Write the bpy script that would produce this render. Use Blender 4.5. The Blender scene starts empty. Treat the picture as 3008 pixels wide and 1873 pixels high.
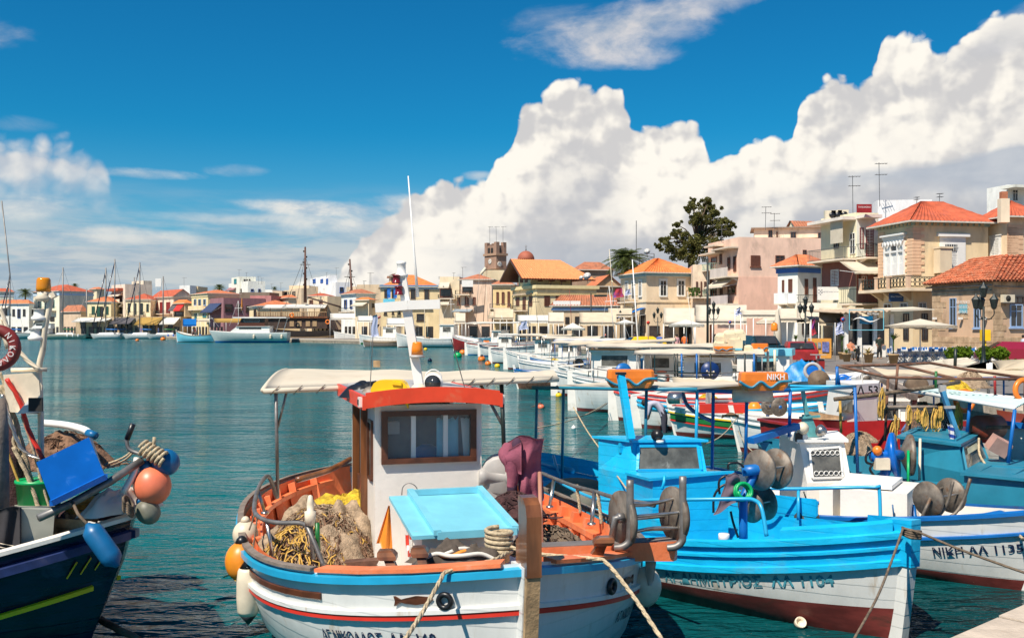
import bpy, math, random
from math import sin, cos, pi, radians, hypot, atan2, sqrt
from mathutils import Vector as Vc,Matrix,noise as mnoise
R=radians
random.seed(7)
scn=bpy.context.scene
COL=scn.collection
# ---------------------------- camera
CAMZ,FPX,CX,HY=3.0,2924.0,1504.0,962.0
cam_d=bpy.data.cameras.new('camera'); cam=bpy.data.objects.new('camera',cam_d); COL.objects.link(cam)
cam.location=(0,0,CAMZ); cam.rotation_euler=(R(90),0,0)
cam_d.sensor_width=36; cam_d.lens=36*FPX/3008; cam_d.shift_y=(HY-936.5)/3008
cam_d.clip_start=0.1; cam_d.clip_end=20000
scn.camera=cam
# ---------------------------- colour management
vs=scn.view_settings; vs.view_transform='Standard'; vs.look='None'; vs.gamma=1; vs.use_curve_mapping=False
vs.exposure=0.42
try:
 scn.cycles.max_bounces=8; scn.cycles.transparent_max_bounces=12; scn.cycles.caustics_reflective=False
except Exception:pass
# ---------------------------- sun
SUN_EL,SUN_AZ=R(54),R(180+36)
SD=Vc((sin(SUN_AZ)*cos(SUN_EL),cos(SUN_AZ)*cos(SUN_EL),sin(SUN_EL)))
sun_d=bpy.data.lights.new('sun','SUN'); sun=bpy.data.objects.new('sun',sun_d); COL.objects.link(sun)
sun_d.energy=5.0; sun_d.angle=R(0.5); sun_d.color=(1.0,0.91,0.78)
sun.rotation_euler=SD.to_track_quat('Z','Y').to_euler(); sun.location=(0,0,60)
# ---------------------------- node expressions
class NX:
 """a socket with arithmetic"""
 def __init__(s,nt,sock):s.nt,s.s=nt,sock
 def _m(s,op,*a,clamp=False):
  n=s.nt.nodes.new('ShaderNodeMath'); n.operation=op; n.use_clamp=clamp
  for i,v in enumerate((s,)+a):
   if isinstance(v,NX):s.nt.links.new(v.s,n.inputs[i])
   else:n.inputs[i].default_value=v
  return NX(s.nt,n.outputs[0])
 def __add__(s,o):return s._m('ADD',o)
 def __radd__(s,o):return s._m('ADD',o)
 def __sub__(s,o):return s._m('SUBTRACT',o)
 def __rsub__(s,o):return(s*-1)+o
 def __mul__(s,o):return s._m('MULTIPLY',o)
 def __rmul__(s,o):return s._m('MULTIPLY',o)
 def __truediv__(s,o):return s._m('DIVIDE',o)
 def mx(s,o):return s._m('MAXIMUM',o)
 def mn(s,o):return s._m('MINIMUM',o)
 def ab(s):return s._m('ABSOLUTE')
 def pw(s,o):return s._m('POWER',o)
 def clamp(s):return s._m('ADD',0.0,clamp=True)
 def ss(s,a,b,lo=0.0,hi=1.0,kind='SMOOTHSTEP'):
  n=s.nt.nodes.new('ShaderNodeMapRange'); n.interpolation_type=kind
  s.nt.links.new(s.s,n.inputs[0])
  for i,v in zip((1,2,3,4),(a,b,lo,hi)):n.inputs[i].default_value=v
  return NX(s.nt,n.outputs[0])
def vec(nt,x,y,z=0.0):
 n=nt.nodes.new('ShaderNodeCombineXYZ')
 for i,v in enumerate((x,y,z)):
  if isinstance(v,NX):nt.links.new(v.s,n.inputs[i])
  else:n.inputs[i].default_value=v
 return NX(nt,n.outputs[0])
def sep(nt,v):
 n=nt.nodes.new('ShaderNodeSeparateXYZ'); nt.links.new(v.s,n.inputs[0])
 return[NX(nt,n.outputs[i])for i in range(3)]
def vscale(nt,v,xyz):
 n=nt.nodes.new('ShaderNodeVectorMath'); n.operation='MULTIPLY'; nt.links.new(v.s,n.inputs[0]); n.inputs[1].default_value=xyz
 return NX(nt,n.outputs[0])
def nnoise(nt,v,scale,detail=4,rough=0.5,dist=0.0,dim='3D',lac=2.0):
 n=nt.nodes.new('ShaderNodeTexNoise'); n.noise_dimensions=dim
 nt.links.new(v.s,n.inputs['Vector']); n.inputs['Scale'].default_value=scale; n.inputs['Detail'].default_value=detail
 n.inputs['Roughness'].default_value=rough; n.inputs['Distortion'].default_value=dist; n.inputs['Lacunarity'].default_value=lac
 return NX(nt,n.outputs[0])
def nvor(nt,v,scale,feature='SMOOTH_F1',smooth=0.5,dim='2D',detail=0.0):
 n=nt.nodes.new('ShaderNodeTexVoronoi'); n.voronoi_dimensions=dim; n.feature=feature
 nt.links.new(v.s,n.inputs['Vector']); n.inputs['Scale'].default_value=scale
 if feature=='SMOOTH_F1':n.inputs['Smoothness'].default_value=smooth
 if detail:n.inputs['Detail'].default_value=detail
 return NX(nt,n.outputs['Distance'])
def ncurve(nt,x,pts):
 """piecewise curve through (x, y) points given in real units"""
 xs=[p[0]for p in pts]; ys=[p[1]for p in pts]
 x0,x1,y0,y1=min(xs),max(xs),min(ys),max(ys)
 xn=(x-x0)*(1/(x1-x0))
 n=nt.nodes.new('ShaderNodeFloatCurve'); c=n.mapping.curves[0]
 for i,(a,b)in enumerate(pts):
  q=((a-x0)/(x1-x0),(b-y0)/(y1-y0))
  if i<2:c.points[i].location=q if i==0 else q
  else:c.points.new(*q)
 n.mapping.extend='HORIZONTAL'; n.mapping.update()
 nt.links.new(xn.clamp().s,n.inputs['Value'])
 return NX(nt,n.outputs[0])*(y1-y0)+y0
def nmix(nt,f,a,b,blend='MIX'):
 n=nt.nodes.new('ShaderNodeMix'); n.data_type='RGBA'; n.blend_type=blend
 if isinstance(f,NX):nt.links.new(f.s,n.inputs[0])
 else:n.inputs[0].default_value=f
 for i,v in((6,a),(7,b)):
  if isinstance(v,NX):nt.links.new(v.s,n.inputs[i])
  else:n.inputs[i].default_value=(*v[:3],1)
 return NX(nt,n.outputs[2])
 # ---------------------------- sky and clouds
def PXA(px,py):
 u,v=(px-CX)/FPX,(HY-py)/FPX
 return math.atan(u),atan2(v,sqrt(1+u*u))
def make_world():
 w=bpy.data.worlds.new('World'); scn.world=w; w.use_nodes=True
 w.cycles.sampling_method='NONE'
 nt=w.node_tree; nt.nodes.clear()
 out=nt.nodes.new('ShaderNodeOutputWorld'); bg=nt.nodes.new('ShaderNodeBackground'); nt.links.new(bg.outputs[0],out.inputs[0])
 sky=nt.nodes.new('ShaderNodeTexSky'); sky.sky_type='NISHITA'; sky.sun_disc=False
 sky.sun_elevation=SUN_EL; sky.sun_rotation=SUN_AZ; sky.air_density=1.0; sky.dust_density=0.25; sky.ozone_density=4.0; sky.altitude=0
 tc=nt.nodes.new('ShaderNodeTexCoord'); d=NX(nt,tc.outputs['Generated'])
 x,y,z=sep(nt,d)
 az=x._m('ARCTAN2',y); el=z._m('ARCSINE')
 tint=nt.nodes.new('ShaderNodeHueSaturation'); tint.inputs['Saturation'].default_value=1.22; tint.inputs['Value'].default_value=1.0
 nt.links.new(sky.outputs[0],tint.inputs['Color'])
 S=nmix(nt,1.0,NX(nt,tint.outputs[0]),(0.10,0.83,0.97),'MULTIPLY')
 K=1/0.10
 def c(r,g,b,k=1.0):return(r*K*k,g*K*k,b*K*k)
 Z=lambda v:PXA(1504,v)[1]
 # --- thin low layers toward the horizon
 p=vec(nt,az*1.0,el*5.0,0.3)
 n1=nnoise(nt,p,4.0,7,0.56,0.3)
 n2=nnoise(nt,vec(nt,az*1.0,el*7.0,4.3),9.0,6,0.6,0.2)
 hz=el.ss(0.30,0.02)
 lay=(n1*0.7+n2*0.3+hz*0.30).ss(0.60,0.80)*el.ss(0.15,0.06)
 layc=nmix(nt,(n2+el*1.2).ss(0.42,0.68),c(0.36,0.43,0.54),c(0.66,0.64,0.63))
 S=nmix(nt,el.ss(0.20,-0.01)*0.55,S,c(0.37,0.47,0.60))
 S=nmix(nt,lay*0.80,S,layc)
 # --- small soft clouds: (centre px, centre py, half width, half height, opacity, lit colour)
 wn=nnoise(nt,vec(nt,az,el*2.2,1.7),9.0,8,0.62,0.5)-0.5
 wn2=nnoise(nt,vec(nt,az,el*2.0,7.7),26.0,6,0.6,0.3)-0.5
 def puff(cx,cy,hw,hh,op,tilt=0.0,soft=0.75,amp=1.6):
  a0,e0=PXA(cx,cy); hwa,hha=hw/FPX*cos(a0)**2,hh/FPX*cos(a0)
  da,de=az-a0,el-e0
  de=de-da*tilt
  r=((da*(1/hwa)).pw(2.0)+(de*(1/hha)).pw(2.0))
  return(1.0-r*0.55+wn*amp*1.35+wn2*amp*0.5).ss(0.05,soft+0.65)*op
 for q in((1790,95,250,62,0.85,0.10),(1790,165,170,34,0.7,0.02),(2010,25,300,34,0.5,0.18),(1620,60,120,42,0.35,0.1),(-250,90,300,60,0.5,0.05)):
  m=puff(*q); S=nmix(nt,m,S,nmix(nt,(wn2+wn*0.5+el*0.0).ss(-0.2,0.25),c(0.50,0.54,0.60),c(0.83,0.77,0.73)))
 for q in((430,510,140,15,0.5,0.0),(690,500,85,18,0.38,0.0),(960,612,240,20,0.9,-0.02,0.6,1.3),(1100,660,260,40,0.85,-0.04,0.7,1.5),(1230,600,170,26,0.7,0.0),(70,610,150,40,0.7,0.12),(60,365,90,20,0.15,0.0),(330,690,160,26,0.6),(80,700,120,24,0.6),(1400,515,40,12,0.5),(260,830,40,34,0.65),(520,700,60,20,0.4),(2960,60,60,16,0.4),(640,640,200,14,0.35)):
  m=puff(*q); S=nmix(nt,m,S,nmix(nt,(wn2*1.3+wn).ss(-0.25,0.2),c(0.56,0.60,0.65),c(0.88,0.84,0.77)))
  # --- cumulus: height above its outline, billowed
 def billow_group():
  g=bpy.data.node_groups.new('cumulus_billows','ShaderNodeTree')
  g.interface.new_socket('P',in_out='INPUT',socket_type='NodeSocketVector')
  g.interface.new_socket('H',in_out='OUTPUT',socket_type='NodeSocketFloat')
  gi=g.nodes.new('NodeGroupInput'); go=g.nodes.new('NodeGroupOutput')
  P0=NX(g,gi.outputs[0]); a,e,_=sep(g,P0)
  w1=nnoise(g,P0,12.0,4,0.6)-0.5; w2=nnoise(g,vec(g,a+3.1,e+1.7,0.0),12.0,4,0.6)-0.5
  P1=vec(g,a+w1*0.05,e+w2*0.05,0.0)
  b1=nvor(g,P1,9.5,'F1'); b2=nvor(g,P1,23.0,'F1'); b3=nvor(g,P1,60.0,'F1')
  f=nnoise(g,P1,30.0,5,0.62)-0.5
  h=0.98-(b1*0.60+b2*0.62+b3*0.42)+f*0.45
  g.interface.new_socket('B',in_out='OUTPUT',socket_type='NodeSocketFloat')
  g.links.new(h.s,go.inputs[0]); g.links.new((b1*-1.0+w1*1.6).s,go.inputs[1])
  return g
 BG=billow_group()
 def billow(P):
  n=nt.nodes.new('ShaderNodeGroup'); n.node_tree=BG; nt.links.new(P.s,n.inputs[0]); return NX(nt,n.outputs[0]),NX(nt,n.outputs[1])
 def cumulus(outline,amp,off,lit,mid,shade,base_el=None,opacity=1.0,grey=1.0,edge=0.006,low=0.0):
  nonlocal S
  pts=[PXA(px*1.2389,py*1.2389)for px,py in outline]
  D=[]
  for k in(0,1):
   a,e=az-0.0085*k,el+0.011*k
   h,B=billow(vec(nt,a+off,e,0.0))
   top=ncurve(nt,a,pts)
   D.append(((top-e)+(h-0.26)*amp,h,top-e,B))
  dens,h0,dep,B0=D[0]
  m=dens.ss(0.0,edge)
  if base_el is not None:m=m*(el+(h0-0.4)*0.03).ss(base_el-0.02,base_el+0.025)
  lightg=((D[0][1]-D[1][1])*0.75+(B0-D[1][3])*1.6-dep*0.7).ss(-0.42,0.26)
  big=nnoise(nt,vec(nt,az+off,el*1.6,2.0),7.5,5,0.55,0.3)
  greyf=((big-0.5)*2.2+dep*4.5*grey-0.40).ss(0.0,0.8)
  calm=dep.ss(0.05,0.22)*0.5; lightg=lightg*(1.0-calm)+calm*0.6
  col=nmix(nt,lightg,mid,lit)
  col=nmix(nt,greyf*0.85,col,nmix(nt,lightg*0.6+(big-0.4)*0.6,shade,mid))
  S=nmix(nt,m*opacity,S,col)
 LIT,MID,SHD=c(1.0,0.95,0.86),c(0.63,0.62,0.62),c(0.40,0.43,0.50)
 cumulus([(-600,420),(-300,330),(0,335),(60,330),(130,322),(190,345),(235,352),(250,372),(268,430),(330,500),(470,600)],0.034,5.0,c(0.86,0.82,0.77),c(0.58,0.60,0.64),c(0.36,0.45,0.56),base_el=Z(600),opacity=0.85,grey=2.0,edge=0.022)
 main=[(560,800),(700,690),(800,640),(860,560),(930,500),(1000,440),(1060,425),(1150,415),(1178,372),(1215,320),(1238,262),(1290,222),(1340,205),(1400,208),(1450,212),(1488,250),(1510,282),(1560,280),(1620,285),(1662,305),(1692,348),(1740,338),(1820,322),(1870,318),(1886,280),(1902,235),(1945,210),(1990,208),(2040,190),(2076,160),(2084,110),(2120,82),(2160,78),(2200,95),(2228,125),(2262,120),(2320,75),(2370,42),(2450,20),(2600,60),(2800,240),(3100,420),(3500,640)]
 cumulus(main,0.027,0.0,LIT,MID,SHD,grey=1.3)
 # --- a nearer grey shelf of cloud in front of the cumulus, low on the right
 sn=(nnoise(nt,vec(nt,az,el*3.0,9.0),8.0,7,0.58,0.3)-0.5)
 toplin=ncurve(nt,az,[PXA(1500,720),PXA(1900,640),PXA(2150,600),PXA(2300,555),PXA(2480,500),PXA(2700,480),PXA(3008,415),PXA(3600,380)])
 botlin=ncurve(nt,az,[PXA(1500,720),PXA(1900,650),PXA(2150,615),PXA(2300,575),PXA(2480,560),PXA(2700,565),PXA(3008,590),PXA(3600,600)])
 shelf=(toplin-el+sn*0.035).ss(0.0,0.010)*(el-botlin+sn*0.05).ss(-0.012,0.02)
 S=nmix(nt,shelf*0.88,S,nmix(nt,(sn+wn2*0.5).ss(-0.2,0.25),c(0.38,0.44,0.53),c(0.52,0.56,0.62)))
 low=el.ss(Z(560),Z(860))*az.ss(-0.12,0.05)
 S=nmix(nt,low*(sn+wn2*0.4).ss(-0.16,0.10)*0.8,S,c(0.43,0.48,0.55))
 for q in((2900,150,150,36,0.7,0.25),(2960,100,90,50,0.6,0.5),(2600,560,200,16,0.4,0.05)):
  m=puff(*q); S=nmix(nt,m,S,nmix(nt,(wn2+wn).ss(-0.3,0.2),c(0.47,0.49,0.53),c(0.62,0.62,0.64)))
 S=nmix(nt,z.ss(-0.002,-0.02),S,c(0.05,0.13,0.17))
 nt.links.new(S.s,bg.inputs[0]); bg.inputs[1].default_value=0.076
make_world()
# ============================ mesh building
def P(px,py,Y):return Vc(((px-CX)/FPX*Y,Y,CAMZ-(py-HY)/FPX*Y))
def PZ(px,py,z):
 Y=(CAMZ-z)*FPX/(py-HY); return Vc(((px-CX)/FPX*Y,Y,z))
_RG={1:(0,720,4.048),2:(500,720,4.048),3:(1000,680,3.978),4:(1450,650,3.688),5:(1900,550,3.36),6:(2350,500,2.606),7:(1350,900,2.858),8:(2100,900,2.675),11:(0,900,1.5533),12:(640,1000,1.7316),13:(1000,1000,3.024),14:(1300,1350,2.891),15:(1550,1050,2.749),16:(2250,1050,2.749),17:(1900,1400,2.192),0:(0,0,1/1.2389)}
def px(r,X,Y):a,b,k=_RG[r]; return(a+X/k,b+Y/k)
TH={}
_mats={}
def lin(c):
 if isinstance(c,str):
  c=c.lstrip('#'); c=tuple(int(c[i:i+2],16)/255 for i in(0,2,4))
  return tuple((v/12.92 if v<=0.04045 else((v+0.055)/1.055)**2.4)for v in c)
 return c
def mat(name,col,rough=0.55,var=0.12,vs=2.5,metal=0.0,bump=0.0,bs=40.0,spec=0.5,dirt=None,dirt_amt=0.5,dirt_s=1.2,stretch=(1,1,1),alpha=None,coat=0.0,seams=0.0):
 """paint, metal, cloth ...: base colour broken up by noise, optional patches of wear in a second colour, fine relief"""
 if name in _mats:return _mats[name]
 col=lin(col)
 m=bpy.data.materials.new(name); m.use_nodes=True; nt=m.node_tree; b=nt.nodes['Principled BSDF']
 b.inputs['Roughness'].default_value=rough; b.inputs['Metallic'].default_value=metal
 b.inputs['Specular IOR Level'].default_value=spec
 if coat:b.inputs['Coat Weight'].default_value=coat
 tc=nt.nodes.new('ShaderNodeTexCoord'); v=NX(nt,tc.outputs['Object'])
 if stretch!=(1,1,1):v=vscale(nt,v,stretch)
 base=(*col,1); src=None
 if var:
  n=nnoise(nt,v,vs,4,0.6)
  src=nmix(nt,n.ss(0.3,0.7),tuple(c*(1-var)for c in col),tuple(min(0.93,c*(1+var*0.8))for c in col))
 if dirt is not None:
  n=nnoise(nt,v,dirt_s,6,0.65,0.4)
  src=nmix(nt,n.ss(0.62-dirt_amt*0.25,0.80-dirt_amt*0.15),src if src else col,lin(dirt))
 if src:nt.links.new(src.s,b.inputs['Base Color'])
 else:b.inputs['Base Color'].default_value=base
 if bump:
  n=nnoise(nt,v,bs,3,0.6)
  if seams:zz=sep(nt,NX(nt,tc.outputs['Object']))[2]; n=n+((zz+n*.01)*8.0)._m('FRACT').ss(0.0,.12)*seams
  bn=nt.nodes.new('ShaderNodeBump'); bn.inputs['Strength'].default_value=bump; bn.inputs['Distance'].default_value=0.02
  nt.links.new(n.s,bn.inputs['Height']); nt.links.new(bn.outputs[0],b.inputs['Normal'])
 if alpha is not None:b.inputs['Alpha'].default_value=alpha
 m.diffuse_color=base
 _mats[name]=m; return m
def cloth_mat(name,col,trl=0.35,**k):
 """thin canvas that lets some light through"""
 if name in _mats:return _mats[name]
 m=mat(name,col,rough=0.85,spec=0.15,**k); nt=m.node_tree; b=nt.nodes['Principled BSDF']; o=nt.nodes['Material Output']
 t=nt.nodes.new('ShaderNodeBsdfTranslucent'); t.inputs[0].default_value=(*lin(col),1); mx=nt.nodes.new('ShaderNodeMixShader'); mx.inputs[0].default_value=trl
 nt.links.new(b.outputs[0],mx.inputs[1]); nt.links.new(t.outputs[0],mx.inputs[2]); nt.links.new(mx.outputs[0],o.inputs[0])
 return m
def frame_of(d):
 d=d.normalized(); u=Vc((0,0,1))if abs(d.z)<0.95 else Vc((1,0,0))
 s=d.cross(u).normalized(); return s,s.cross(d).normalized()
class MB:
 DEF=None
 def __init__(s):s.v=[]; s.f=[]; s.fm=[]; s.sm=[]; s.m=0; s.M=MB.DEF
 def _add(s,vs_,fs,smooth=False):
  k=len(s.v)
  s.v.extend([(s.M@Vc(q))if s.M else Vc(q)for q in vs_])
  for f in fs:s.f.append([k+i for i in f]); s.fm.append(s.m); s.sm.append(smooth)
  return s
 def quad(s,a,b,c,d):return s._add([a,b,c,d],[(0,1,2,3)])
 def poly(s,pts):return s._add(pts,[tuple(range(len(pts)))])
 def box(s,c,size,rz=0.0,rot=None,top=1.0):
  x,y,z=(q/2 for q in size); M=(rot if rot is not None else Matrix.Rotation(rz,3,'Z')); c=Vc(c)
  vv=[c+M@Vc((sx*x*(top if sz>0 else 1),sy*y*(top if sz>0 else 1),sz*z))for sz in(-1,1)for sx,sy in((-1,-1),(1,-1),(1,1),(-1,1))]
  return s._add(vv,[(3,2,1,0),(4,5,6,7),(0,1,5,4),(1,2,6,5),(2,3,7,6),(3,0,4,7)])
 def hexa(s,lo,hi):
  return s._add(list(lo)+list(hi),[(3,2,1,0),(4,5,6,7),(0,1,5,4),(1,2,6,5),(2,3,7,6),(3,0,4,7)])
 def prism(s,pts,h):
  h=Vc(h); n=len(pts); pts=[Vc(q)for q in pts]
  return s._add(pts+[q+h for q in pts],[tuple(range(n))[::-1],tuple(range(n,2*n))]+[(i,(i+1)%n,n+(i+1)%n,n+i)for i in range(n)])
 def tube(s,pts,r,n=6,caps=True,closed=False):
  pts=[Vc(q)for q in pts]; N=len(pts); rr=r if isinstance(r,(list,tuple))else[r]*N
  vv=[]; pu=None
  for i,q in enumerate(pts):
   if closed:d=pts[(i+1)%N]-pts[i-1]
   else:d=pts[min(i+1,N-1)]-pts[max(i-1,0)]
   if d.length<1e-7:d=Vc((0,0,1))
   d.normalize()
   if pu is None:a,b=frame_of(d)
   else:
    a=(pu-d*pu.dot(d))
    a=a.normalized()if a.length>1e-5 else frame_of(d)[0]
    b=a.cross(d).normalized()
   pu=a
   vv+=[q+(a*cos(2*pi*j/n)+b*sin(2*pi*j/n))*rr[i]for j in range(n)]
  fs=[(i*n+j,i*n+(j+1)%n,((i+1)%N)*n+(j+1)%n,((i+1)%N)*n+j)for i in range(N if closed else N-1)for j in range(n)]
  if caps and not closed:fs+=[tuple(range(n))[::-1],tuple((N-1)*n+j for j in range(n))]
  return s._add(vv,fs,n>4)
 def bar(s,a,b,w,h=None,up=None):
  a,b=Vc(a),Vc(b); h=h or w; d=(b-a).normalized()
  if up is None:sd,u=frame_of(d)
  else:sd=d.cross(Vc(up)).normalized(); u=sd.cross(d).normalized()
  R4=[(sd*x*w/2+u*y*h/2)for x,y in((-1,-1),(1,-1),(1,1),(-1,1))]
  return s.hexa([a+q for q in R4],[b+q for q in R4])
 def lathe(s,prof,c=(0,0,0),n=12,axis=None,smooth=True):
  c=Vc(c); ax=Vc(axis).normalized()if axis is not None else Vc((0,0,1)); a,b=frame_of(ax)
  vv=[c+ax*h+(a*cos(2*pi*j/n)+b*sin(2*pi*j/n))*r for r,h in prof for j in range(n)]
  N=len(prof); fs=[(i*n+j,i*n+(j+1)%n,(i+1)*n+(j+1)%n,(i+1)*n+j)for i in range(N-1)for j in range(n)]
  if prof[0][0]>1e-4:fs.append(tuple(range(n))[::-1])
  if prof[-1][0]>1e-4:fs.append(tuple((N-1)*n+j for j in range(n)))
  return s._add(vv,fs,smooth)
 def ball(s,c,r,n=12,sz=1.0,axis=None):
  k=max(5,n//2+1); return s.lathe([(r*sin(pi*i/k)+1e-5,-r*sz*cos(pi*i/k))for i in range(k+1)],c,n,axis)
 def ring(s,c,R_,r,axis=(0,0,1),n=20,k=8,sy=1.0):
  a,b=frame_of(Vc(axis)); c=Vc(c)
  return s.tube([c+(a*cos(2*pi*j/n)+b*sin(2*pi*j/n)*sy)*R_ for j in range(n)],r,k,closed=True)
 def grid(s,fn,nu,nv,smooth=True):
  vv=[fn(i/nu,j/nv)for j in range(nv+1)for i in range(nu+1)]
  return s._add(vv,[(j*(nu+1)+i,j*(nu+1)+i+1,(j+1)*(nu+1)+i+1,(j+1)*(nu+1)+i)for j in range(nv)for i in range(nu)],smooth)
 def slab(s,fn,nu,nv,th,smooth=True):
  th=Vc(th)if not isinstance(th,(int,float))else Vc((0,0,-th))
  n0=len(s.v); s.grid(fn,nu,nv,smooth); s.grid(lambda u,v:Vc(fn(u,v))+th,nu,nv,smooth)
  W=nu+1; tot=W*(nv+1)
  edge=[(i,i+1)for i in range(nu)]+[(nu+j*W,nu+(j+1)*W)for j in range(nv)]+[(nv*W+i+1,nv*W+i)for i in range(nu)[::-1]]+[((j+1)*W,j*W)for j in range(nv)[::-1]]
  for a,b in edge:s.f.append([n0+a,n0+b,n0+b+tot,n0+a+tot]); s.fm.append(s.m); s.sm.append(False)
  return s
 def build(s,name,mats,parent=None,world=False,**props):
  me=bpy.data.meshes.new(name)
  V_=s.v
  if world and parent is not None:
   Mi=TH[parent.name].inverted(); V_=[Mi@q for q in V_]
  me.from_pydata([tuple(q)for q in V_],[],s.f)
  mats=mats if isinstance(mats,(list,tuple))else[mats]
  for m_ in mats:me.materials.append(m_)
  if len(mats)>1:me.polygons.foreach_set('material_index',[min(i,len(mats)-1)for i in s.fm])
  me.polygons.foreach_set('use_smooth',s.sm)
  me.update()
  o=bpy.data.objects.new(name,me); COL.objects.link(o)
  if parent is not None:o.parent=parent
  for k_,v_ in props.items():o[k_]=v_
  if parent is not None and parent.name in TH:TH[o.name]=TH[parent.name]
  return o
def thing(name,label,cat,loc=(0,0,0),rz=0.0,group=None,sc=1.0):
 o=bpy.data.objects.new(name,None); COL.objects.link(o); o.empty_display_size=0.3
 place(o,loc,rz,sc)
 o['label']=label; o['category']=cat
 if group:o['group']=group
 return o
def place(o,loc,rz=0.0,sc=1.0):
 o.location=loc; o.rotation_euler=(0,0,rz); o.scale=(sc,sc,sc)
 TH[o.name]=Matrix.Translation(Vc(loc))@Matrix.Rotation(rz,4,'Z')@Matrix.Scale(sc,4)
def tag(o,label,cat,group=None):
 o['label']=label; o['category']=cat
 if group:o['group']=group
 return o
def solo(name,mb,m,label,cat,group=None):
 xs=[q.x for q in mb.v]; ys=[q.y for q in mb.v]; zs=[q.z for q in mb.v]
 c=Vc(((min(xs)+max(xs))/2,(min(ys)+max(ys))/2,min(zs)))
 mb.v=[q-c for q in mb.v]; o=mb.build(name,m); o.location=c; TH[o.name]=Matrix.Translation(c)
 return tag(o,label,cat,group)
def struct(name,mb,m):return mb.build(name,m,kind='structure')
def kids(o):return[c for c in bpy.data.objects if c.parent==o]
_kidcache={}
def copy_thing(src,loc,rz,label,sc=1.0,group=None):
 def rec(o,par):
  c=o.copy(); COL.objects.link(c); c.parent=par
  if o.name not in _kidcache:_kidcache[o.name]=kids(o)
  for ch in _kidcache[o.name]:rec(ch,c)
  return c
 c=rec(src,None); c.parent=None; place(c,loc,rz,sc); c['label']=label
 if group:c['group']=group
 return c
def catenary(a,b,sag,n=10):
 a,b=Vc(a),Vc(b); return[a.lerp(b,i/n)-Vc((0,0,sag*4*(i/n)*(1-i/n)))for i in range(n+1)]
def spline(pts,n=6):
 pts=[Vc(q)for q in pts]; out=[]
 for i in range(len(pts)-1):
  p0,p1,p2,p3=pts[max(i-1,0)],pts[i],pts[i+1],pts[min(i+2,len(pts)-1)]
  for k in range(n):
   t=k/n; out.append(0.5*((2*p1)+(p2-p0)*t+(2*p0-5*p1+4*p2-p3)*t*t+(3*p1-p0-3*p2+p3)*t**3))
 out.append(pts[-1]); return out
def text_mesh(txt,size,extrude=0.0,bold=False):
 """flat letters as vertices and faces in the xy plane (x to the right, y up), centred on x"""
 cu=bpy.data.curves.new('t','FONT'); cu.body=txt; cu.size=size; cu.align_x='CENTER'; cu.extrude=extrude; cu.resolution_u=2
 if bold:cu.offset=size*0.02
 o=bpy.data.objects.new('t',cu); COL.objects.link(o); dg=bpy.context.evaluated_depsgraph_get(); dg.update()
 me=bpy.data.meshes.new_from_object(o.evaluated_get(dg)); vv=[v.co.copy()for v in me.vertices]; ff=[tuple(p.vertices)for p in me.polygons]
 bpy.data.objects.remove(o); bpy.data.curves.remove(cu); bpy.data.meshes.remove(me)
 return vv,ff
def letters(name,txt,size,fn,m,parent,world=False,bold=False,**kw):
 """letters laid on a surface: fn(x, y) -> point"""
 vv,ff=text_mesh(txt,size,0,bold); mb=MB(); mb._add([fn(q.x,q.y)for q in vv],ff)
 return mb.build(name,m,parent,world,**kw)
class _Mats(dict):
 def __getattr__(s,k):return s[k]
 __setattr__=dict.__setitem__
M=_Mats()
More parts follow.
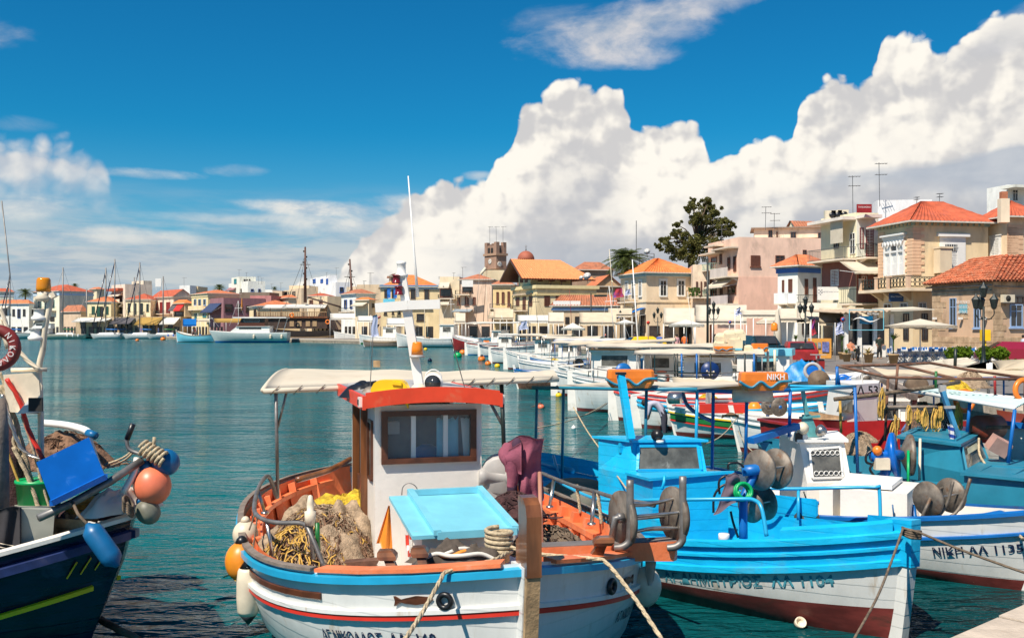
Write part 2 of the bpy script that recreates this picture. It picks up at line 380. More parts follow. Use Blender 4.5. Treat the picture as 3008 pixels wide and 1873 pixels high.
def defm():
 W=mat
 M.white=W('white_paint',(0.80,0.755,0.69),0.4,0.06,2,dirt=(0.50,0.44,0.34),dirt_amt=0.1,dirt_s=2.2,bump=0.15,bs=14)
 M.white_clean=W('clean_white_paint',(0.80,0.78,0.74),0.35,0.04,3)
 M.hullwhite=W('white_hull_paint',(0.70,0.70,0.67),0.28,0.07,1.6,dirt=(0.46,0.36,0.25),dirt_amt=0.22,dirt_s=2.6,stretch=(2,2,.45),bump=0.25,bs=5,seams=.5)
 M.cream=W('cream_paint',(0.68,0.60,0.45),0.5,0.08)
 M.orange=W('orange_deck_paint',(0.78,0.20,0.075),0.5,0.16,3,dirt=(0.74,0.32,0.19),dirt_amt=0.4,dirt_s=4,bump=0.2,bs=20)
 M.red=W('red_paint',(0.62,0.035,0.02),0.4,0.12)
 M.redorange=W('red_orange_roof_paint',(0.78,0.062,0.02),0.42,0.12,3,dirt=(0.74,0.14,0.06),dirt_amt=0.25,dirt_s=5)
 M.dkred=W('dark_red_paint',(0.30,0.018,0.018),0.4,0.25,2,dirt=(0.16,0.02,0.015),dirt_amt=0.3)
 M.antifoul=W('red_brown_bottom_paint',(0.16,0.03,0.025),0.45,0.4,2.5,dirt=(0.05,0.03,0.02),dirt_amt=0.4,dirt_s=2,stretch=(1,1,3))
 M.skyblue=W('sky_blue_paint',(0.008,0.43,0.74),0.36,0.10,2,dirt=(0.05,0.36,0.56),dirt_amt=0.4,dirt_s=3,bump=0.35,bs=9,seams=.35)
 M.azure=W('pale_azure_paint',(0.19,0.55,0.67),0.4,0.10,3,dirt=(0.70,0.26,0.16),dirt_amt=-.12,dirt_s=7)
 M.railblue=W('bright_blue_rail_paint',(0.02,0.34,0.58),0.3,0.1,3)
 M.blue=W('strong_blue_paint',(0.005,0.13,0.42),0.4,0.15,3,dirt=(0.03,0.05,0.14),dirt_amt=0.15)
 M.plasticblue=W('blue_plastic',(0.004,0.12,0.48),0.3,0.10,4,dirt=(0.05,0.2,0.6),dirt_amt=0.1,dirt_s=8)
 M.teal=W('teal_cabin_paint',(0.02,0.20,0.30),0.42,0.14,2,dirt=(0.03,0.13,0.18),dirt_amt=0.3)
 M.navy=W('navy_hull_paint',(0.006,0.010,0.035),0.22,0.4,2,dirt=(0.03,0.045,0.11),dirt_amt=0.3,dirt_s=1.3,stretch=(1,1,4),bump=0.25,bs=6,seams=.6)
 M.yellow=W('yellow_paint',(0.93,0.55,0.01),0.4,0.1)
 M.green=W('green_paint',(0.01,0.14,0.03),0.4,0.15)
 M.ltgreen=W('bright_green_plastic',(0.0,0.35,0.10),0.4,0.15)
 M.wood=W('varnished_brown_wood',(0.17,0.062,0.022),0.32,0.5,6,stretch=(1,1,0.15),coat=0.3)
 M.dkwood=W('dark_varnished_frame_wood',(0.09,0.03,0.014),0.35,0.4,6)
 M.rawwood=W('bare_worn_wood',(0.38,0.25,0.13),0.7,0.3,8,bump=0.3)
 M.greywood=W('weathered_grey_wood',(0.20,0.16,0.13),0.75,0.3,8,bump=0.3)
 M.steel=W('stainless_steel',(0.52,0.50,0.47),0.28,0.25,9,metal=0.9)
 M.dullsteel=W('dull_grey_galvanised_steel',(0.22,0.21,0.20),0.5,0.3,9,metal=0.6)
 M.rust=W('rusty_steel',(0.16,0.075,0.045),0.8,0.45,7,metal=0.1,dirt=(0.20,0.17,0.14),dirt_amt=0.3,dirt_s=5)
 M.drum=W('worn_net_drum_metal',(0.19,0.16,0.13),0.6,0.45,6,metal=0.35,dirt=(0.15,0.07,0.03),dirt_amt=0.45,dirt_s=7)
 M.grey=W('light_grey_machine_paint',(0.40,0.38,0.36),0.5,0.12,5)
 M.black=W('black_rubber',(0.012,0.012,0.014),0.35,0.2)
 M.dark=W('dark_interior',(0.02,0.018,0.016),0.8,0.3)
 M.darkgrey=W('dark_grey_cloth',(0.05,0.048,0.05),0.9,0.3,6)
 M.rope=W('pale_hemp_rope',(0.50,0.40,0.26),0.9,0.3,30,bump=0.6,bs=90,stretch=(1,1,1))
 M.dkrope=W('dark_weathered_rope',(0.15,0.11,0.075),0.9,0.4,20,bump=0.4,bs=90)
 M.yrope=W('golden_rope',(0.55,0.33,0.07),0.9,0.3,20)
 M.canvas=cloth_mat('pale_canvas',(0.74,0.66,0.53),0.25,var=0.07,vs=1.2,dirt=(0.60,0.50,0.37),dirt_amt=0.15,dirt_s=1.0)
 M.tan=cloth_mat('tan_canvas',(0.72,0.61,0.45),0.25,var=0.08,vs=1.2)
 M.whitecloth=cloth_mat('white_canvas',(0.80,0.77,0.70),0.25,var=0.05)
 M.greycloth=cloth_mat('dark_grey_awning_cloth',(0.14,0.13,0.14),0.2,var=0.1)
 M.ochre=cloth_mat('ochre_awning_cloth',(0.55,0.35,0.10),0.3,var=0.1)
 M.bluecloth=cloth_mat('bright_blue_awning_cloth',(0.01,0.16,0.50),0.25,var=0.1)
 M.tarp=W('crumpled_blue_tarpaulin',(0.008,0.21,0.50),0.45,0.2,3,bump=0.9,bs=4)
 M.net=W('brown_fishing_net',(0.20,0.11,0.065),0.95,0.5,16,bump=1.0,bs=60)
 M.netyellow=W('yellow_fishing_net',(0.62,0.42,0.03),0.95,0.4,16,bump=1.0,bs=60)
 M.netgrey=W('beige_fishing_net',(0.36,0.26,0.17),0.95,0.4,14,bump=1.0,bs=60)
 M.netdark=W('dark_wine_net',(0.06,0.025,0.025),0.95,0.5,16,bump=1.0,bs=60)
 M.float_o=W('orange_float_plastic',(0.80,0.20,0.02),0.35,0.15,3)
 M.buoy_o=W('orange_yellow_buoy_rubber',(0.83,0.27,0.02),0.38,0.18,4)
 M.buoy_s=W('salmon_buoy_rubber',(0.80,0.20,0.10),0.4,0.12,3)
 M.buoy_b=W('blue_buoy_rubber',(0.006,0.11,0.27),0.38,0.15,4)
 M.fenderw=W('cream_fender_rubber',(0.72,0.62,0.47),0.42,0.12,5,dirt=(0.4,0.34,0.25),dirt_amt=0.25,dirt_s=6)
 M.plum=W('plum_sweatshirt_cotton',(0.28,0.075,0.115),0.95,0.15,8,bump=0.3,bs=60)
 M.orangecloth=W('orange_oilskin',(0.75,0.24,0.02),0.6,0.15)
 M.glass=W('dark_window_glass',(0.03,0.032,0.035),0.08,0.3,1.5,spec=0.7)
 M.paneg=W('grey_salt_stained_glass',(0.12,0.115,0.10),0.12,0.5,3,dirt=(0.35,0.33,0.29),dirt_amt=0.3,dirt_s=4)
 M.skin=W('skin',(0.42,0.22,0.14),0.6,0.1)
 M.hair=W('dark_hair',(0.02,0.013,0.01),0.8,0.2)
 M.lantern=W('black_green_cast_iron',(0.012,0.02,0.018),0.45,0.3,8)
 M.foliage=cloth_mat('foliage_green',(0.08,0.14,0.03),0.4,var=0.5,vs=3)
 M.palmleaf=cloth_mat('palm_frond_green',(0.095,0.125,0.035),0.35,var=0.5,vs=3)
 M.bark=W('bark_brown',(0.12,0.08,0.05),0.9,0.4,6,bump=0.8,bs=20)
 M.terracotta=W('terracotta_pot',(0.42,0.28,0.14),0.8,0.2)
 M.amber=mat('amber_beacon_plastic',(0.85,0.24,0.01),0.18,0.1,5,coat=0.4)
 M.see_through=W('clear_window_glass',(0.9,0.95,0.95),0.02,0.0,alpha=0.16,spec=0.6)
defm()
# ============================ water, sea bed side, quay, street
def make_water():
 m=bpy.data.materials.new('harbour_water'); m.use_nodes=True; nt=m.node_tree; b=nt.nodes['Principled BSDF']
 tc=nt.nodes.new('ShaderNodeTexCoord'); v=NX(nt,tc.outputs['Object'])
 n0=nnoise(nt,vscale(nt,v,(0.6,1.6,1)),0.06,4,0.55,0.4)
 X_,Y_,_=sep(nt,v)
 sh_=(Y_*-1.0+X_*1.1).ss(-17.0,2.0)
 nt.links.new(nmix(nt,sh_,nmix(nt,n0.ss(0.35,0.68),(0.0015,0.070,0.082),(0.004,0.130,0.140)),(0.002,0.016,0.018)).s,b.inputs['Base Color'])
 nt.links.new((Y_.ss(12.0,120.0)*0.13+0.05).s,b.inputs['Roughness']); b.inputs['IOR'].default_value=1.33; b.inputs['Specular IOR Level'].default_value=0.17
 a=nnoise(nt,vscale(nt,v,(0.55,1.25,1)),1.25,2,0.5,0.5)
 c=nnoise(nt,vscale(nt,v,(0.6,1.4,1)),3.4,3,0.6,0.3)
 e=nnoise(nt,vscale(nt,v,(0.7,1.2,1)),0.22,2,0.5)
 h=a*0.8+c*0.48+e*2.0
 bn=nt.nodes.new('ShaderNodeBump'); bn.inputs['Strength'].default_value=1.0; bn.inputs['Distance'].default_value=0.42
 nt.links.new(h.s,bn.inputs['Height']); nt.links.new(bn.outputs[0],b.inputs['Normal'])
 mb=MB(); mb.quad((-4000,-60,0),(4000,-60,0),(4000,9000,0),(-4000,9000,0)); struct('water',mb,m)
make_water()
QZ=0.75
QE=[(-14,-7.6),(0,4.45),(4.06,7.95),(8.4,11.7),(12.2,15.6),(13.6,20),(13.9,30),(13.2,60),(11.2,90),(8.5,112),(1,136),(-12,160),(-34,190),(-62,224),(-100,270),(-150,298),(-300,322)]
def make_quay():
 stone=mat('pale_quay_stone',(0.52,0.43,0.34),0.85,0.16,5,bump=0.5,bs=30,dirt=(0.30,0.23,0.17),dirt_amt=0.2,dirt_s=3)
 asph=mat('worn_grey_asphalt',(0.17,0.155,0.145),0.9,0.14,1.5,bump=0.3,bs=60,dirt=(0.22,0.20,0.18),dirt_amt=0.3,dirt_s=0.4)
 wall=mat('quay_wall_concrete',(0.26,0.22,0.17),0.9,0.3,2,dirt=(0.08,0.08,0.05),dirt_amt=0.4)
 land=mat('town_ground',(0.20,0.17,0.14),0.9,0.2,0.3)
 pts=[Vc((x,y,0))for x,y in QE]
 mb=MB()
 ring=[Vc((p.x,p.y,QZ-0.004))for p in pts]+[Vc((q.x,q.y,QZ-0.004))for q in(Vc((-600,322,0)),Vc((-600,900,0)),Vc((600,900,0)),Vc((600,-60,0)),Vc((-14,-60,0)))]
 mb.m=0; mb.poly(ring[::-1]); struct('quayside_ground',mb,land)
 mb=MB()
 for a,b in zip(pts,pts[1:]):mb.quad(a+Vc((0,0,-1.5)),b+Vc((0,0,-1.5)),b+Vc((0,0,QZ-0.2)),a+Vc((0,0,QZ-0.2)))
 struct('quay_wall',mb,wall)
 def edge_at(d):
  for a,b in zip(pts,pts[1:]):
   L=(b-a).length
   if d<=L:return a+(b-a)*(d/L),(b-a).normalized()
   d-=L
  return pts[-1],(pts[-1]-pts[-2]).normalized()
 root=bpy.data.objects.new('quay_edge',None); COL.objects.link(root); root['kind']='structure'; TH[root.name]=Matrix()
 tot=sum((b-a).length for a,b in zip(pts,pts[1:])); d=12.0; k=0
 rest=MB(); rnd=random.Random(3)
 while d<tot-3:
  w=1.15 if d<120 else 3.0
  a,ta=edge_at(d+0.012); b,tb=edge_at(d+w-0.012); n=Vc((ta.y,-ta.x,0)); z=QZ+rnd.uniform(-0.006,0.008)
  dp=0.55
  lo=[a-n*0.03,b-n*0.03,b+n*dp,a+n*dp]
  t=MB()if d<60 else rest
  t.hexa([q+Vc((0,0,QZ-0.24))for q in lo],[q+Vc((0,0,z))for q in lo])
  if d<60:t.build('coping_stone',stone,root)
  d+=w; k+=1
 rest.build('coping',stone,root,kind='stuff')
 mb=MB(); N=[]
 for i,p in enumerate(pts):
  a=pts[max(i-1,0)]; b=pts[min(i+1,len(pts)-1)]; t=(b-a).normalized(); N.append(Vc((t.y,-t.x,0)))
 for i in range(len(pts)-1):
  for(o0,o1,zz,mm)in((0.53,2.2,QZ,1),(2.2,9.5,QZ-0.0,0)):
   mb.m=mm; a0,a1=pts[i]+N[i]*o0,pts[i]+N[i]*o1; b0,b1=pts[i+1]+N[i+1]*o0,pts[i+1]+N[i+1]*o1
   mb.quad(*[Vc((q.x,q.y,zz))for q in(a0,a1,b1,b0)])
 struct('street',mb,[asph,stone])
 mb=MB()
 for i in range(3,len(pts)-4):
  for o in(2.5,):
   a0,a1=pts[i]+N[i]*o,pts[i]+N[i]*(o+0.14); b0,b1=pts[i+1]+N[i+1]*o,pts[i+1]+N[i+1]*(o+0.14)
   mb.quad(*[Vc((q.x,q.y,QZ+0.004))for q in(a0,a1,b1,b0)])
 struct('road_marking',mb,mat('faded_road_paint',(0.6,0.58,0.52),0.8,0.2,4))
make_quay()
# ============================ buildings
def wall_mat(col,dirt=None):
 key='render_wall_%s'%(col if isinstance(col,str)else '_'.join('%02d'%int(c*100)for c in col)).strip('#')
 c=lin(col); g_=sum(c)/3; c=tuple(min(.8,(q*.72+g_*.28)*k_)for q,k_ in zip(c,(1.15,1.07,1.03)))
 return mat(key,c,0.88,0.11,0.8,dirt=dirt or tuple(q*0.66 for q in c),dirt_amt=0.38,dirt_s=0.5,bump=0.15,bs=6,stretch=(1,1,0.45))
def roof_mat(kind='o'):
 c,d={'o':((0.56,0.17,0.065),(0.40,0.13,0.07)),'n':((0.68,0.19,0.045),(0.58,0.17,0.05)),'r':((0.46,0.095,0.04),(0.36,0.09,0.06)),'d':((0.42,0.15,0.075),(0.22,0.11,0.07))}[kind]
 return mat('roof_tiles_'+{'o':'orange','n':'new_orange','r':'red','d':'weathered'}[kind],c,0.8,0.22,1.3,dirt=d,dirt_amt=0.45,dirt_s=1.2)
SH={'w':(0.75,0.74,0.70),'g':(0.02,0.085,0.06),'r':(0.22,0.015,0.02),'b':(0.16,0.06,0.035),'u':(0.02,0.09,0.36),'t':(0.03,0.24,0.26),'k':(0.05,0.03,0.025),'p':(0.30,0.42,0.62),'y':(0.36,0.40,0.38)}
def sh_mat(k):return mat({'w':'white','g':'green','r':'dark_red','b':'brown','u':'blue','t':'turquoise','k':'dark_brown','p':'pale_blue','y':'grey_green'}[k]+'_joinery_paint',SH[k],0.5,0.1,4)
def tile_slope(mb,a,b,c,d,col_w=0.42,geo=True):
 """slope with eave a-b and ridge d-c; barrel-tile columns run up the slope, each course a little proud of the next"""
 a,b,c,d=(Vc(q)for q in(a,b,c,d))
 if not geo:mb.quad(a,b,c,d); return
 n=(b-a).cross(d-a).normalized(); W=(b-a).length; H=max((d-a).length,(c-b).length); nc=max(3,int(W/col_w)); nr=max(2,int(H/0.8))
 def fn(u,v):
  p=a.lerp(b,u).lerp(d.lerp(c,u),v); k=u*nc*4%4; r=(v*nr*2)%2
  return p+n*((0.09,0.05,0.0,0.05)[int(round(k))%4]+(0.035 if r<0.5 else 0.0))
 mb.grid(fn,nc*4,nr*2,False)
class House:
 def __init__(s,r,name,label,x,Y,L=None,R_=None,th=0,eave=0,wall='#d8c8a0',cat='house',depth=9.0,width=9.0,base=QZ,roofdef=None,trim=None,group=None):
  s.r=r; s.th=radians(th); s.K=P(px(r,x,0)[0],HY,Y); s.Y=Y
  for k in range(0,90):
   t_=s.th+radians(k//2*(1 if k%2 else-1)); s.ur=Vc((cos(t_),sin(t_),0)); s.ul=Vc((-sin(t_),cos(t_),0))
   s.LR=s.along('R',R_)if R_ is not None else width
   s.LL=s.along('L',L)if L is not None else depth
   if(R_ is None or 2<s.LR<34)and(L is None or 2<s.LL<26)and max(abs(s.LR),abs(s.LL))<36:break
  else:
   t_=radians(84); s.ur=Vc((cos(t_),sin(t_),0)); s.ul=Vc((-sin(t_),cos(t_),0)); s.LR=depth; s.LL=s.along('L',L)
  s.th=t_
  s.z0=base; s.zt=s.zat('R',x,eave)
  K=Vc((s.K.x,s.K.y,0)); s.c=[K,K+s.ur*s.LR,K+s.ur*s.LR+s.ul*s.LL,K+s.ul*s.LL]
  s.t=thing(name,label,cat,(K.x,K.y,base),0,group)
  mb=MB(); mb.hexa([q+Vc((0,0,base-0.3))for q in s.c],[q+Vc((0,0,s.zt))for q in s.c])
  s.wm=wall_mat(wall); mb.build('wall',s.wm,s.t,True)
  if trim:s.band(s.zt-0.45,s.zt-0.02,0.10,trim,'cornice')
  if roofdef:s.roof(*roofdef)
 def dirn(s,f):return s.ur if f=='R' else s.ul
 def out(s,f):return-s.ul if f=='R' else-s.ur
 def along(s,f,X):
  q=(px(s.r,X,0)[0]-CX)/FPX; u=s.dirn(f); return(q*s.K.y-s.K.x)/(u.x-q*u.y)
 def zat(s,f,X,Yp):
  l=s.along(f,X); y=s.K.y+s.dirn(f).y*l; return CAMZ-(px(s.r,0,Yp)[1]-HY)/FPX*y
 def pt(s,f,l,z,o=0.0):q=Vc((s.K.x,s.K.y,0))+s.dirn(f)*l+s.out(f)*o; q.z=z; return q
 def slab(s,mb,f,l0,l1,z0,z1,o0,o1):
  a=[s.pt(f,l0,z0,o0),s.pt(f,l1,z0,o0),s.pt(f,l1,z0,o1),s.pt(f,l0,z0,o1)]; b=[Vc((q.x,q.y,z1))for q in a]
  mb.hexa(a,b); return mb
 def band(s,z0,z1,o,col,name='cornice'):
  mb=MB(); n=0.0
  a=[q for q in s.c]; ex=[-s.ur-s.ul,s.ur-s.ul,s.ur+s.ul,-s.ur+s.ul]
  a=[q+e*o for q,e in zip(a,ex)]
  mb.hexa([Vc((q.x,q.y,z0))for q in a],[Vc((q.x,q.y,z1))for q in a])
  mb.build(name,mat('trim_'+name+'_%02d%02d%02d'%tuple(int(c*99)for c in lin(col)),lin(col),0.7,0.06),s.t,True)
 def rect(s,f,x0,y0,x1,y1):
  l0,l1=s.along(f,x0),s.along(f,x1)
  if l0>l1:l0,l1=l1,l0
  xm=(x0+x1)/2; return l0,l1,s.zat(f,xm,y1),s.zat(f,xm,y0)
 def roof(s,kind,ridge_y=None,col='o',ov=0.45,rise=None,geo=None):
  geo=s.Y<150 if geo is None else geo
  ex=[-s.ur-s.ul,s.ur-s.ul,s.ur+s.ul,-s.ur+s.ul]; e=[Vc((q.x,q.y,s.zt))+d*ov for q,d in zip(s.c,ex)]
  if kind=='flat':
   mb=MB(); h=rise or 0.6; t=0.25
   for i in range(4):
    a,b=Vc((s.c[i].x,s.c[i].y,s.zt)),Vc((s.c[(i+1)%4].x,s.c[(i+1)%4].y,s.zt)); n=(Vc((0,0,1)).cross(b-a)).normalized()*t; d=(b-a).normalized()
    a2,b2=a+d*(t if i%2 else 0),b-d*(t if i%2 else 0)
    mb.hexa([a2,b2,b2+n,a2+n],[q+Vc((0,0,h))for q in(a2,b2,b2+n,a2+n)])
   mb.build('parapet',s.wm,s.t,True); return
  ym=s.K.y+(s.ul*s.LL/2).y
  zr=s.zt+rise if rise else CAMZ-(px(s.r,0,ridge_y)[1]-HY)/FPX*(ym+s.ur.y*s.LR*0.5)
  if s.LR>=s.LL:long,sh_,a0=s.ur*s.LR,s.LL,'R'
  else:long,sh_,a0=s.ul*s.LL,s.LR,'L'
  cen=(s.c[0]+s.c[2])/2; ld=long.normalized(); half=long.length/2-(sh_/2 if kind=='hip' else-ov); half=max(half,0.05)
  r0,r1=cen-ld*half,cen+ld*half; r0.z=r1.z=zr
  mb=MB()
  if a0=='R':S4=[(e[0],e[1],r1,r0),(e[2],e[3],r0,r1)]; G=[(e[1],e[2],r1),(e[3],e[0],r0)]
  else:S4=[(e[1],e[2],r1,r0),(e[3],e[0],r0,r1)]; G=[(e[2],e[3],r1),(e[0],e[1],r0)]
  for q in S4:tile_slope(mb,*q,geo=geo)
  if kind=='hip':
   for q in G:tile_slope(mb,q[0],q[1],q[2],q[2],geo=geo)
   ridge=[r0,r1]
  ro=mb.build('roof',roof_mat(col),s.t,True)
  u=MB(); u.poly([q-Vc((0,0,0.02))for q in e][::-1])
  for i in range(4):a,b=e[i],e[(i+1)%4]; u.bar(a,b,0.10,0.14)
  u.build('eaves',mat('eaves_board',(0.62,0.58,0.50),0.7,0.1),s.t,True)
  rb=MB(); rb.tube([r0+Vc((0,0,.04)),r1+Vc((0,0,.04))],0.12,6)
  if kind=='hip':
   for q in e:rb.tube([q+Vc((0,0,.05)),(r0 if(q-r0).length<(q-r1).length else r1)+Vc((0,0,.04))],0.11,6)
  else:
   for q in G:
    w=MB(); w.poly([Vc((p_.x,p_.y,p_.z))-ld*(ov*(1 if(p_-cen).dot(ld)>0 else-1))for p_ in q]); w.build('gable',s.wm,s.t,True)
  rb.build('ridge',roof_mat(col),ro)
 def win(s,f,x0,y0,x1,y1,kind='g',col='w',sill=True,surround=None):
  l0,l1,z0,z1=s.rect(f,x0,y0,x1,y1); near=s.Y<160; w=l1-l0; h=z1-z0; t=0.09 if near else 0.14
  door=kind=='d'
  root=MB()
  if surround:
   k=max(0.14,w*0.16); s.slab(root,f,l0-k,l0-0.0,z0-0.05,z1+k,0.0,0.07); s.slab(root,f,l1,l1+k,z0-0.05,z1+k,0.0,0.07); s.slab(root,f,l0,l1,z1,z1+k,0.0,0.07)
   s.slab(root,f,l0-k*1.5,l1+k*1.5,z1+k,z1+k*1.5,0.0,0.14)
  fr=max(0.05,w*0.07)
  for a in((l0,l0+fr,z0,z1),(l1-fr,l1,z0,z1),(l0+fr,l1-fr,z1-fr,z1),(l0+fr,l1-fr,z0,z0+fr)):s.slab(root,f,*a,0.0,t)
  if kind in 'gwd' and near:
   s.slab(root,f,(l0+l1)/2-0.025,(l0+l1)/2+0.025,z0+fr,z1-fr,0.0,t*0.8)
   if h>1.2:s.slab(root,f,l0+fr,l1-fr,z0+h*0.68,z0+h*0.68+0.05,0.0,t*0.75)
  if sill and not door:s.slab(root,f,l0-0.1,l1+0.1,z0-0.14,z0,0.0,0.16)
  o=root.build('door' if door else 'window',sh_mat(col if kind!='s' else col)if not surround else sh_mat('w'),s.t,True)
  TH[o.name]=TH[s.t.name]
  if kind in 'gdw':
   s.slab(MB(),f,l0+fr,l1-fr,z0+fr,z1-fr,0.004,0.03).build('pane',M.glass,o,True)
  if kind=='s':
   for a,b in((l0+fr,(l0+l1)/2-0.01),((l0+l1)/2+0.01,l1-fr)):
    mb=MB(); s.slab(mb,f,a,b,z0+fr,z1-fr,0.004,t*0.5)
    if near:
     n=max(3,int(h/0.16)); hh=(h-2*fr)/n
     for i in range(n):s.slab(mb,f,a+0.04,b-0.04,z0+fr+hh*(i+0.15),z0+fr+hh*(i+0.7),t*0.5,t*0.8)
    mb.build('shutter',sh_mat(col),o,True)
  if kind=='o':
   s.slab(MB(),f,l0+fr,l1-fr,z0+fr,z1-fr,0.004,0.03).build('pane',M.glass,o,True)
   for a,b in((l0-w*0.42,l0-0.03),(l1+0.03,l1+w*0.42)):s.slab(MB(),f,a,b,z0,z1,0.01,0.07).build('shutter',sh_mat(col),o,True)
  return o
 def wins(s,f,L,kind='g',col='w',**k):
  for q in L:s.win(f,*q[:4],*(q[4:]if len(q)>4 else(kind,col)),**k)
 def shops(s,f='R',l0=0.4,l1=None,h=2.5,w=1.5,gap=0.7,col='k'):
  L_=(s.LR if f=='R' else s.LL)if l1 is None else l1; l=l0
  while l+w<L_-0.2:
   mb=MB(); s.slab(mb,f,l,l+w,s.z0,s.z0+h,0.0,0.06); o=mb.build('shop_door',sh_mat(col),s.t,True); s.slab(MB(),f,l+.1,l+w-.1,s.z0+.1,s.z0+h-.15,.06,.09).build('pane',M.glass,o,True); l+=w+gap
 def balcony(s,f,x0,x1,yslab,ytop,proj=1.1,col='iron',slabcol='#d9cdb4',solid=None,n=None):
  l0,l1,zs,zr=s.rect(f,x0,ytop,x1,yslab); mb=MB(); s.slab(mb,f,l0,l1,zs-0.16,zs,0,proj)
  for l in(l0+0.3,l1-0.5):
   mb.prism([s.pt(f,l,zs-0.17),s.pt(f,l,zs-0.17,proj*0.75),s.pt(f,l,zs-0.6)],s.dirn(f)*0.2)
  o=mb.build('balcony',wall_mat(slabcol),s.t,True)
  m={'iron':M.lantern,'white':M.white_clean,'grey':M.dullsteel,'mint':mat('mint_rail_paint',(0.35,0.55,0.45),0.5)}[col]
  r=MB(); h=zr-zs; near=s.Y<150
  if solid:
   s.slab(r,f,l0,l1,zs+0.003,zr,proj-0.1,proj-0.02); r.build('balcony_panel',wall_mat(solid),o,True); return o
  for z in(zs+0.08,zr):r.bar(s.pt(f,l0,z,proj-0.06),s.pt(f,l1,z,proj-0.06),0.05)
  for l in(l0+0.03,l1-0.03):
   for z in(zs+0.08,zr):r.bar(s.pt(f,l,z,0.0),s.pt(f,l,z,proj-0.06),0.05)
  n=n or max(4,int((l1-l0)/(0.16 if near else 0.35)))
  for i in range(n+1):l=l0+0.03+(l1-l0-0.06)*i/n; r.bar(s.pt(f,l,zs,proj-0.06),s.pt(f,l,zr,proj-0.06),0.022 if near else 0.035)
  for l in(l0+0.03,l1-0.03):
   for k in range(1,5):r.bar(s.pt(f,l,zs,proj*k/5),s.pt(f,l,zr,proj*k/5),0.022 if near else 0.035)
  r.build('railing',m,o,True); return o
 def awning(s,f,x0,x1,ytop,ybot,proj,m,val=0.25,drop=None,name='awning'):
  """cloth stretched from the wall down to a front rail"""
  l0,l1,zb,zt=s.rect(f,x0,ytop,x1,ybot)
  if drop is not None:zb=zt-drop
  mb=MB(); N=6
  def fn(u,v):p=s.pt(f,l0+(l1-l0)*u,zt+(zb-zt)*v-0.05*sin(pi*v),0.05+(proj-0.05)*v); return p
  mb.slab(fn,N,4,0.02)
  mb.slab(lambda u,v:s.pt(f,l0+(l1-l0)*u,zb-v*val*(1 if int(u*12+.5)%2 else 0.8),proj),12,1,s.out(f)*0.02)
  o=mb.build(name,m,s.t,True)
  fr=MB()
  fr.bar(s.pt(f,l0,zb-0.03,proj-0.03),s.pt(f,l1,zb-0.03,proj-0.03),0.06)
  for l in(l0+0.05,l1-0.05):fr.bar(s.pt(f,l,zt-0.9,0.02),s.pt(f,l,zb-0.05,proj-0.05),0.04)
  fr.build('awning_frame',M.white_clean,o,True); return o
def board(name,r,x0,y0,x1,y1,D,m,label,cat,th=0.1,tilt=0.0,group=None):
 a,b=P(*px(r,x0,y0),D),P(*px(r,x1,y1),D); mb=MB(); mb.box((0,0,0),(abs(b.x-a.x),th,abs(a.z-b.z)),tilt)
 c=(a+b)/2; mb.v=[q+c for q in mb.v]; o=solo(name,mb,m,label,cat,group); return o,c,abs(a.z-b.z)
def antenna(x,y,z,h,kind=0,label='thin television antenna on a far roof',group='rooftop antennas on the skyline'):
 rnd=random.Random(int(x*10+y)); mb=MB(); mb.tube([(x,y,z),(x+rnd.uniform(-.1,.1),y,z+h)],0.035,4)
 w=min(0.75,h*0.28)
 for k,zz in((0,z+h*0.97),(1,z+h*0.72)):
  if kind==0 and k:continue
  mb.bar((x-w*0.6,y,zz),(x+w,y,zz+0.05),0.05)
  for i in range(5):xx=x-w*0.55+w*1.5*i/4; mb.bar((xx,y-0.3,zz+0.02),(xx,y+0.3,zz+0.02),0.03)
 return solo('antenna',mb,M.dullsteel,label,'antenna',group)
def ant_at(r,X,Yb,Yt,D,kind=0,**k):
 a=P(*px(r,X,Yb),D); b=P(*px(r,X,Yt),D); return antenna(a.x,D,a.z-0.3,b.z-a.z+0.3,kind,**k)
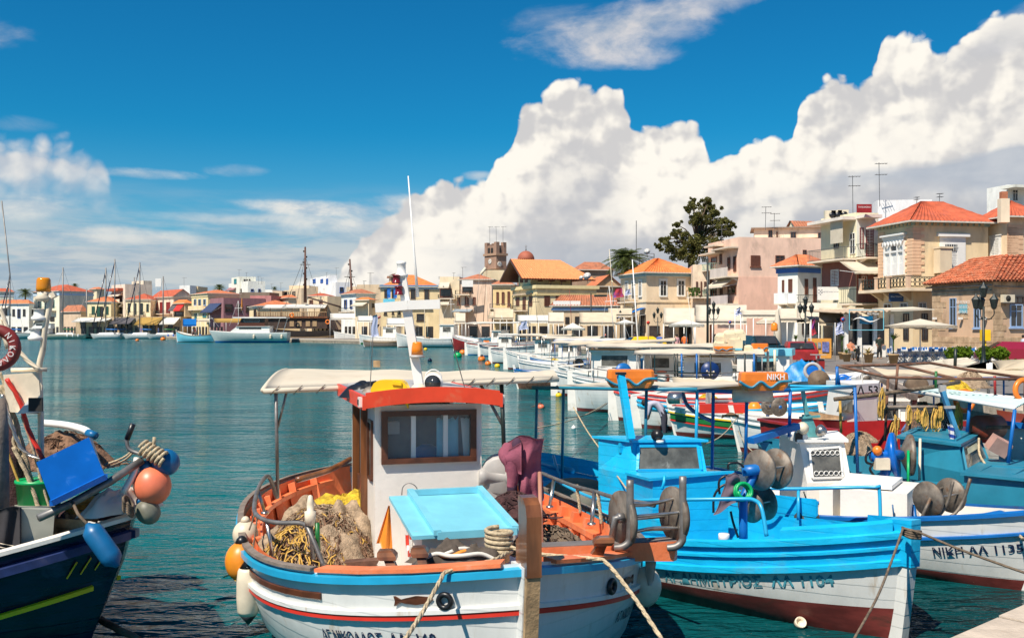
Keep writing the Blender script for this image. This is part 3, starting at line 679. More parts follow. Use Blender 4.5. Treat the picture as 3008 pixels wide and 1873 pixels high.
def far_town():
 def H(*a,**k):
  h=House(*a,**k)
  if k.get('base',QZ)==QZ:h.shops('L' if 'L' in k and k['L']is not None else 'R')
  return h
  # ---- extreme left
 h=H(1,'house','cream house with red roof cut off by the left picture edge behind the palm',160,330,L=-60,R_=165,th=80,eave=555,wall='#e9dfc9',roofdef=('hip',512,'r'),trim='#d9d9d2'); h.band(h.zat('L',80,610),h.zat('L',80,598),0.12,'#cfd4d8')
 h=H(1,'house','low white building with blue doors and red tiles at the far left quay',345,315,L=-40,R_=395,th=62,eave=695,wall='#ece6d8',roofdef=('hip',648,'o'),trim='#b9cfe0')
 h.wins('L',[(150,760,178,838),(275,760,303,838),(45,755,85,830),(-5,755,20,830)],'g','k'); h.wins('L',[(208,758,245,866)],'d','u',sill=False); h.wins('R',[(378,755,390,815)],'g','k'); h.awning('L',-30,110,720,745,1.5,M.whitecloth)
 h=H(1,'house','two storey cream house with three teal doors and a balcony under a red roof',706,312,L=398,R_=1110,th=52,eave=545,wall='#e8dcc0',roofdef=('hip',470,'r'),trim='#c3d3de'); h.band(h.zat('L',560,600),h.zat('L',560,575),0.13,'#b8cfe2')
 h.wins('L',[(458,648,495,745),(533,648,572,757),(612,648,650,745)],'g','t',sill=False); h.balcony('L',412,670,780,735,1.4); h.wins('L',[(470,850,520,905),(600,850,650,905)],'d','k')
 h=H(1,'house','cream upper room with small hip roof behind the red roof left of the first masts',1150,345,L=1060,R_=1240,th=45,eave=522,wall='#e2d2a4',roofdef=('hip',498,'o'))
 h=H(1,'low_shed','low shed under weathered red tiles beside the motor yacht',960,303,L=745,R_=1040,th=50,eave=790,wall='#c9b08e',roofdef=('hip',712,'d'),cat='shed')
 h=H(1,'house','yellow house with green shutters and orange roof behind the sailing yachts',1320,298,L=1038,R_=1330,th=15,eave=672,wall='#e6d49a',roofdef=('hip',608,'o'),trim='#dfe0da',depth=9)
 h.wins('L',[(1092,728,1128,815),(1152,728,1190,845),(1255,728,1290,815)],'s','g'); h.wins('L',[(1195,728,1225,845)],'g','k')
 h.balcony('L',1080,1240,852,815,0.9)
 h=H(1,'apartment_building','tall cream apartment block with recessed balconies and blank taupe side wall',1488,300,L=1326,R_=1810,th=40,eave=485,wall='#d8cdb8',cat='building',roofdef=('flat',None,'o'))
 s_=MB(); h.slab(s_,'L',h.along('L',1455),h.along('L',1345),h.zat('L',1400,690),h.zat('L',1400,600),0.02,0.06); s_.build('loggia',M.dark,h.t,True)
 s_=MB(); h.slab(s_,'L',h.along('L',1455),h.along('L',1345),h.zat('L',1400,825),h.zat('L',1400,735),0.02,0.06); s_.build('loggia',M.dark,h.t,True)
 h.awning('L',1335,1465,560,605,1.4,M.canvas,name='sun_blind'); h.awning('L',1335,1465,700,730,1.2,M.canvas,name='sun_blind'); h.balcony('L',1330,1462,682,645,1.1,solid='#d9cbb0'); h.balcony('L',1330,1462,822,790,1.1)
 mb=MB(); h.slab(mb,'L',h.along('L',1465),h.along('L',1330),h.zat('L',1400,545),h.zat('L',1400,515),0,1.6); mb.build('roof',roof_mat('r'),h.t,True)
 h=H(1,'rooftop_room','pink beige rooftop room with one dark window above the taupe block',1706,325,L=1566,R_=1806,th=45,eave=432,wall='#e3cdb0',cat='rooftop room',base=9,roofdef=('flat',None,'o',.45,.3)); h.win('L',1620,458,1664,490,'g','k')
 a=P(*px(1,1882,500),325); b=P(*px(1,1882,400),325); mb=MB(); mb.box((b.x,325,b.z-1.2),(1.9,.2,2.6))
 for dx in(-.7,.7):mb.bar((a.x+dx,325,a.z-1),(a.x+dx,325,b.z-1),.1)
 solo('billboard',mb,M.white_clean,'white rectangular roof board on posts behind the masts','billboard')
 h=H(1,'house','cream row house with awning rail and dark doors left of the red shuttered house',1790,288,L=1494,R_=1800,th=12,eave=645,wall='#e4d5a8',roofdef=('hip',575,'r'),trim='#e8e6dd',depth=8)
 h.wins('L',[(1520,690,1548,785),(1590,690,1622,825),(1665,690,1700,825),(1742,698,1768,785)],'g','g'); h.balcony('L',1530,1722,832,792,0.9)
 h=H(1,'house','pale pink house with three tall dark red shutters under a red roof',2062,282,L=1806,R_=2280,th=40,eave=612,wall='#e3c9b0',roofdef=('gable',530,'r'),trim='#e6e0d2')
 h.wins('L',[(1835,676,1878,776),(1905,676,1948,800),(1980,676,2024,800)],'s','r'); h.balcony('L',1785,2050,815,778,1.0)
 h=H(1,'house','narrow orange roofed house with red and black awning over its balcony',2200,274,L=2062,R_=2282,th=45,eave=690,wall='#d5bf8f',roofdef=('hip',648,'n'))
 h.awning('L',2112,2195,700,775,1.4,mat('bright_red_awning',(0.55,0.02,0.015),0.7)); h.awning('L',2050,2110,702,775,1.4,M.greycloth); h.wins('L',[(2080,785,2180,850)],'d','k'); h.balcony('L',2055,2190,852,820,1.0)
 # ---- shop awnings along the far left quay
 aw=H(1,'quayside_arcade','low cream arcade wall behind the far left shop awnings',2150,268,L=900,R_=2160,th=15,eave=850,wall='#b9a27a',cat='arcade',depth=30)
 for x0,x1,m,y0,y1 in((930,1230,'whitecloth',862,905),(1240,1330,'whitecloth',868,900),(1375,1610,'greycloth',862,930),(1665,1940,'ochre',858,940),(1960,2140,'whitecloth',860,935)):aw.awning('L',x0,x1,y0,y1,3.4,M[m])
 aw.wins('L',[(x,905,x+60,990)for x in(960,1100,1290,1400,1510,1700,1790,1880,2000)],'d','k')
 # ---- second picture zone
 h=H(2,'house','yellow two storey house with a balcony banner and pale blue windows',448,262,L=255,R_=820,th=38,eave=572,wall='#e6cf8a',roofdef=('hip',532,'o'),trim='#ead9ae'); h.band(h.zat('L',350,615),h.zat('L',350,600),0.15,'#ead9ae')
 h.wins('L',[(285,640,313,715),(338,640,370,750),(397,640,427,715)],'g','p'); h.balcony('L',258,445,765,720,1.1,solid='#e9c58c'); h.wins('L',[(292,812,318,865),(390,812,430,850)],'g','t')
 h=H(2,'house','mauve flat roofed house with a navy awning over its terrace',634,255,L=455,R_=1130,th=38,eave=648,wall='#94606a',roofdef=('flat',None,'o',.45,.5)); h.awning('L',468,612,690,795,2.6,mat('navy_awning_cloth',(0.03,0.05,0.12),0.8))
 h.wins('R',[(650,700,740,790),(800,700,850,790),(900,720,940,790)],'g','k')
 mb=MB(); c=P(*px(2,852,790),250); mb.lathe([(0.05,0),(0.05,0.3),(0.22,0.4),(0.27,1),(0.15,2.8),(0.03,3.4)],(c.x,c.y,c.z),8); solo('closed_parasol',mb,mat('ochre_parasol_cloth',(0.45,0.17,0.03),0.9),'tall closed ochre parasol on the mauve terrace','parasol')
 h=H(2,'house','white flat roofed block with turquoise shutter above the mauve house',925,305,L=695,R_=1130,th=30,eave=455,wall='#e9e4d8',cat='house',roofdef=('flat',None,'o',.45,.8)); h.wins('R',[(958,520,992,548),(1045,520,1075,570)],'g','u'); h.wins('L',[(735,538,780,562),(820,520,852,570)],'g','k')
 h.awning('L',700,800,500,535,1.3,mat('faded_plum_awning',(0.30,0.14,0.15),0.8))
 h=H(2,'rooftop_room','white rooftop room with one turquoise shutter and antennas',825,312,L=728,R_=1018,th=30,eave=384,wall='#e6dfcf',base=14,roofdef=('flat',None,'o',.45,.3),cat='rooftop room'); h.wins('L',[(762,402,790,452)],'s','t'); h.wins('R',[(875,405,895,446),(905,405,920,446),(935,405,952,446)],'g','k')
 h=H(2,'house','small cream house with orange hip roof beside the wooden ship stern',1030,232,L=940,R_=1540,th=22,eave=722,wall='#e0cc98',roofdef=('hip',655,'o'),trim='#dfe2df'); h.wins('L',[(998,755,1025,850)],'g','k')
 h=H(2,'house','stepped cream house with a low weathered tile roof behind the ship awning',1400,262,L=1190,R_=1500,th=20,eave=625,wall='#dcc69c',roofdef=('hip',602,'o'))
 h=H(2,'house','white cube house with three bright blue windows on the skyline',1890,292,L=1665,R_=1985,th=20,eave=372,wall='#efece4',roofdef=('flat',None,'o',.45,.4)); h.wins('L',[(1700,402,1730,444),(1790,402,1820,444),(1857,398,1880,462)],'s','u'); h.wins('L',[(1755,492,1785,545),(1825,498,1838,522)],'g','k')
 h=H(2,'house','white lower wing beside the cube house with blue windows',1970,285,L=1720,R_=2135,th=20,eave=455,wall='#eceae2',roofdef=('flat',None,'o',.45,.4)); h.wins('R',[(2015,498,2060,560)],'g','u')
 h=H(2,'house','beige roof terrace house with pergola left of the white cube house',1560,280,L=1340,R_=1730,th=15,eave=530,wall='#cdbb96',roofdef=('flat',None,'o',.45,.5)); h.wins('L',[(1365,552,1395,600),(1410,552,1435,600),(1455,550,1490,600)],'g','k')
 h=H(2,'rooftop_room','ochre rooftop room behind the ship mast',1650,292,L=1415,R_=1700,th=12,eave=495,wall='#dcc79c',base=8,roofdef=('flat',None,'o',.45,.4),cat='rooftop room')
 h=H(2,'house','cream house with a blank taupe gable wall behind the ship bow',1868,226,L=1640,R_=2035,th=35,eave=622,wall='#d6c294',roofdef=('flat',None,'o',.3,.3)); h.wins('L',[(1660,650,1700,700),(1775,650,1815,700)],'g','b')
 h=H(2,'house','house with red tiles just visible behind the ship mast',1870,262,L=1630,R_=1890,th=10,eave=605,wall='#e7dcc2',roofdef=('hip',570,'r'))
 h=H(2,'house','white house with dark blue doors under weathered tiles beside the second mast',2210,214,L=2035,R_=2440,th=32,eave=575,wall='#dfe0dc',roofdef=('hip',522,'d'),trim='#cfdbe4'); h.wins('L',[(2072,648,2105,755),(2140,648,2168,755)],'d','u',sill=False); h.balcony('L',2050,2190,790,745,1.0)
 h=H(2,'house','small cream house with a deep canvas blind next to the second mast',2362,204,L=2200,R_=2440,th=30,eave=650,wall='#d9c8a0',roofdef=('hip',618,'n')); h.awning('L',2200,2352,678,715,1.5,M.canvas); h.wins('R',[(2400,690,2425,735)],'g','k')
 for X,Yb,Yt,r in((818,384,290,2),(905,384,325,2),(1050,455,370,2),(1090,455,392,2),(1975,372,268,2),(1860,372,325,2),(1315,520,446,2),(1205,520,460,2),(165,490,385,2),(2300,500,425,2),(2390,500,325,2)):
  ant_at(r,X,Yb,Yt,292,label='thin antenna on the skyline '+{818:'over the turquoise shuttered roof room',905:'at the middle of the white roof room',1050:'right of the white roof room',1090:'second right of the white roof room',1975:'over the right end of the blue windowed cube house',1860:'over the middle of the blue windowed cube house',1315:'left of the ship mast, the thickest one',1205:'over the tiny palm',165:'over the small white house left',2300:'left of the second ship mast',2390:'right of the second ship mast'}[X])
 rnd=random.Random(5)
 for i,(r,x0,x1,yt,D,col,lab)in enumerate([(2,110,235,488,330,'#ece8de','small white flat house on the left skyline behind the gable roof'),(2,235,330,500,335,'#d6c08c','ochre cube house beside the small white one on the left skyline'),(2,1130,1215,540,300,'#e8e4da','low white house right of the mauve block'),(2,1215,1330,555,296,'#c9b595','low brown rooftop between white block and roof terrace house'),(2,2130,2260,500,300,'#dcd0b4','cream rooftop house between the cube house and the red roof'),(2,2230,2420,480,290,'#d2c19b','long cream rooftop wall behind the second mast'),(3,70,200,660,262,'#d3c19c','cream wall behind the ship mast top'),(3,190,480,632,250,'#c7b28b','ochre rooftop left of the red roofed shop'),(2,820,1180,572,275,'#7f6f5c','dark taupe wall between mauve house and white block'),(2,950,1200,612,262,'#b86f6e','pink wall above the mauve terrace')]):
  House(r,'house',lab,x1,D,L=x0,R_=x1+4,th=8,eave=yt,wall=col,roofdef=('flat',None,'o',.3,.3),depth=8)
def mid_town():
 def H(*a,**k):
  h=House(*a,**k)
  if k.get('base',QZ)==QZ:
   h.shops('R'); h.shops('L')
  return h
 h=H(3,'house','wide yellow shop building with a bright orange red roof and little dormer room',475,205,L=470,R_=1158,th=4,eave=645,wall='#e2cd92',roofdef=('hip',505,'n'),depth=14,trim='#9ab8cc'); h.band(h.zat('R',800,640),h.zat('R',800,625),0.3,'#5f8fb8')
 h.wins('R',[(512,682,552,775),(600,682,640,775),(820,672,875,790),(980,675,1034,828)],'d','b',sill=False); h.balcony('R',500,1040,838,790,0.9,col='grey')
 h.wins('R',[(508,905,540,968),(602,905,622,960),(680,905,700,960),(890,960,980,1040)],'g','k')
 h=H(3,'dormer_room','cream dormer room with one brown shutter on the orange red roof',575,207,L=568,R_=700,th=4,eave=520,wall='#ead9a6',base=11,roofdef=('gable',500,'n'),cat='dormer',depth=5); h.win('R',595,535,618,590,'s','b')
 board('shop_sign',3,500,785,636,840,203.2,mat('pale_blue_sign',(0.15,0.55,0.72),0.5),'pale blue shop sign board under the flags','sign')
 for i,X in enumerate((565,640)):
  c=P(*px(3,X,718),203); mb=MB(); mb.slab(lambda u,v:(c.x-.36+.72*u,c.y+.08*sin(v*9+u*3),c.z-1+2*v),6,8,Vc((0,.03,0)))
  solo('hanging_flag',mb,mat('blue_flag_cloth',(0.02,0.16,0.55),0.8,0.4,2.5,dirt=(.7,.7,.7),dirt_amt=.2),('left','right')[i]+' of two blue flags hanging above the pale blue shop sign','flag')
 h=H(3,'apartment_building','narrow cream block with canvas blinds and stacked balconies right of the orange roof',1390,192,L=1160,R_=1410,th=15,eave=545,wall='#d9c9a0',cat='building',roofdef=('flat',None,'o',.3,.3))
 h.wins('L',[(1160,665,1300,765)],'g','b'); h.awning('L',1155,1280,590,655,1.5,M.canvas); h.awning('L',1155,1280,785,850,1.5,M.canvas); h.balcony('L',1150,1350,780,740,1.2)
 h=H(3,'house','pinkish house with white sign, balcony and weathered tile roof',1768,184,L=1405,R_=1790,th=12,eave=560,wall='#dbbda0',roofdef=('hip',500,'d')); h.wins('L',[(1455,760,1500,860),(1545,765,1580,850),(1365,765,1400,860)],'s','b'); h.balcony('L',1350,1520,735,690,1.2); h.wins('L',[(1425,645,1545,705)],'g','k')
 board('shop_sign',3,1418,570,1550,645,181.5,M.white_clean,'large white sign board on the pinkish house','sign')
 h.awning('L',1335,1545,905,930,3.0,mat('grey_blue_awning',(0.28,0.33,0.36),0.8)); h.awning('L',1345,1450,955,1050,2.5,M.canvas)
 h=H(3,'house','yellow house with three tall brown shutters and a grey balcony',2010,172,L=1782,R_=2040,th=14,eave=620,wall='#e3c77d',roofdef=('hip',555,'d'),trim='#e6dcc0'); h.wins('L',[(1822,706,1850,838),(1885,706,1915,838),(1952,700,1980,870)],'s','b'); h.balcony('L',1752,1995,895,845,1.2,col='grey')
 h.awning('L',1750,2010,905,1000,3.2,M.tan)
 D=225; t=P(*px(3,1690,500),D); w=P(*px(3,1838,500),D).x-t.x
 tw=House(3,'church_tower','brown stone clock tower with crenellated belfry',1822,D,L=1684,R_=1940,th=38,eave=255,wall='#9a7860',cat='tower')
 up=MB(); inset=0.15
 K=Vc((tw.K.x,tw.K.y,0)); z0,z1=tw.zt,tw.zat('L',1750,165)
 def uv(a,b,z):q=K+tw.ul*a+tw.ur*b; q.z=z; return q
 LL,LR=tw.LL,tw.LR; q=[(inset,inset),(LL-inset,inset),(LL-inset,LR-inset),(inset,LR-inset)]
 up.hexa([uv(a,b,z0)for a,b in q],[uv(a,b,z1)for a,b in q])
 for a in(0,LL-.9):
  for b in(0,LR-.9):up.hexa([uv(*p_,z0)for p_ in((a,b),(a+.9,b),(a+.9,b+.9),(a,b+.9))],[uv(*p_,z1+.75)for p_ in((a,b),(a+.9,b),(a+.9,b+.9),(a,b+.9))])
 for k in(0.42,0.58):up.hexa([uv(*p_,z1)for p_ in((LL*k-.15,0.2),(LL*k+.15,0.2),(LL*k+.15,.5),(LL*k-.15,.5))],[uv(*p_,z1+0.3)for p_ in((LL*k-.15,0.2),(LL*k+.15,0.2),(LL*k+.15,.5),(LL*k-.15,.5))])
 up.build('belfry',tw.wm,tw.t,True)
 tw.band(tw.zt-0.4,tw.zt+0.1,0.25,'#a88870')
 tw.band(tw.zat('L',1750,440),tw.zat('L',1750,430),0.25,'#a88870')
 for f,xs in(('L',((1720,1742),(1755,1779))),('R',((1832,1846),(1858,1880)))):
  for x0,x1 in xs:
   l0,l1,za,zb=tw.rect(f,x0,190,x1,258); mb=MB(); n=8; pts=[tw.pt(f,l0,za,-inset+0.05),tw.pt(f,l1,za,-inset+0.05)]+[tw.pt(f,(l0+l1)/2+(l1-l0)/2*cos(pi*i/n),zb-0.2+0.2*sin(pi*i/n),-inset+0.03)for i in range(n+1)]
   mb.prism(pts,tw.out(f)*0.06); mb.build('arched_opening',M.dark,tw.t,True)
 for f,X,Yc in(('L',1749,351),('R',1858,381)):
  l=tw.along(f,X); z=tw.zat(f,X,Yc); c=tw.pt(f,l,z,0.02); mb=MB(); mb.lathe([(.58,0),(.58,0.1),(.52,0.11),(1e-4,0.11)],c,24,tw.out(f))
  ck=mb.build('clock_face',mat('clock_face_white',(0.7,0.68,0.62),0.5),tw.t,True)
  mb=MB(); u=tw.dirn(f); o=c+tw.out(f)*0.13
  mb.bar(o,o+Vc((0,0,.28))-u*.3,0.05,0.02); mb.bar(o,o-Vc((0,0,0.1))+u*0.3,0.06,0.02); mb.build('clock_hand',M.black,ck,True)
  mb=MB()
  for k in range(12):a=pi*k/6; mb.box(o+u*cos(a)*.46+Vc((0,0,sin(a)*.46)),(0.06,0.06,0.06))
  mb.build('hour_mark',M.black,ck,True)
 for i in range(3):antenna(tw.K.x-1.5+1.5*i,D+1,z1+0.3,4,label=('left','middle','right')[i]+' thin rod rising from the clock tower top',group='rods on the tower')
 hb=H(3,'house','pale cream block in front of the clock tower foot',1720,218,L=1664,R_=1930,th=10,eave=470,wall='#e0cf9f',depth=6); hb.roof('flat',rise=0.4)
 mb=MB(); c=P(*px(3,1672,445),216); mb.tube([(c.x+.5,c.y,c.z+.4),(c.x-1,c.y,c.z-1.5)],0.3,8); solo('sloping_duct',mb,M.cream,'sloping pale duct at the foot of the clock tower','duct')
 c=P(*px(3,2168,330),205); Rd=100/3.978/FPX*205; dm=thing('church_dome','terracotta church dome with a cross behind the gabled yellow house','dome',(c.x,c.y,0))
 MB().lathe([(Rd*1.02,-12),(Rd*1.02,-0.6),(Rd*1.1,-0.6),(Rd*1.1,-0.2)],c,16,smooth=False).build('drum',wall_mat('#a06a50'),dm,True)
 MB().lathe([(Rd*cos(pi/2*i/10)+1e-5,Rd*1.05*sin(pi/2*i/10))for i in range(11)],c,24).build('cupola',mat('dome_tiles',(0.36,0.10,0.055),0.75,0.15,0.6),dm,True)
 mb=MB(); t=c+Vc((0,0,Rd*1.05)); mb.tube([t,t+Vc((0,0,1.2))],0.07,5); mb.ball(t+Vc((0,0,.25)),0.15,8); mb.bar(t+Vc((-.25,0,.9)),t+Vc((.25,0,.9)),0.08); mb.build('cross',M.dullsteel,dm,True)
 h=H(4,'villa','large yellow villa with a projecting orange gable roof and brown shutters',470,155,L=215,R_=1115,th=20,eave=690,wall='#e3cd96',cat='house'); h.band(h.zt-0.5,h.zt+0.02,0.35,'#e6d3a0'); h.band(h.zt-1.6,h.zt-1.3,0.18,'#d9c48e','string_course')
 h.wins('R',[(548,790,608,918),(672,790,732,870),(790,795,862,850)],'s','b',sill=False); h.wins('L',[(245,800,280,915),(318,800,350,970),(386,795,420,918)],'s','b',sill=False); h.balcony('L',248,372,965,910,1.0)
 h.win('R',980,795,1010,870,'s','b');
 mb=MB(); h.slab(mb,'L',h.along('L',425),h.along('L',238),h.zat('L',330,800),h.zat('L',330,782),0,.5); mb.build('canopy_hood',wall_mat('#b8a684'),h.t,True)
 g=H(4,'upper_storey','top storey of the yellow villa under the wide orange gable roof',400,158,L=270,R_=850,th=20,eave=520,wall='#e6d29c',base=h.zt,cat='top storey',width=16,depth=7)
 zt=g.zt; top=g.zat('L',335,415); ov=2.4
 A=[g.pt('R',-ov,zt-1.6,ov),g.pt('R',g.LR+3,zt-1.6,ov)]; mid=g.LL/2
 rA=g.pt('R',-ov,top,-mid); rB=g.pt('R',g.LR-1,top,-mid); Bk=[g.pt('R',-ov,zt-1.6,-g.LL-ov),g.pt('R',g.LR+3,zt-1.6,-g.LL-ov)]
 mb=MB(); tile_slope(mb,A[0],A[1],rB,rA,0.45); tile_slope(mb,Bk[1],Bk[0],rA,rB,0.45); tile_slope(mb,A[1],Bk[1],rB,rB,0.45)
 mb.build('roof',mat('peach_orange_tiles',(0.74,0.25,0.09),0.8,0.12,2,dirt=(0.6,0.2,0.09),dirt_amt=0.3),g.t,True)
 mb=MB(); dn=Vc((0,0,-0.16)); mb.quad(*[q+dn for q in(A[0],rA,rB,A[1])]); mb.quad(*[q+dn for q in(rA,Bk[0],Bk[1],rB)])
 mb.bar(A[0]+dn*.5,rA+dn*.5,0.12,0.3); mb.bar(rA+dn*.5,Bk[0]+dn*.5,0.12,0.3); mb.bar(A[0]+dn*.5,A[1]+dn*.5,0.12,0.2); mb.build('eaves',M.dkwood,g.t,True)
 gp=MB(); gp.prism([g.pt('L',0,zt,0),g.pt('L',g.LL,zt,0),g.pt('L',mid,top-0.4,0)],-g.out('L')*0.3); gp.build('gable',g.wm,g.t,True)
 g.wins('L',[(290,565,322,665),(340,562,371,662)],'s','b',sill=False); g.wins('R',[(478,558,530,650),(595,560,662,652),(722,562,785,655)],'s','b',sill=False)
 for X in(580,693,800):l=g.along('R',X); MB().bar(g.pt('R',l,g.z0,1.6),g.pt('R',l,zt-1.4,1.6),0.18).build('veranda_post',M.dkwood,g.t,True)
 h=H(4,'house','long weathered tile roof and brown wall behind the yellow villa',905,185,L=845,R_=1290,th=12,eave=525,wall='#a88766',roofdef=('hip',440,'d'));
 h=H(4,'house','low house with a plain orange roof behind the satellite dish',1120,168,L=1000,R_=1372,th=10,eave=705,wall='#b89868',roofdef=('gable',590,'o'),depth=10)
 h=H(4,'low_shop','single storey shop under weathered red tiles with white panel parapet',650,142,L=640,R_=1378,th=6,eave=915,wall='#cdb58a',roofdef=('hip',800,'d'),cat='shop',depth=9)
 mb=MB(); h.slab(mb,'R',h.along('R',645),h.along('R',938),h.zat('R',780,925),h.zat('R',780,862),0.1,.4); mb.build('white_panel',M.white_clean,h.t,True)
 h.band(h.zat('R',740,965),h.zat('R',740,935),0.2,'#7f9fc4','blue_band'); h.wins('R',[(775,1035,820,1110),(880,1030,960,1110)],'d','k')
 for X,Yc,r_,D,lab in((1015,597,44,150,'big white satellite dish on the villa terrace'),(950,612,24,151,'small white satellite dish beside the big one'),(1663,330,36,150,'round white dish on the lattice mast by the palm')):
  c=P(*px(4,X,Yc),D); rr=r_/3.688/FPX*D; t=thing('satellite_dish',lab,'satellite dish',(c.x,c.y,c.z-rr*1.5)); mb=MB(); ax=Vc((-.35,-.8,.45)).normalized()
  mb.lathe([(rr*i/6+1e-4,rr*0.28*(i/6)**2)for i in range(7)],c,20,ax); mb.lathe([(rr*i/6+1e-4,rr*0.28*(i/6)**2-0.05)for i in range(7)],c,20,ax); mb.build('dish',M.white_clean,t,True)
  mb=MB(); mb.tube([c,c-Vc((0,0,rr*1.6))],rr*0.07,6); mb.tube([c+ax*rr*0.9,c-Vc((0,0,rr*0.6))+ax*.1],rr*0.04,5); mb.ball(c+ax*rr*0.9,rr*0.1,6); mb.build('mount',M.dullsteel,t,True)
 t=thing('lattice_mast','grey lattice antenna mast standing behind the palm tree','mast',tuple(P(*px(4,1660,445),151)));
 for dx in(-1.1,1.1):
  a=P(*px(4,1660,500),151); b=P(*px(4,1660,350),151); MB().bar((a.x+dx,a.y,a.z-3),(b.x+dx,b.y,b.z),0.12).build('upright',M.dullsteel,t,True)
 mb=MB(); n=9
 for i in range(n):z0=a.z-3+(b.z-a.z+3)*i/n; z1=a.z-3+(b.z-a.z+3)*(i+1)/n; s_=1 if i%2 else-1; mb.bar((a.x-1.1*s_,a.y,z0),(a.x+1.1*s_,a.y,z1),0.08); mb.bar((a.x-1.1,a.y,z1),(a.x+1.1,a.y,z1),0.07)
 mb.bar((a.x-1.6,a.y,b.z-1),(a.x-1.6,a.y,b.z+5),.1); mb.build('bracing',M.dullsteel,t,True)
 h=H(4,'corner_house','cream corner house with bright orange hip roof, pale blue frieze and white window surrounds',1655,132,L=1375,R_=2160,th=18,eave=556,wall='#e3caa0',roofdef=('hip',408,'n',0.7),trim='#e9e3d4'); h.band(h.zat('R',1700,590),h.zat('R',1700,562),0.18,'#8fb3be','frieze')
 h.wins('R',[(1803,640,1872,808),(1996,640,2066,805)],'g','w',surround=True); h.wins('L',[(1578,645,1606,810)],'g','k',surround=True); h.wins('L',[(1430,658,1458,840),(1500,655,1532,840)],'g','k',surround=True,sill=False); h.balcony('L',1415,1560,872,815,1.1); h.band(h.zat('R',1700,880),h.zat('R',1700,870),0.1,'#b9a88c','string_course')
 h.awning('L',1370,1560,935,1030,3.0,M.tan);
 h.awning('L',1590,1650,935,1060,4.6,M.bluecloth,name='awning'); h.wins('L',[(1600,1010,1650,1200),(1500,1020,1560,1200)],'d','k')
 h.awning('R',1850,2170,940,1090,3.0,M.canvas,val=0.35); h.wins('R',[(1880,1050,1960,1220),(2050,1050,2130,1220)],'d','k')
 for X,Yb,Yt in((1322,540,482),(1430,540,415),(345,640,480),(280,640,575),(1152,540,530)):ant_at(3,X,Yb,Yt,190,label='thin antenna '+{1322:'left of two between orange roof and tower',1430:'tall one between orange roof and tower',345:'over the tiles right of the second ship mast',280:'short one near the second ship mast',1152:'tiny one at the right end of the orange red roof'}[X])
def right_town():
 H=House
 h=H(5,'apartment_building','pink rendered apartment block with two brown windows and balconies on its left side',905,122,L=605,R_=1790,th=10,eave=510,wall='#e4bba0',cat='building',roofdef=('flat',None,'o',.4,.25),depth=14)
 h.win('R',1025,672,1118,782,'s','b'); h.win('R',1268,672,1358,782,'g','b'); h.win('R',1538,618,1575,672,'g','b'); h.win('R',1538,690,1575,720,'g','b')
 lower=MB(); h.slab(lower,'R',0.0,h.LR,QZ,h.zat('R',1100,885),0.0,0.05); lower.build('lower_wall',wall_mat('#dfae92'),h.t,True)
 h.balcony('L',730,905,885,800,1.5,solid='#cfc4b8'); h.balcony('L',610,735,820,760,1.5,col='mint'); h.balcony('L',740,905,1150,1070,1.5,solid='#c8bdb8'); h.balcony('L',610,735,1085,1015,1.5,col='mint')
 h.wins('L',[(800,690,825,810),(858,680,885,830),(722,650,745,760),(640,690,690,760),(800,960,885,1060),(725,900,750,1060),(640,960,690,1080)],'d','b',sill=False); h.awning('L',700,890,895,985,1.9,M.canvas)
 for a,b,yy in((725,905,600),(600,760,650),(655,760,575)):
  l0,l1,z0,z1=h.rect('L',a,yy,b,yy+8); mb=MB(); h.slab(mb,'L',l0,l1,z0-.1,z1,0,1.3); mb.build('concrete_canopy',wall_mat('#cdbda4'),h.t,True)
 h=H(5,'house','small cream house with recessed flower balcony left of the pink block',620,130,L=455,R_=640,th=8,eave=800,wall='#dcc7a8',roofdef=('flat',None,'o',.3,.5),depth=10); h.wins('L',[(485,930,505,1020),(530,930,545,1070),(565,930,585,1020)],'g','b'); h.balcony('L',390,600,1085,1020,1.4)
 mb=MB(); rnd=random.Random(2); a0,b0=h.along('L',515),h.along('L',405); zf=h.zat('L',450,1035)
 for i in range(60):c=h.pt('L',a0+(b0-a0)*rnd.random(),zf+rnd.uniform(-.5,.5),1.45); mb.box(c,(rnd.uniform(.1,.3),.12,rnd.uniform(.1,.3)),rnd.random()*3)
 solo('flower_box',mb,M.foliage,'row of leafy pots on the balcony left of the pink block','plant')
 g=H(5,'rooftop_room','long cream rooftop storey with small windows above the pink block',1062,128,L=1055,R_=1795,th=10,eave=412,wall='#e3cfae',base=h.zt+4,cat='rooftop storey',depth=6); g.wins('R',[(1200,425,1240,498),(1418,445,1472,503),(1688,448,1745,505),(1278,440,1292,500)],'g','b')
 mb=MB(); g.slab(mb,'R',-0.4,g.LR,g.zt,g.zt+0.15,-6,.5); mb.build('roof',wall_mat('#8c7a68'),g.t,True)
 g=H(5,'rooftop_house','cream gable end on the skyline above the rooftop storey',1470,142,L=1390,R_=1850,th=14,eave=412,wall='#e8dcb8',base=14,cat='rooftop house',roofdef=('gable',340,'d',.3),depth=4)
 h=H(5,'house','white house with royal blue frieze, orange roof and brown doors',1490,108,L=1292,R_=1792,th=32,eave=775,wall='#e9e4da',roofdef=('hip',672,'o',0.6)); h.band(h.zat('R',1640,845),h.zat('R',1640,800),0.14,'#3f6fb8','frieze')
 h.wins('R',[(1558,903,1587,1060),(1640,893,1670,1150),(1722,882,1755,1010)],'s','b',sill=False); h.wins('L',[(1400,905,1438,1035),(1338,915,1358,1035)],'s','b',sill=False)
 h.balcony('R',1476,1672,1145,1065,1.3); h.balcony('L',1335,1470,1145,1045,1.3,solid='#ece8e0')
 h.awning('R',1500,1790,1140,1310,3.6,M.canvas); h.awning('L',1310,1480,1200,1330,3.6,M.canvas); h.wins('R',[(1530,1330,1600,1450),(1650,1330,1730,1450)],'d','k')
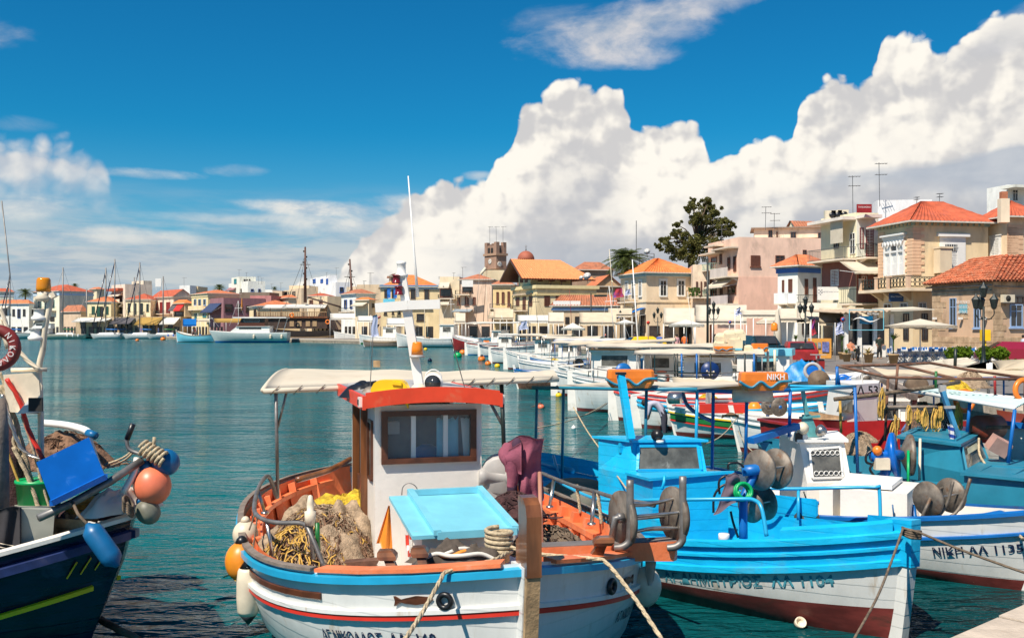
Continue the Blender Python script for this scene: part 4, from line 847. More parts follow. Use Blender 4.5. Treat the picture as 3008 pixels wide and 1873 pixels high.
 bn,a,hh=board('hotel_banner',5,1684,982,1892,1112,103,M.white_clean,'long white banner with grey lettering on a balcony','banner')
 lm=mat('grey_lettering',(0.2,0.2,0.22),0.6)
 letters('banner_lettering','ΠΑΝΕΠΙΣΤΗΜΙΟ ΑΙΓΙΝΗΣ',0.17,lambda x,y:(a.x+x+0.25,a.y-0.06,a.z+y+0.1),lm,bn,True)
 mb=MB(); [mb.box((a.x-.95+0.15*i,a.y-0.055,a.z+0.05+0.15*j),(0.11,0.01,0.11))for i in range(3)for j in range(-1,3)if(i+j)%2==0]; mb.build('banner_emblem',lm,bn,True)
 h=H(6,'apartment_building','three storey cream and maroon house with balconies, blinds and rooftop machines',430,100,L=160,R_=600,th=15,eave=345,wall='#e4d8ae',cat='building',roofdef=('flat',None,'o',.3,.3),depth=14)
 mb=MB(); h.slab(mb,'R',0.03,h.LR-.1,h.zat('R',500,665),h.zat('R',500,350),0.0,0.05); mb.build('upper_wall',wall_mat('#e8e2d4'),h.t,True)
 mb=MB(); h.slab(mb,'L',0.03,h.LL-.2,h.zat('L',250,900),h.zat('L',250,700),0.0,0.05); h.slab(mb,'R',0.03,h.LR-.1,h.zat('R',500,1010),h.zat('R',500,700),0.0,0.05); mb.build('lower_wall',wall_mat('#94523f'),h.t,True)
 h.wins('R',[(455,440,485,600),(502,438,560,662)],'s','r',sill=False); h.win('L',262,480,298,600,'d','k',sill=False); h.win('L',385,480,425,640,'d','w',sill=False); h.wins('R',[(450,720,575,905)],'d','k',sill=False); h.win('R',535,700,575,760,'g','w')
 h.win('L',240,760,300,885,'s','w',sill=False); h.win('R',470,810,510,905,'d','w',sill=False)
 h.balcony('L',155,430,690,605,1.6,col='grey'); h.balcony('R',430,580,672,570,1.6); h.balcony('R',300,595,1022,915,1.7); h.awning('R',300,560,700,790,2.6,M.canvas)
 bl=MB(); h.slab(bl,'L',h.along('L',395),h.along('L',300),h.zat('L',350,560),h.zat('L',350,372),1.0,1.04); bl.build('sun_blind',M.canvas,h.t,True)
 for f,a,b,yy in(('L',150,430,380),('R',430,560,350)):
  l0,l1,z0,z1=h.rect(f,a,yy,b,yy+12); mb=MB(); h.slab(mb,f,l0,l1,z0-.15,z1,0,1.5); mb.build('concrete_canopy',wall_mat('#d8d2c6'),h.t,True)
 h.awning('R',160,470,1060,1160,3.5,M.tan)
 for X,Yc in((228,345),(275,343),(325,340)):
  c=P(*px(6,X,Yc),103); mb=MB(); mb.box(tuple(c),(1.1,0.5,.95)); mb.m=1; mb.lathe([(0.3,0),(0.3,0.03),(1e-4,0.03)],c+Vc((.15,-.26,0)),14,(0,-1,0)); solo('air_conditioner',mb,[M.cream,M.black],'boxy cream air conditioner on the roof edge, %s'%{228:'left of three',275:'middle of three with a round black fan',325:'right of three'}[X],'air conditioner')
 sg,c,hh=board('roof_sign',6,434,260,548,325,98,M.dkred,'maroon sign with tiny white letters on the roof parapet','sign'); letters('sign_lettering','ΤΗΛΕΦΩΝΑ',0.22,lambda x,y:(c.x+x,c.y-0.06,c.z+y+0.05),M.white_clean,sg,True)
 w=H(6,'house','white blank upper wall behind the red hip roof',595,106,L=560,R_=1010,th=6,eave=240,wall='#eeebe4',depth=10,base=6,roofdef=('flat',None,'o',.3,.15))
 h=H(6,'neoclassical_building','yellow neoclassical building with red hip roof, quoins and a carved white balcony window',865,92,L=600,R_=1440,th=12,eave=395,wall='#dcc795',cat='building',roofdef=('hip',245,'r',0.8)); NB=h
 h.band(h.zat('R',865,420),h.zat('R',865,388),0.12,'#8aa49c','frieze')
 z0,z1=h.zat('R',865,424),h.zat('R',865,392)
 for f,L_ in(('R',h.LR),('L',h.LL)):
  for i in range(int(L_/0.62)):mb=MB(); h.slab(mb,f,0.15+i*0.62,0.5+i*0.62,z0+.05,z1-.05,0.12,0.2); mb.build('frieze_block',wall_mat('#b9a77c'),h.t,True)
 qm=wall_mat('#dcb183'); n=14; zb=h.zat('R',865,800); zt=h.zat('R',865,435)
 for i in range(n):
  a=zb+(zt-zb)*i/n; b=a+(zt-zb)/n*0.9; l=1.15 if i%2 else 0.8
  mb=MB(); h.slab(mb,'R',-0.06,l,a,b,0.0,0.07); h.slab(mb,'L',-0.0,l*1.05,a,b,0.0,0.07); mb.build('quoin_stone',qm,h.t,True)
  mb=MB(); h.slab(mb,'L',h.LL-l,h.LL-.02,a,b,0.0,0.07); mb.build('quoin_stone',qm,h.t,True)
 l0,l1,z0,z1=h.rect('L',655,505,808,805); root=MB(); w_=l1-l0; H_=z1-z0
 for k in(0,0.3,0.66,0.96):h.slab(root,'L',l0+w_*k,l0+w_*(k+0.055),z0,z1-H_*0.05,0.0,0.22)
 h.slab(root,'L',l0-.15,l1+.15,z1-H_*0.06,z1,0.0,0.32); h.slab(root,'L',l0-.25,l1+.25,z1,z1+0.16,0.0,0.5); h.slab(root,'L',l0,l1,z0+H_*0.58,z0+H_*0.63,0.0,0.2); h.slab(root,'L',l0,l1,z0+H_*0.86,z0+H_*0.95,0.0,0.18); h.slab(root,'L',l0+w_*.1,l1-w_*.1,z0,z0+H_*0.3,0.0,0.1)
 for k0,k1 in((0.05,0.3),(0.35,0.66),(0.71,0.96)):
  n=8; c=(k0+k1)/2; rr=(k1-k0)/2*w_; cz=z0+H_*0.76
  for i in range(n):a,b=pi*i/n,pi*(i+1)/n; root.bar(h.pt('L',l0+w_*c+rr*cos(a),cz+rr*sin(a),.12),h.pt('L',l0+w_*c+rr*cos(b),cz+rr*sin(b),.12),0.16)
 for i in range(7):root.bar(h.pt('L',l0+w_*i/6.5,z1-0.5,.3),h.pt('L',l0+w_*(i+.5)/6.5,z1-0.95,.3),0.12); root.bar(h.pt('L',l0+w_*(i+.5)/6.5,z1-0.95,.3),h.pt('L',min(l1,l0+w_*(i+1)/6.5),z1-0.5,.3),0.12)
 o=root.build('carved_window',M.white_clean,h.t,True); h.slab(MB(),'L',l0+.1,l1-.1,z0+.1,z1-.3,0.01,0.04).build('pane',sh_mat('w'),o,True)
 l0,l1,z0,z1=h.rect('L',708,575,758,625); h.slab(MB(),'L',l0,l1,z0,z1,0.04,0.08).build('glass_light',M.glass,o,True)
 h.win('R',1100,560,1205,780,'s','w',surround=True); l0,l1,z0,z1=h.rect('R',1100,560,1205,618); g_=MB(); h.slab(g_,'R',l0+.1,l1-.1,z0,z1-.1,0.09,0.12); o=g_.build('fanlight',M.glass,h.t,True)
 g_=MB(); [h.slab(g_,'R',l0+(l1-l0)*i/6-.02,l0+(l1-l0)*i/6+.02,z0,z1-.1,.12,.15)for i in range(1,6)]; h.slab(g_,'R',l0,l1,(z0+z1)/2-.03,(z0+z1)/2+.02,.12,.15); g_.build('fanlight_bars',sh_mat('w'),o,True)
 l0,l1,z0,z1=h.rect('R',1045,485,1285,795); g_=MB(); h.slab(g_,'R',l0+.3,l0+1.05,z0,z1-.3,.0,.1); h.slab(g_,'R',l1-1.15,l1-.3,z0,z1-.3,.0,.1); h.slab(g_,'R',l0+1.05,l1-1.15,z1-1.1,z1-.3,.0,.1); h.slab(g_,'R',l0,l1,z1-.3,z1,0,.35); g_.build('window_surround',M.white_clean,h.t,True)
 l0,l1,zs,zr=h.rect('L',520,825,865,915); pr=1.7; mb=MB()
 h.slab(mb,'L',-pr,h.LL+.8,zs-.28,zs,0.0,pr); h.slab(mb,'R',0.0,h.along('R',1005),zs-.28,zs,0.0,pr); bo=mb.build('balcony',wall_mat('#d6c6a4'),h.t,True)
 posts=[('L',h.LL+.6),('L',h.LL*0.52),('L',0.02),('R',-pr+.2),('R',h.along('R',900)),('R',h.along('R',1000))]
 pc=[h.pt('L',h.LL+.6,0,pr-.2),h.pt('L',h.LL*.62,0,pr-.2),h.pt('L',h.LL*.27,0,pr-.2),h.pt('L',-pr+.2,0,pr-.2),h.pt('R',h.along('R',1000),0,pr-.2)]
 for q in pc:mb=MB(); mb.box((q.x,q.y,zs+.55),(0.34,0.34,1.1),h.th); mb.box((q.x,q.y,zs+1.14),(0.42,0.42,.1),h.th); mb.build('balcony_post',wall_mat('#d9b48c'),bo,True)
 rl=MB()
 for a,b in zip(pc,pc[1:]):
  a=a.copy(); b=b.copy(); d=(b-a).normalized(); a+=d*.2; b-=d*.2
  for z in(zs+.1,zs+1.0):rl.bar((a.x,a.y,z),(b.x,b.y,z),0.06)
  n=max(2,int((b-a).length/.45))
  for i in range(n):
   c=a.lerp(b,(i+.5)/n); rl.ring((c.x,c.y,zs+.72),.2,.03,(d.y,-d.x,0),10,4); rl.ring((c.x,c.y,zs+.34),.2,.03,(d.y,-d.x,0),10,4); e=a.lerp(b,i/n); rl.bar((e.x,e.y,zs+.1),(e.x,e.y,zs+1),.04)
 rl.build('railing',M.lantern,bo,True)
 for l in(h.LL*.85,h.LL*.5,.3):MB().prism([h.pt('L',l,zs-.3),h.pt('L',l,zs-.3,1.3),h.pt('L',l,zs-1.1)],h.dirn('L')*.3).build('bracket',wall_mat('#cbb68c'),bo,True)
 h.wins('L',[(645,1018,705,1062),(770,1012,830,1060),(905,1008,965,1056)][:2],'g','w'); h.win('R',905,1010,965,1056,'g','w')
 h.wins('R',[(790,1095,835,1300),(930,1095,975,1300)][1:],'d','k',sill=False); h.wins('L',[(795,1095,835,1300)],'d','k',sill=False)
 mb=MB(); c=h.pt('L',h.along('L',795),h.zat('L',795,972),.8); mb.box(c,(1.3,.1,.8),radians(-20)); sg=solo('shop_sign',mb,mat('navy_sign_enamel',(0.02,0.06,0.16),0.4),'small navy sign with pale script under the balcony','sign')
 letters('sign_lettering','Blue Waves',0.2,lambda x,y:c+Vc((x*.94-.02,-.06-x*.34,y)),M.white_clean,sg,True)
 mb=MB(); h.slab(mb,'R',h.along('R',1012),h.along('R',1100),h.zat('R',1050,790),h.zat('R',1050,605),.2,1.2); h.slab(mb,'R',h.along('R',1008),h.along('R',1104),h.zat('R',1050,605),h.zat('R',1050,592),.15,1.3); mb.build('chimney',wall_mat('#d6c6a0'),h.t,True)
 b=H(6,'neoclassical_building','yellow rear wing with quoins and white window at the right picture edge',1590,92,L=1430,R_=1800,th=12,eave=360,wall='#dfc69a',cat='building',roofdef=('hip',240,'r',.8)); b.win('L',1462,520,1530,660,'s','w',surround=True)
 for i in range(12):
  a=b.zat('R',1600,660)+(b.zat('R',1600,430)-b.zat('R',1600,660))*i/12; mb=MB(); b.slab(mb,'R',-.06,1.6 if i%2 else 1.1,a,a+.4,0,.07); mb.build('quoin_stone',qm,b.t,True)
 mb=MB(); c=P(*px(6,1555,300),91); c=P(*px(6,1558,310),84); mb.box(tuple(c),(.75,.6,2.0)); mb.m=1; mb.box((c.x,c.y,c.z+1.3),(.5,.45,.6)); solo('chimney',mb,[wall_mat('#e0cfae'),roof_mat('d')],'cream chimney with terracotta pot between the two red roofs','chimney')
 r_=H(6,'rooftop_house','white rooftop apartment at the top right corner',1590,118,L=1430,R_=1760,th=16,eave=130,wall='#e8e4dc',base=12,cat='house',roofdef=('flat',None,'o',.3,.3)); r_.wins('R',[(1625,150,1665,235)],'g','w')
 mb=MB(); r_.slab(mb,'R',-1.0,r_.LR,r_.zt-.3,r_.zt,0,2.2); mb.build('concrete_canopy',wall_mat('#e6e0d4'),r_.t,True)
 # ---- stone building on the right
 h=H(6,'stone_building','old single storey stone building with blue window frames and a terracotta roof',1475,80,L=1012,R_=1800,th=16,eave=850,wall='#c9a57c',cat='building'); SB=h
 st=mat('block_stone',(0.48,0.33,0.20),0.9,0.25,1.5,dirt=(0.62,0.47,0.32),dirt_amt=0.5,dirt_s=1.5,bump=0.6,bs=8)
 rnd=random.Random(11); z=QZ; k=0; rows=12; hh=(h.zt-QZ)/rows
 wins_={'L':[h.rect('L',1145,975,1205,1212),h.rect('L',1330,990,1385,1215)],'R':[h.rect('R',1600,960,1720,1212)]}
 big=MB()
 for f in 'LR':
  Lf=h.LL if f=='L' else h.LR
  for j in range(rows):
   l=0.0 if j%2 else-0.0
   while l<Lf-.05:
    w_=min(rnd.uniform(0.7,1.5),Lf-l); z0=QZ+j*hh
    if not any(a-.15<l+w_ and b+.15>l and c-.2<z0+hh and d+.2>z0 for a,b,c,d in wins_[f]):
     mb=MB(); h.slab(mb,f,l+.012,l+w_-.012,z0+.012,z0+hh-.012,0.0,rnd.uniform(.02,.05)); mb.build('stone',st,h.t,True)
    l+=w_
 for q in((1150,978,1200,1200),(1335,1000,1380,1205)):h.win('L',*q,'g','p')
 h.win('R',1605,1025,1700,1200,'g','p'); h.win('R',1620,965,1710,1020,'g','k',sill=False)
 mb=MB(); h.slab(mb,'L',h.along('L',1285),h.along('L',1225),h.zat('L',1255,1090),h.zat('L',1255,1025),.05,.1); pl=mb.build('plaque',mat('pale_blue_plaque',(0.16,0.42,0.50),.5),h.t,True)
 c=h.pt('L',h.along('L',1255),h.zat('L',1255,1058),.115); u=-h.ul
 for i,t_ in enumerate(('ΛΙΜΕΝΙΚΟ','ΤΑΜΕΙΟ','ΑΙΓΙΝΑΣ')):letters('plaque_lettering',t_,0.34,lambda x,y,i=i:c+u*x+Vc((0,0,y+.42-.42*i)),M.white_clean,pl,True)
 for X in(1050,1248,1432):
  a=h.pt('L',h.along('L',X),h.zat('L',X,1133),.25); mb=MB(); mb.box(a,(.3,.22,.2),.3); mb.bar(a,a+h.out('L')*-.22,.06); mb.build('wall_floodlight',M.white_clean,h.t,True)
 a=h.pt('R',h.along('R',1565),h.zat('R',1565,982),.35); t=thing('air_conditioner','cream air conditioner unit bolted to the stone building','air conditioner',tuple(a)); MB().box(a,(1.05,.4,.62),h.th).build('casing',M.cream,t,True)
 mb=MB(); o_=h.out('R'); mb.lathe([(.24,0),(.24,.02),(.2,.03),(.04,.03),(.04,.05),(1e-4,.05)],a+o_*.2-h.ur*.12,18,o_); mb.build('fan_grille',M.dark,t,True)
 MB().bar(a-Vc((0,0,.36))-h.ur*.5,a-Vc((0,0,.36))+h.ur*.5,.4,.05).build('bracket',M.dullsteel,t,True)
 e=[h.pt('L',h.LL+.6,h.zt,.6),h.pt('L',-.6,h.zt,.6),h.pt('R',h.LR+.6,h.zt,.6)]
 D0=h.K.y; rt,rw,rl_=P(*px(6,1560,652),D0+4.5),P(*px(6,1325,682),D0+10),P(*px(6,2150,652),D0+8); rootb=MB()
 faces=[(e[1],e[0],rw,rt),(e[2],e[1],rt,rl_)]
 back=h.pt('R',h.LR*.8,h.zt,-h.LL-.5)
 rm=mat('old_terracotta_tiles',(0.52,0.15,0.065),0.85,0.35,1.6,dirt=(0.62,0.33,0.20),dirt_amt=0.45,dirt_s=2.5)
 for q in faces:rootb.quad(q[0],q[1],q[2],q[3])
 rootb.poly([e[0],back,rw]); rootb.poly([rw,back,rl_,rt]); rootb.poly([back,e[2],rl_])
 ro=rootb.build('roof',roof_mat('d'),h.t,True)
 bulk=MB()
 for q,lim in((faces[0],300),(faces[1],300)):
  a,b,c_,d=(Vc(v)for v in q)
  d,c_=q[3],q[2]; n=(b-a).cross(Vc(d)-a).normalized(); n=n if n.z>0 else-n
  nc=int((b-a).length/.34); nr=int(max((Vc(d)-a).length,(Vc(c_)-b).length)/.62); cnt=0
  for j in range(nr):
   for i in range(nc):
    u0=(i+.5)/nc; v0,v1=j/nr,(j+1.18)/nr
    p0=a.lerp(b,u0).lerp(Vc(d).lerp(Vc(c_),u0),v0); p1=a.lerp(b,u0).lerp(Vc(d).lerp(Vc(c_),u0),min(1,v1)); wv=(b-a).normalized()*.155*(1-(v0*(1-(Vc(c_)-Vc(d)).length/(b-a).length)))
    jit=rnd.uniform(-.02,.03); dn=n*(.03+jit)
    if cnt<lim/2:mb=MB()
    else:mb=bulk
    lift=n*.05
    A_=[p0-wv+dn+lift,p0-wv*.55+n*.10+dn+lift,p0+wv*.55+n*.10+dn+lift,p0+wv+dn+lift]; B_=[p1-wv*.85+dn,p1-wv*.45+n*.085+dn,p1+wv*.45+n*.085+dn,p1+wv*.85+dn]
    k=mb._add(A_+B_,[(0,1,5,4),(1,2,6,5),(2,3,7,6),(0,3,2,1)])
    if cnt<lim/2:mb.build('roof_tile',rm,ro,True)
    cnt+=1
 bulk.build('roof_tiling',rm,ro,True,kind='stuff')
 gm=MB(); gm.tube([h.pt('L',h.LL+.5,h.zt-.25,.25),h.pt('L',-.2,h.zt-.3,.25)],.07,6); gm.tube([h.pt('L',h.LL,h.zt-.6,.1),h.pt('L',0,h.zt-.7,.1)],.04,5); gm.tube([h.pt('R',0,h.zt-.4,.2),h.pt('R',h.LR,h.zt-.45,.2)],.05,5); gm.build('gutter_and_cable',M.dullsteel,h.t,True)
 for q in((405,290,5,8,1),(610,240,10,98,1),(1065,240,142,100,0),(890,240,170,104,0)):
  a,b=P(*px(6,q[0],q[1]),104),P(*px(6,q[0],-95 if q[0]==610 else q[2]),104); antenna(a.x,104,a.z-.5,b.z-a.z,1,label={405:'tall thin television antenna above the maroon roof sign',610:'tallest television antenna with two cross arms right of the maroon sign',1065:'thin rod antenna behind the red hip roof',890:'short antenna on the blank white wall'}[q[0]],group=None)
 for X,Yb,Yt,lab in((1255,500,255,'dark antenna post with arm above the rooftop storey'),(1170,400,190,'pale leaning antenna left of the dark antenna post'),(740,520,370,'lamp like antenna at the left end of the pink block')):ant_at(5,X,Yb,Yt,126,1,label=lab)
far_town(); mid_town(); right_town()
# ============================ boats
_RG.update({9:(1900,900,4.416),10:(1350,930,4.416),18:(2450,1000,4.353)})
def W(r,X,Y,D):return P(*px(r,X,Y),D)
def WZ(r,X,Y,z):return PZ(*px(r,X,Y),z)
def TS(n,t0=0.0,t1=1.0):
 q=[.5-.5*cos(pi*i/n)for i in range(n+1)]; return[t0]+[t for t in q if t0+.002<t<t1-.002]+[t1]
class Hull:
 def __init__(s,L=7,B=2.5,fb=0.75,rb=0.45,rs=0.25,draft=0.45,stern=0.0,rkb=0.35,rks=0.25,full=1.0,tm=0.46,pb=2.3,ps=2.6,pr=2.0):
  s.__dict__.update(locals())
 def w(s,t):
  if t>s.tm:e=(t-s.tm)/(1-s.tm); return max(0.0,1-e**s.pb)**0.72
  e=(s.tm-t)/s.tm; return s.stern+(1-s.stern)*max(0.0,1-e**s.ps)**0.68
 def zs(s,t):return s.fb+(s.rb*((t-.4)/.6)**s.pr if t>.4 else s.rs*((.4-t)/.4)**2)
 def pt(s,t,z,side=1,off=0.0):
  w=s.w(t); v=max(0.0,min(1.15,(z+s.draft)/(s.zs(t)+s.draft))); n=1.25+2.3*s.full*w
  g=(1-(1-min(v,1))**n)**0.85+max(0,v-1)*0.3; xb=s.L/2-s.rkb*(1-min(1,v))**1.3; xs=-s.L/2+s.rks*(1-min(1,v))**1.3
  return Vc((xs+(xb-xs)*t,side*(s.B/2*w*g+off),z))
 def build(s,root,mats,rows,N=26,name='hull'):
  """rows: list of heights (number or function of t); mats: one per band between rows"""
  mb=MB(); T=TS(N); N=len(T)-1
  for side in(1,-1):
   vv=[s.pt(t,(r(t)if callable(r)else min(r,s.zs(t))),side)for r in rows for t in T]
   k=len(mb.v); mb.v+=vv
   for j in range(len(rows)-1):
    for i in range(N):
     f=[k+j*(N+1)+i,k+j*(N+1)+i+1,k+(j+1)*(N+1)+i+1,k+(j+1)*(N+1)+i]
     mb.f.append(f if side<0 else f[::-1]); mb.fm.append(j); mb.sm.append(True)
  if s.stern>0:
   for j in range(len(rows)-1):
    z0,z1=[(r(0)if callable(r)else r)for r in rows[j:j+2]]; mb.m=j; mb.quad(s.pt(0,z0,1),s.pt(0,z0,-1),s.pt(0,z1,-1),s.pt(0,z1,1))
  return mb.build(name,mats,root)
 def inside(s,root,m,deckm,dz=0.35,th=0.06,N=22,t0=0.02,t1=0.975):
  zd=lambda t:s.zs(t)-dz
  mb=MB()
  for side in(1,-1):
   def fn(u,v):
    t=t0+(t1-t0)*(.5-.5*cos(pi*u)); z=s.zs(t)+(zd(t)-s.zs(t))*v; p=s.pt(t,z,side,-th);
    if side*p.y<0:p.y=0
    return p
   mb.grid(fn,N,2)
  mb.build('bulwark',m,root)
  mb=MB(); mb.grid(lambda u,v:Vc((s.pt(t0+(t1-t0)*u,zd(t0+(t1-t0)*u)).x,(v*2-1)*max(0,s.pt(t0+(t1-t0)*u,zd(t0+(t1-t0)*u)).y-th),zd(t0+(t1-t0)*u)+0.03*(1-(v*2-1)**2))),N,6)
  mb.build('deck',deckm,root)
 def rail(s,root,name,m,dz=0.0,r=(0.035,0.035),off=0.0,t0=0.0,t1=1.0,N=28,sides=(1,-1)):
  mb=MB(); N0=N
  for side in sides:
   N=N0
   P_=[s.pt(t,s.zs(t)-dz,side,off)for t in TS(int(N*1.2),t0,t1)]; N=len(P_)-1
   w_,h_=r; vv=[]
   for i,q in enumerate(P_):
    d=(P_[min(i+1,N)]-P_[max(i-1,0)]).normalized(); n=Vc((-d.y,d.x,0)).normalized()*(-side*-1)
    n=n if n.y*side>0 or abs(n.y)<.05 else-n
    vv+=[q-n*w_*.6+Vc((0,0,-h_)),q+n*w_+Vc((0,0,-h_*.7)),q+n*w_+Vc((0,0,h_*.7)),q-n*w_*.6+Vc((0,0,h_))]
   fs=[(i*4+j,i*4+(j+1)%4,(i+1)*4+(j+1)%4,(i+1)*4+j)for i in range(N)for j in range(4)]+[(3,2,1,0),(N*4,N*4+1,N*4+2,N*4+3)]
   mb._add(vv,fs)
  return mb.build(name,m,root)
 def text(s,root,txt,size,x0,z,side,m,name='hull_lettering',xs=1.0):
  """letters that follow the planking; x0 = local centre"""
  def fn(x,y):
   xx=x0+x*xs*(1 if side<0 else-1)
   t=(xx+s.L/2)/s.L; zz=(z(t)if callable(z)else z)+y
   for _ in range(3):t+=(xx-s.pt(t,zz).x)/s.L
   return s.pt(min(.99,max(.01,t)),zz,side,0.004)
  return letters(name,txt,size,fn,m,root,bold=True)
def fender(mb,p,L=0.5,r=0.12,axis=(0,0,1),n=12):
 mb.lathe([(0.02,-L/2-r*.7),(r*.35,-L/2-r*.5),(r*.9,-L/2),(r,-L/2+r*.5),(r,L/2-r*.5),(r*.9,L/2),(r*.35,L/2+r*.5),(0.02,L/2+r*.7)],p,n,axis)
def buoy(name,label,p,r,m,cap=None,cat='buoy',group=None,elong=1.12,tail=(0,0,1)):
 t=thing(name,label,cat,tuple(Vc(p)-Vc((0,0,r))),group=group); mb=MB(); ax=Vc(tail).normalized()
 mb.lathe([(r*sin(pi*i/14)+1e-4,-r*elong*cos(pi*i/14))for i in range(15)],p,18,ax); mb.build('body',m,t,True)
 MB().lathe([(r*.42,0),(r*.30,r*.28),(r*.16,r*.42),(1e-4,r*.46)],Vc(p)+ax*r*elong*.90,10,ax).build('neck',cap or m,t,True); return t
def drum_pair(root,a,b,R_,m,spokes=5,flange=0.03,world=True,name='drum'):
 """net hauler: two discs joined by bars"""
 a,b=Vc(a),Vc(b); ax=(b-a).normalized(); u,v=frame_of(ax)
 for c,s_ in((a,1),(b,-1)):
  mb=MB(); mb.lathe([(R_,-flange),(R_*1.02,0),(R_,flange),(R_*.55,flange*.6),(R_*.2,flange*1.8),(1e-4,flange*1.8)],c,28,ax); mb.lathe([(R_*.99,flange*.4),(R_*.5,-flange*.8),(R_*.15,-flange*1.5),(1e-4,-flange*1.6)],c,28,ax)
  mb.build('disc',m,root,world)
 for k in range(spokes):
  an=2*pi*k/spokes+.3; o=(u*cos(an)+v*sin(an))*R_*.62; mid=(a+b)/2+o*.82
  MB().tube(spline([a+o,mid,b+o],5),R_*.06,6).build('bar',M.steel,root,world)
def coil(mb,c,R_,r,turns,ax=(0,0,1),n=14,pitch=None):
 a,b=frame_of(Vc(ax)); c=Vc(c); ax=Vc(ax).normalized(); pitch=pitch or 2*r
 mb.tube([c+(a*cos(2*pi*j/n)+b*sin(2*pi*j/n))*R_+ax*pitch*j/n for j in range(int(n*turns)+1)],r,6)
def heap(mb,c,rx,ry,h,seed=1,n=18,amp=0.25,rz=0.0):
 """a lumpy pile"""
 rnd=random.Random(seed); off=Vc((seed*3.1,seed*1.7,0)); cs,sn=cos(rz),sin(rz)
 def fn(u,v):
  a=2*pi*u; rr=v; x,y=cos(a)*rr,sin(a)*rr
  k=mnoise.noise(Vc((x*2.2,y*2.2,0))+off)*amp+mnoise.noise(Vc((x*6,y*6,3))+off)*amp*.5
  return Vc(c)+Vc((x*rx*(1+k*.5)*cs-y*ry*sn,x*rx*sn+y*ry*(1+k*.5)*cs,h*(1-rr**2.2)*(1+k)+k*h*.3*(1-rr)))
 mb.grid(fn,n*2,n//2)
def strands(mb,c,rx,ry,h,n,r,seed=1,ln=0.35):
 """loose net cords strewn over a heap"""
 rnd=random.Random(seed); c=Vc(c)
 for i in range(n):
  a,d=rnd.random()*6.28,sqrt(rnd.random()); x,y=cos(a)*d,sin(a)*d; p=c+Vc((x*rx,y*ry,h*(1-d**2.2)+r)); q=[p]; dr=rnd.random()*6.28
  for k in range(7):dr+=rnd.uniform(-1.5,1.5); X_,Y_=(p.x-c.x)/rx+cos(dr)*ln/7/rx,(p.y-c.y)/ry+sin(dr)*ln/7/ry; p=c+Vc((X_*rx,Y_*ry,max(0,h*(1-min(1,hypot(X_,Y_))**2.2))+r+rnd.uniform(0,.03))); q.append(p.copy())
  mb.tube(q,r,3,caps=False)
  # ---------------------------- small harbour boats
def canopy(root,x0,x1,y,z,m,camber=0.12,posts=True,pm='steel',droop=0.0,zb=0.6,world=False,n=3,tilt=0.0):
 mb=MB()
 mb.slab(lambda u,v:Vc((x0+(x1-x0)*u,y*(2*v-1),z+camber*(1-(2*v-1)**2)-droop*(2*u-1)**2+tilt*(u-.5)+.03*sin(u*9+z*50)*sin(v*5+y*9)-.035*abs(sin(u*9.4+1.5))*(abs(2*v-1)**3)+.012*sin(u*31+v*7))),22,8,0.02)
 c=mb.build('canopy',m,root)
 fr=MB()
 for s in(-1,1):fr.tube([(x0,s*y,z-.03-droop-tilt*.5),((x0+x1)/2,s*y,z-.03),(x1,s*y,z-.03-droop+tilt*.5)],0.022,5)
 for x in(x0,(x0+x1)/2,x1):fr.tube([(x,y*(2*k/6-1),z-.04-droop*(0 if abs(x-(x0+x1)/2)<.01 else 1)+camber*(1-(2*k/6-1)**2)+tilt*((x-x0)/(x1-x0)-.5))for k in range(7)],0.018,5)
 fr.build('canopy_frame',M[pm],c)
 if posts:
  for i in range(n):
   for s in(-1,1):x=x0+.1+(x1-x0-.2)*i/(n-1); p_=MB(); p_.tube([(x,s*y*.98,zb),(x,s*y,z-.04-droop*(2*i/(n-1)-1)**2+tilt*(i/(n-1)-.5))],0.022,6); p_.build('post',M[pm],c)
 return c
def cabin(root,x0,x1,y,z0,z1,m,roofm,win='paneg',rake=0.12,over=0.14,frame='white',wins=2):
 """little wheelhouse: walls, visor roof, front and side windows"""
 mb=MB(); mb.hexa([(x0,-y,z0),(x1,-y,z0),(x1,y,z0),(x0,y,z0)],[(x0,-y*.96,z1),(x1-rake,-y*.96,z1),(x1-rake,y*.96,z1),(x0,y*.96,z1)])
 c=mb.build('cabin',m,root)
 MB().slab(lambda u,v:Vc((x0-over+(x1-x0-rake+2*over)*u,(y+over)*(2*v-1),z1+.05+.05*(1-(2*v-1)**2))),4,6,.07).build('cabin_roof',roofm,c)
 h=z1-z0; wz0,wz1=z0+h*.55,z0+h*.9
 for i in range(wins):
  ya,yb=-y*.85+2*y*.85*i/wins+.03,-y*.85+2*y*.85*(i+1)/wins-.03; xf=lambda z:x1-rake*(z-z0)/h
  fm=MB()
  for(p,q)in(((ya,wz0),(yb,wz0)),((yb,wz0),(yb,wz1)),((yb,wz1),(ya,wz1)),((ya,wz1),(ya,wz0))):fm.bar((xf(p[1])+.01,p[0],p[1]),(xf(q[1])+.01,q[0],q[1]),.05)
  w=fm.build('window',M[frame],c); g=MB(); g.quad((xf(wz0)+.008,ya,wz0),(xf(wz0)+.008,yb,wz0),(xf(wz1)+.008,yb,wz1),(xf(wz1)+.008,ya,wz1)); g.build('pane',M[win],w)
 for s in(-1,1):
  xa,xb=x0+(x1-x0)*.2,x0+(x1-x0)*.75; fm=MB(); yy=s*(y*.975+.012)
  fm.bar((xa,yy,wz0),(xb,yy,wz0),.04); fm.bar((xa,yy,wz1),(xb,yy,wz1),.04); fm.bar((xa,yy,wz0),(xa,yy,wz1),.04); fm.bar((xb,yy,wz0),(xb,yy,wz1),.04)
  w=fm.build('window',M[frame],c); g=MB(); g.quad((xa,yy,wz0),(xb,yy,wz0),(xb,yy,wz1),(xa,yy,wz1)); g.build('pane',M[win],w)
 return c
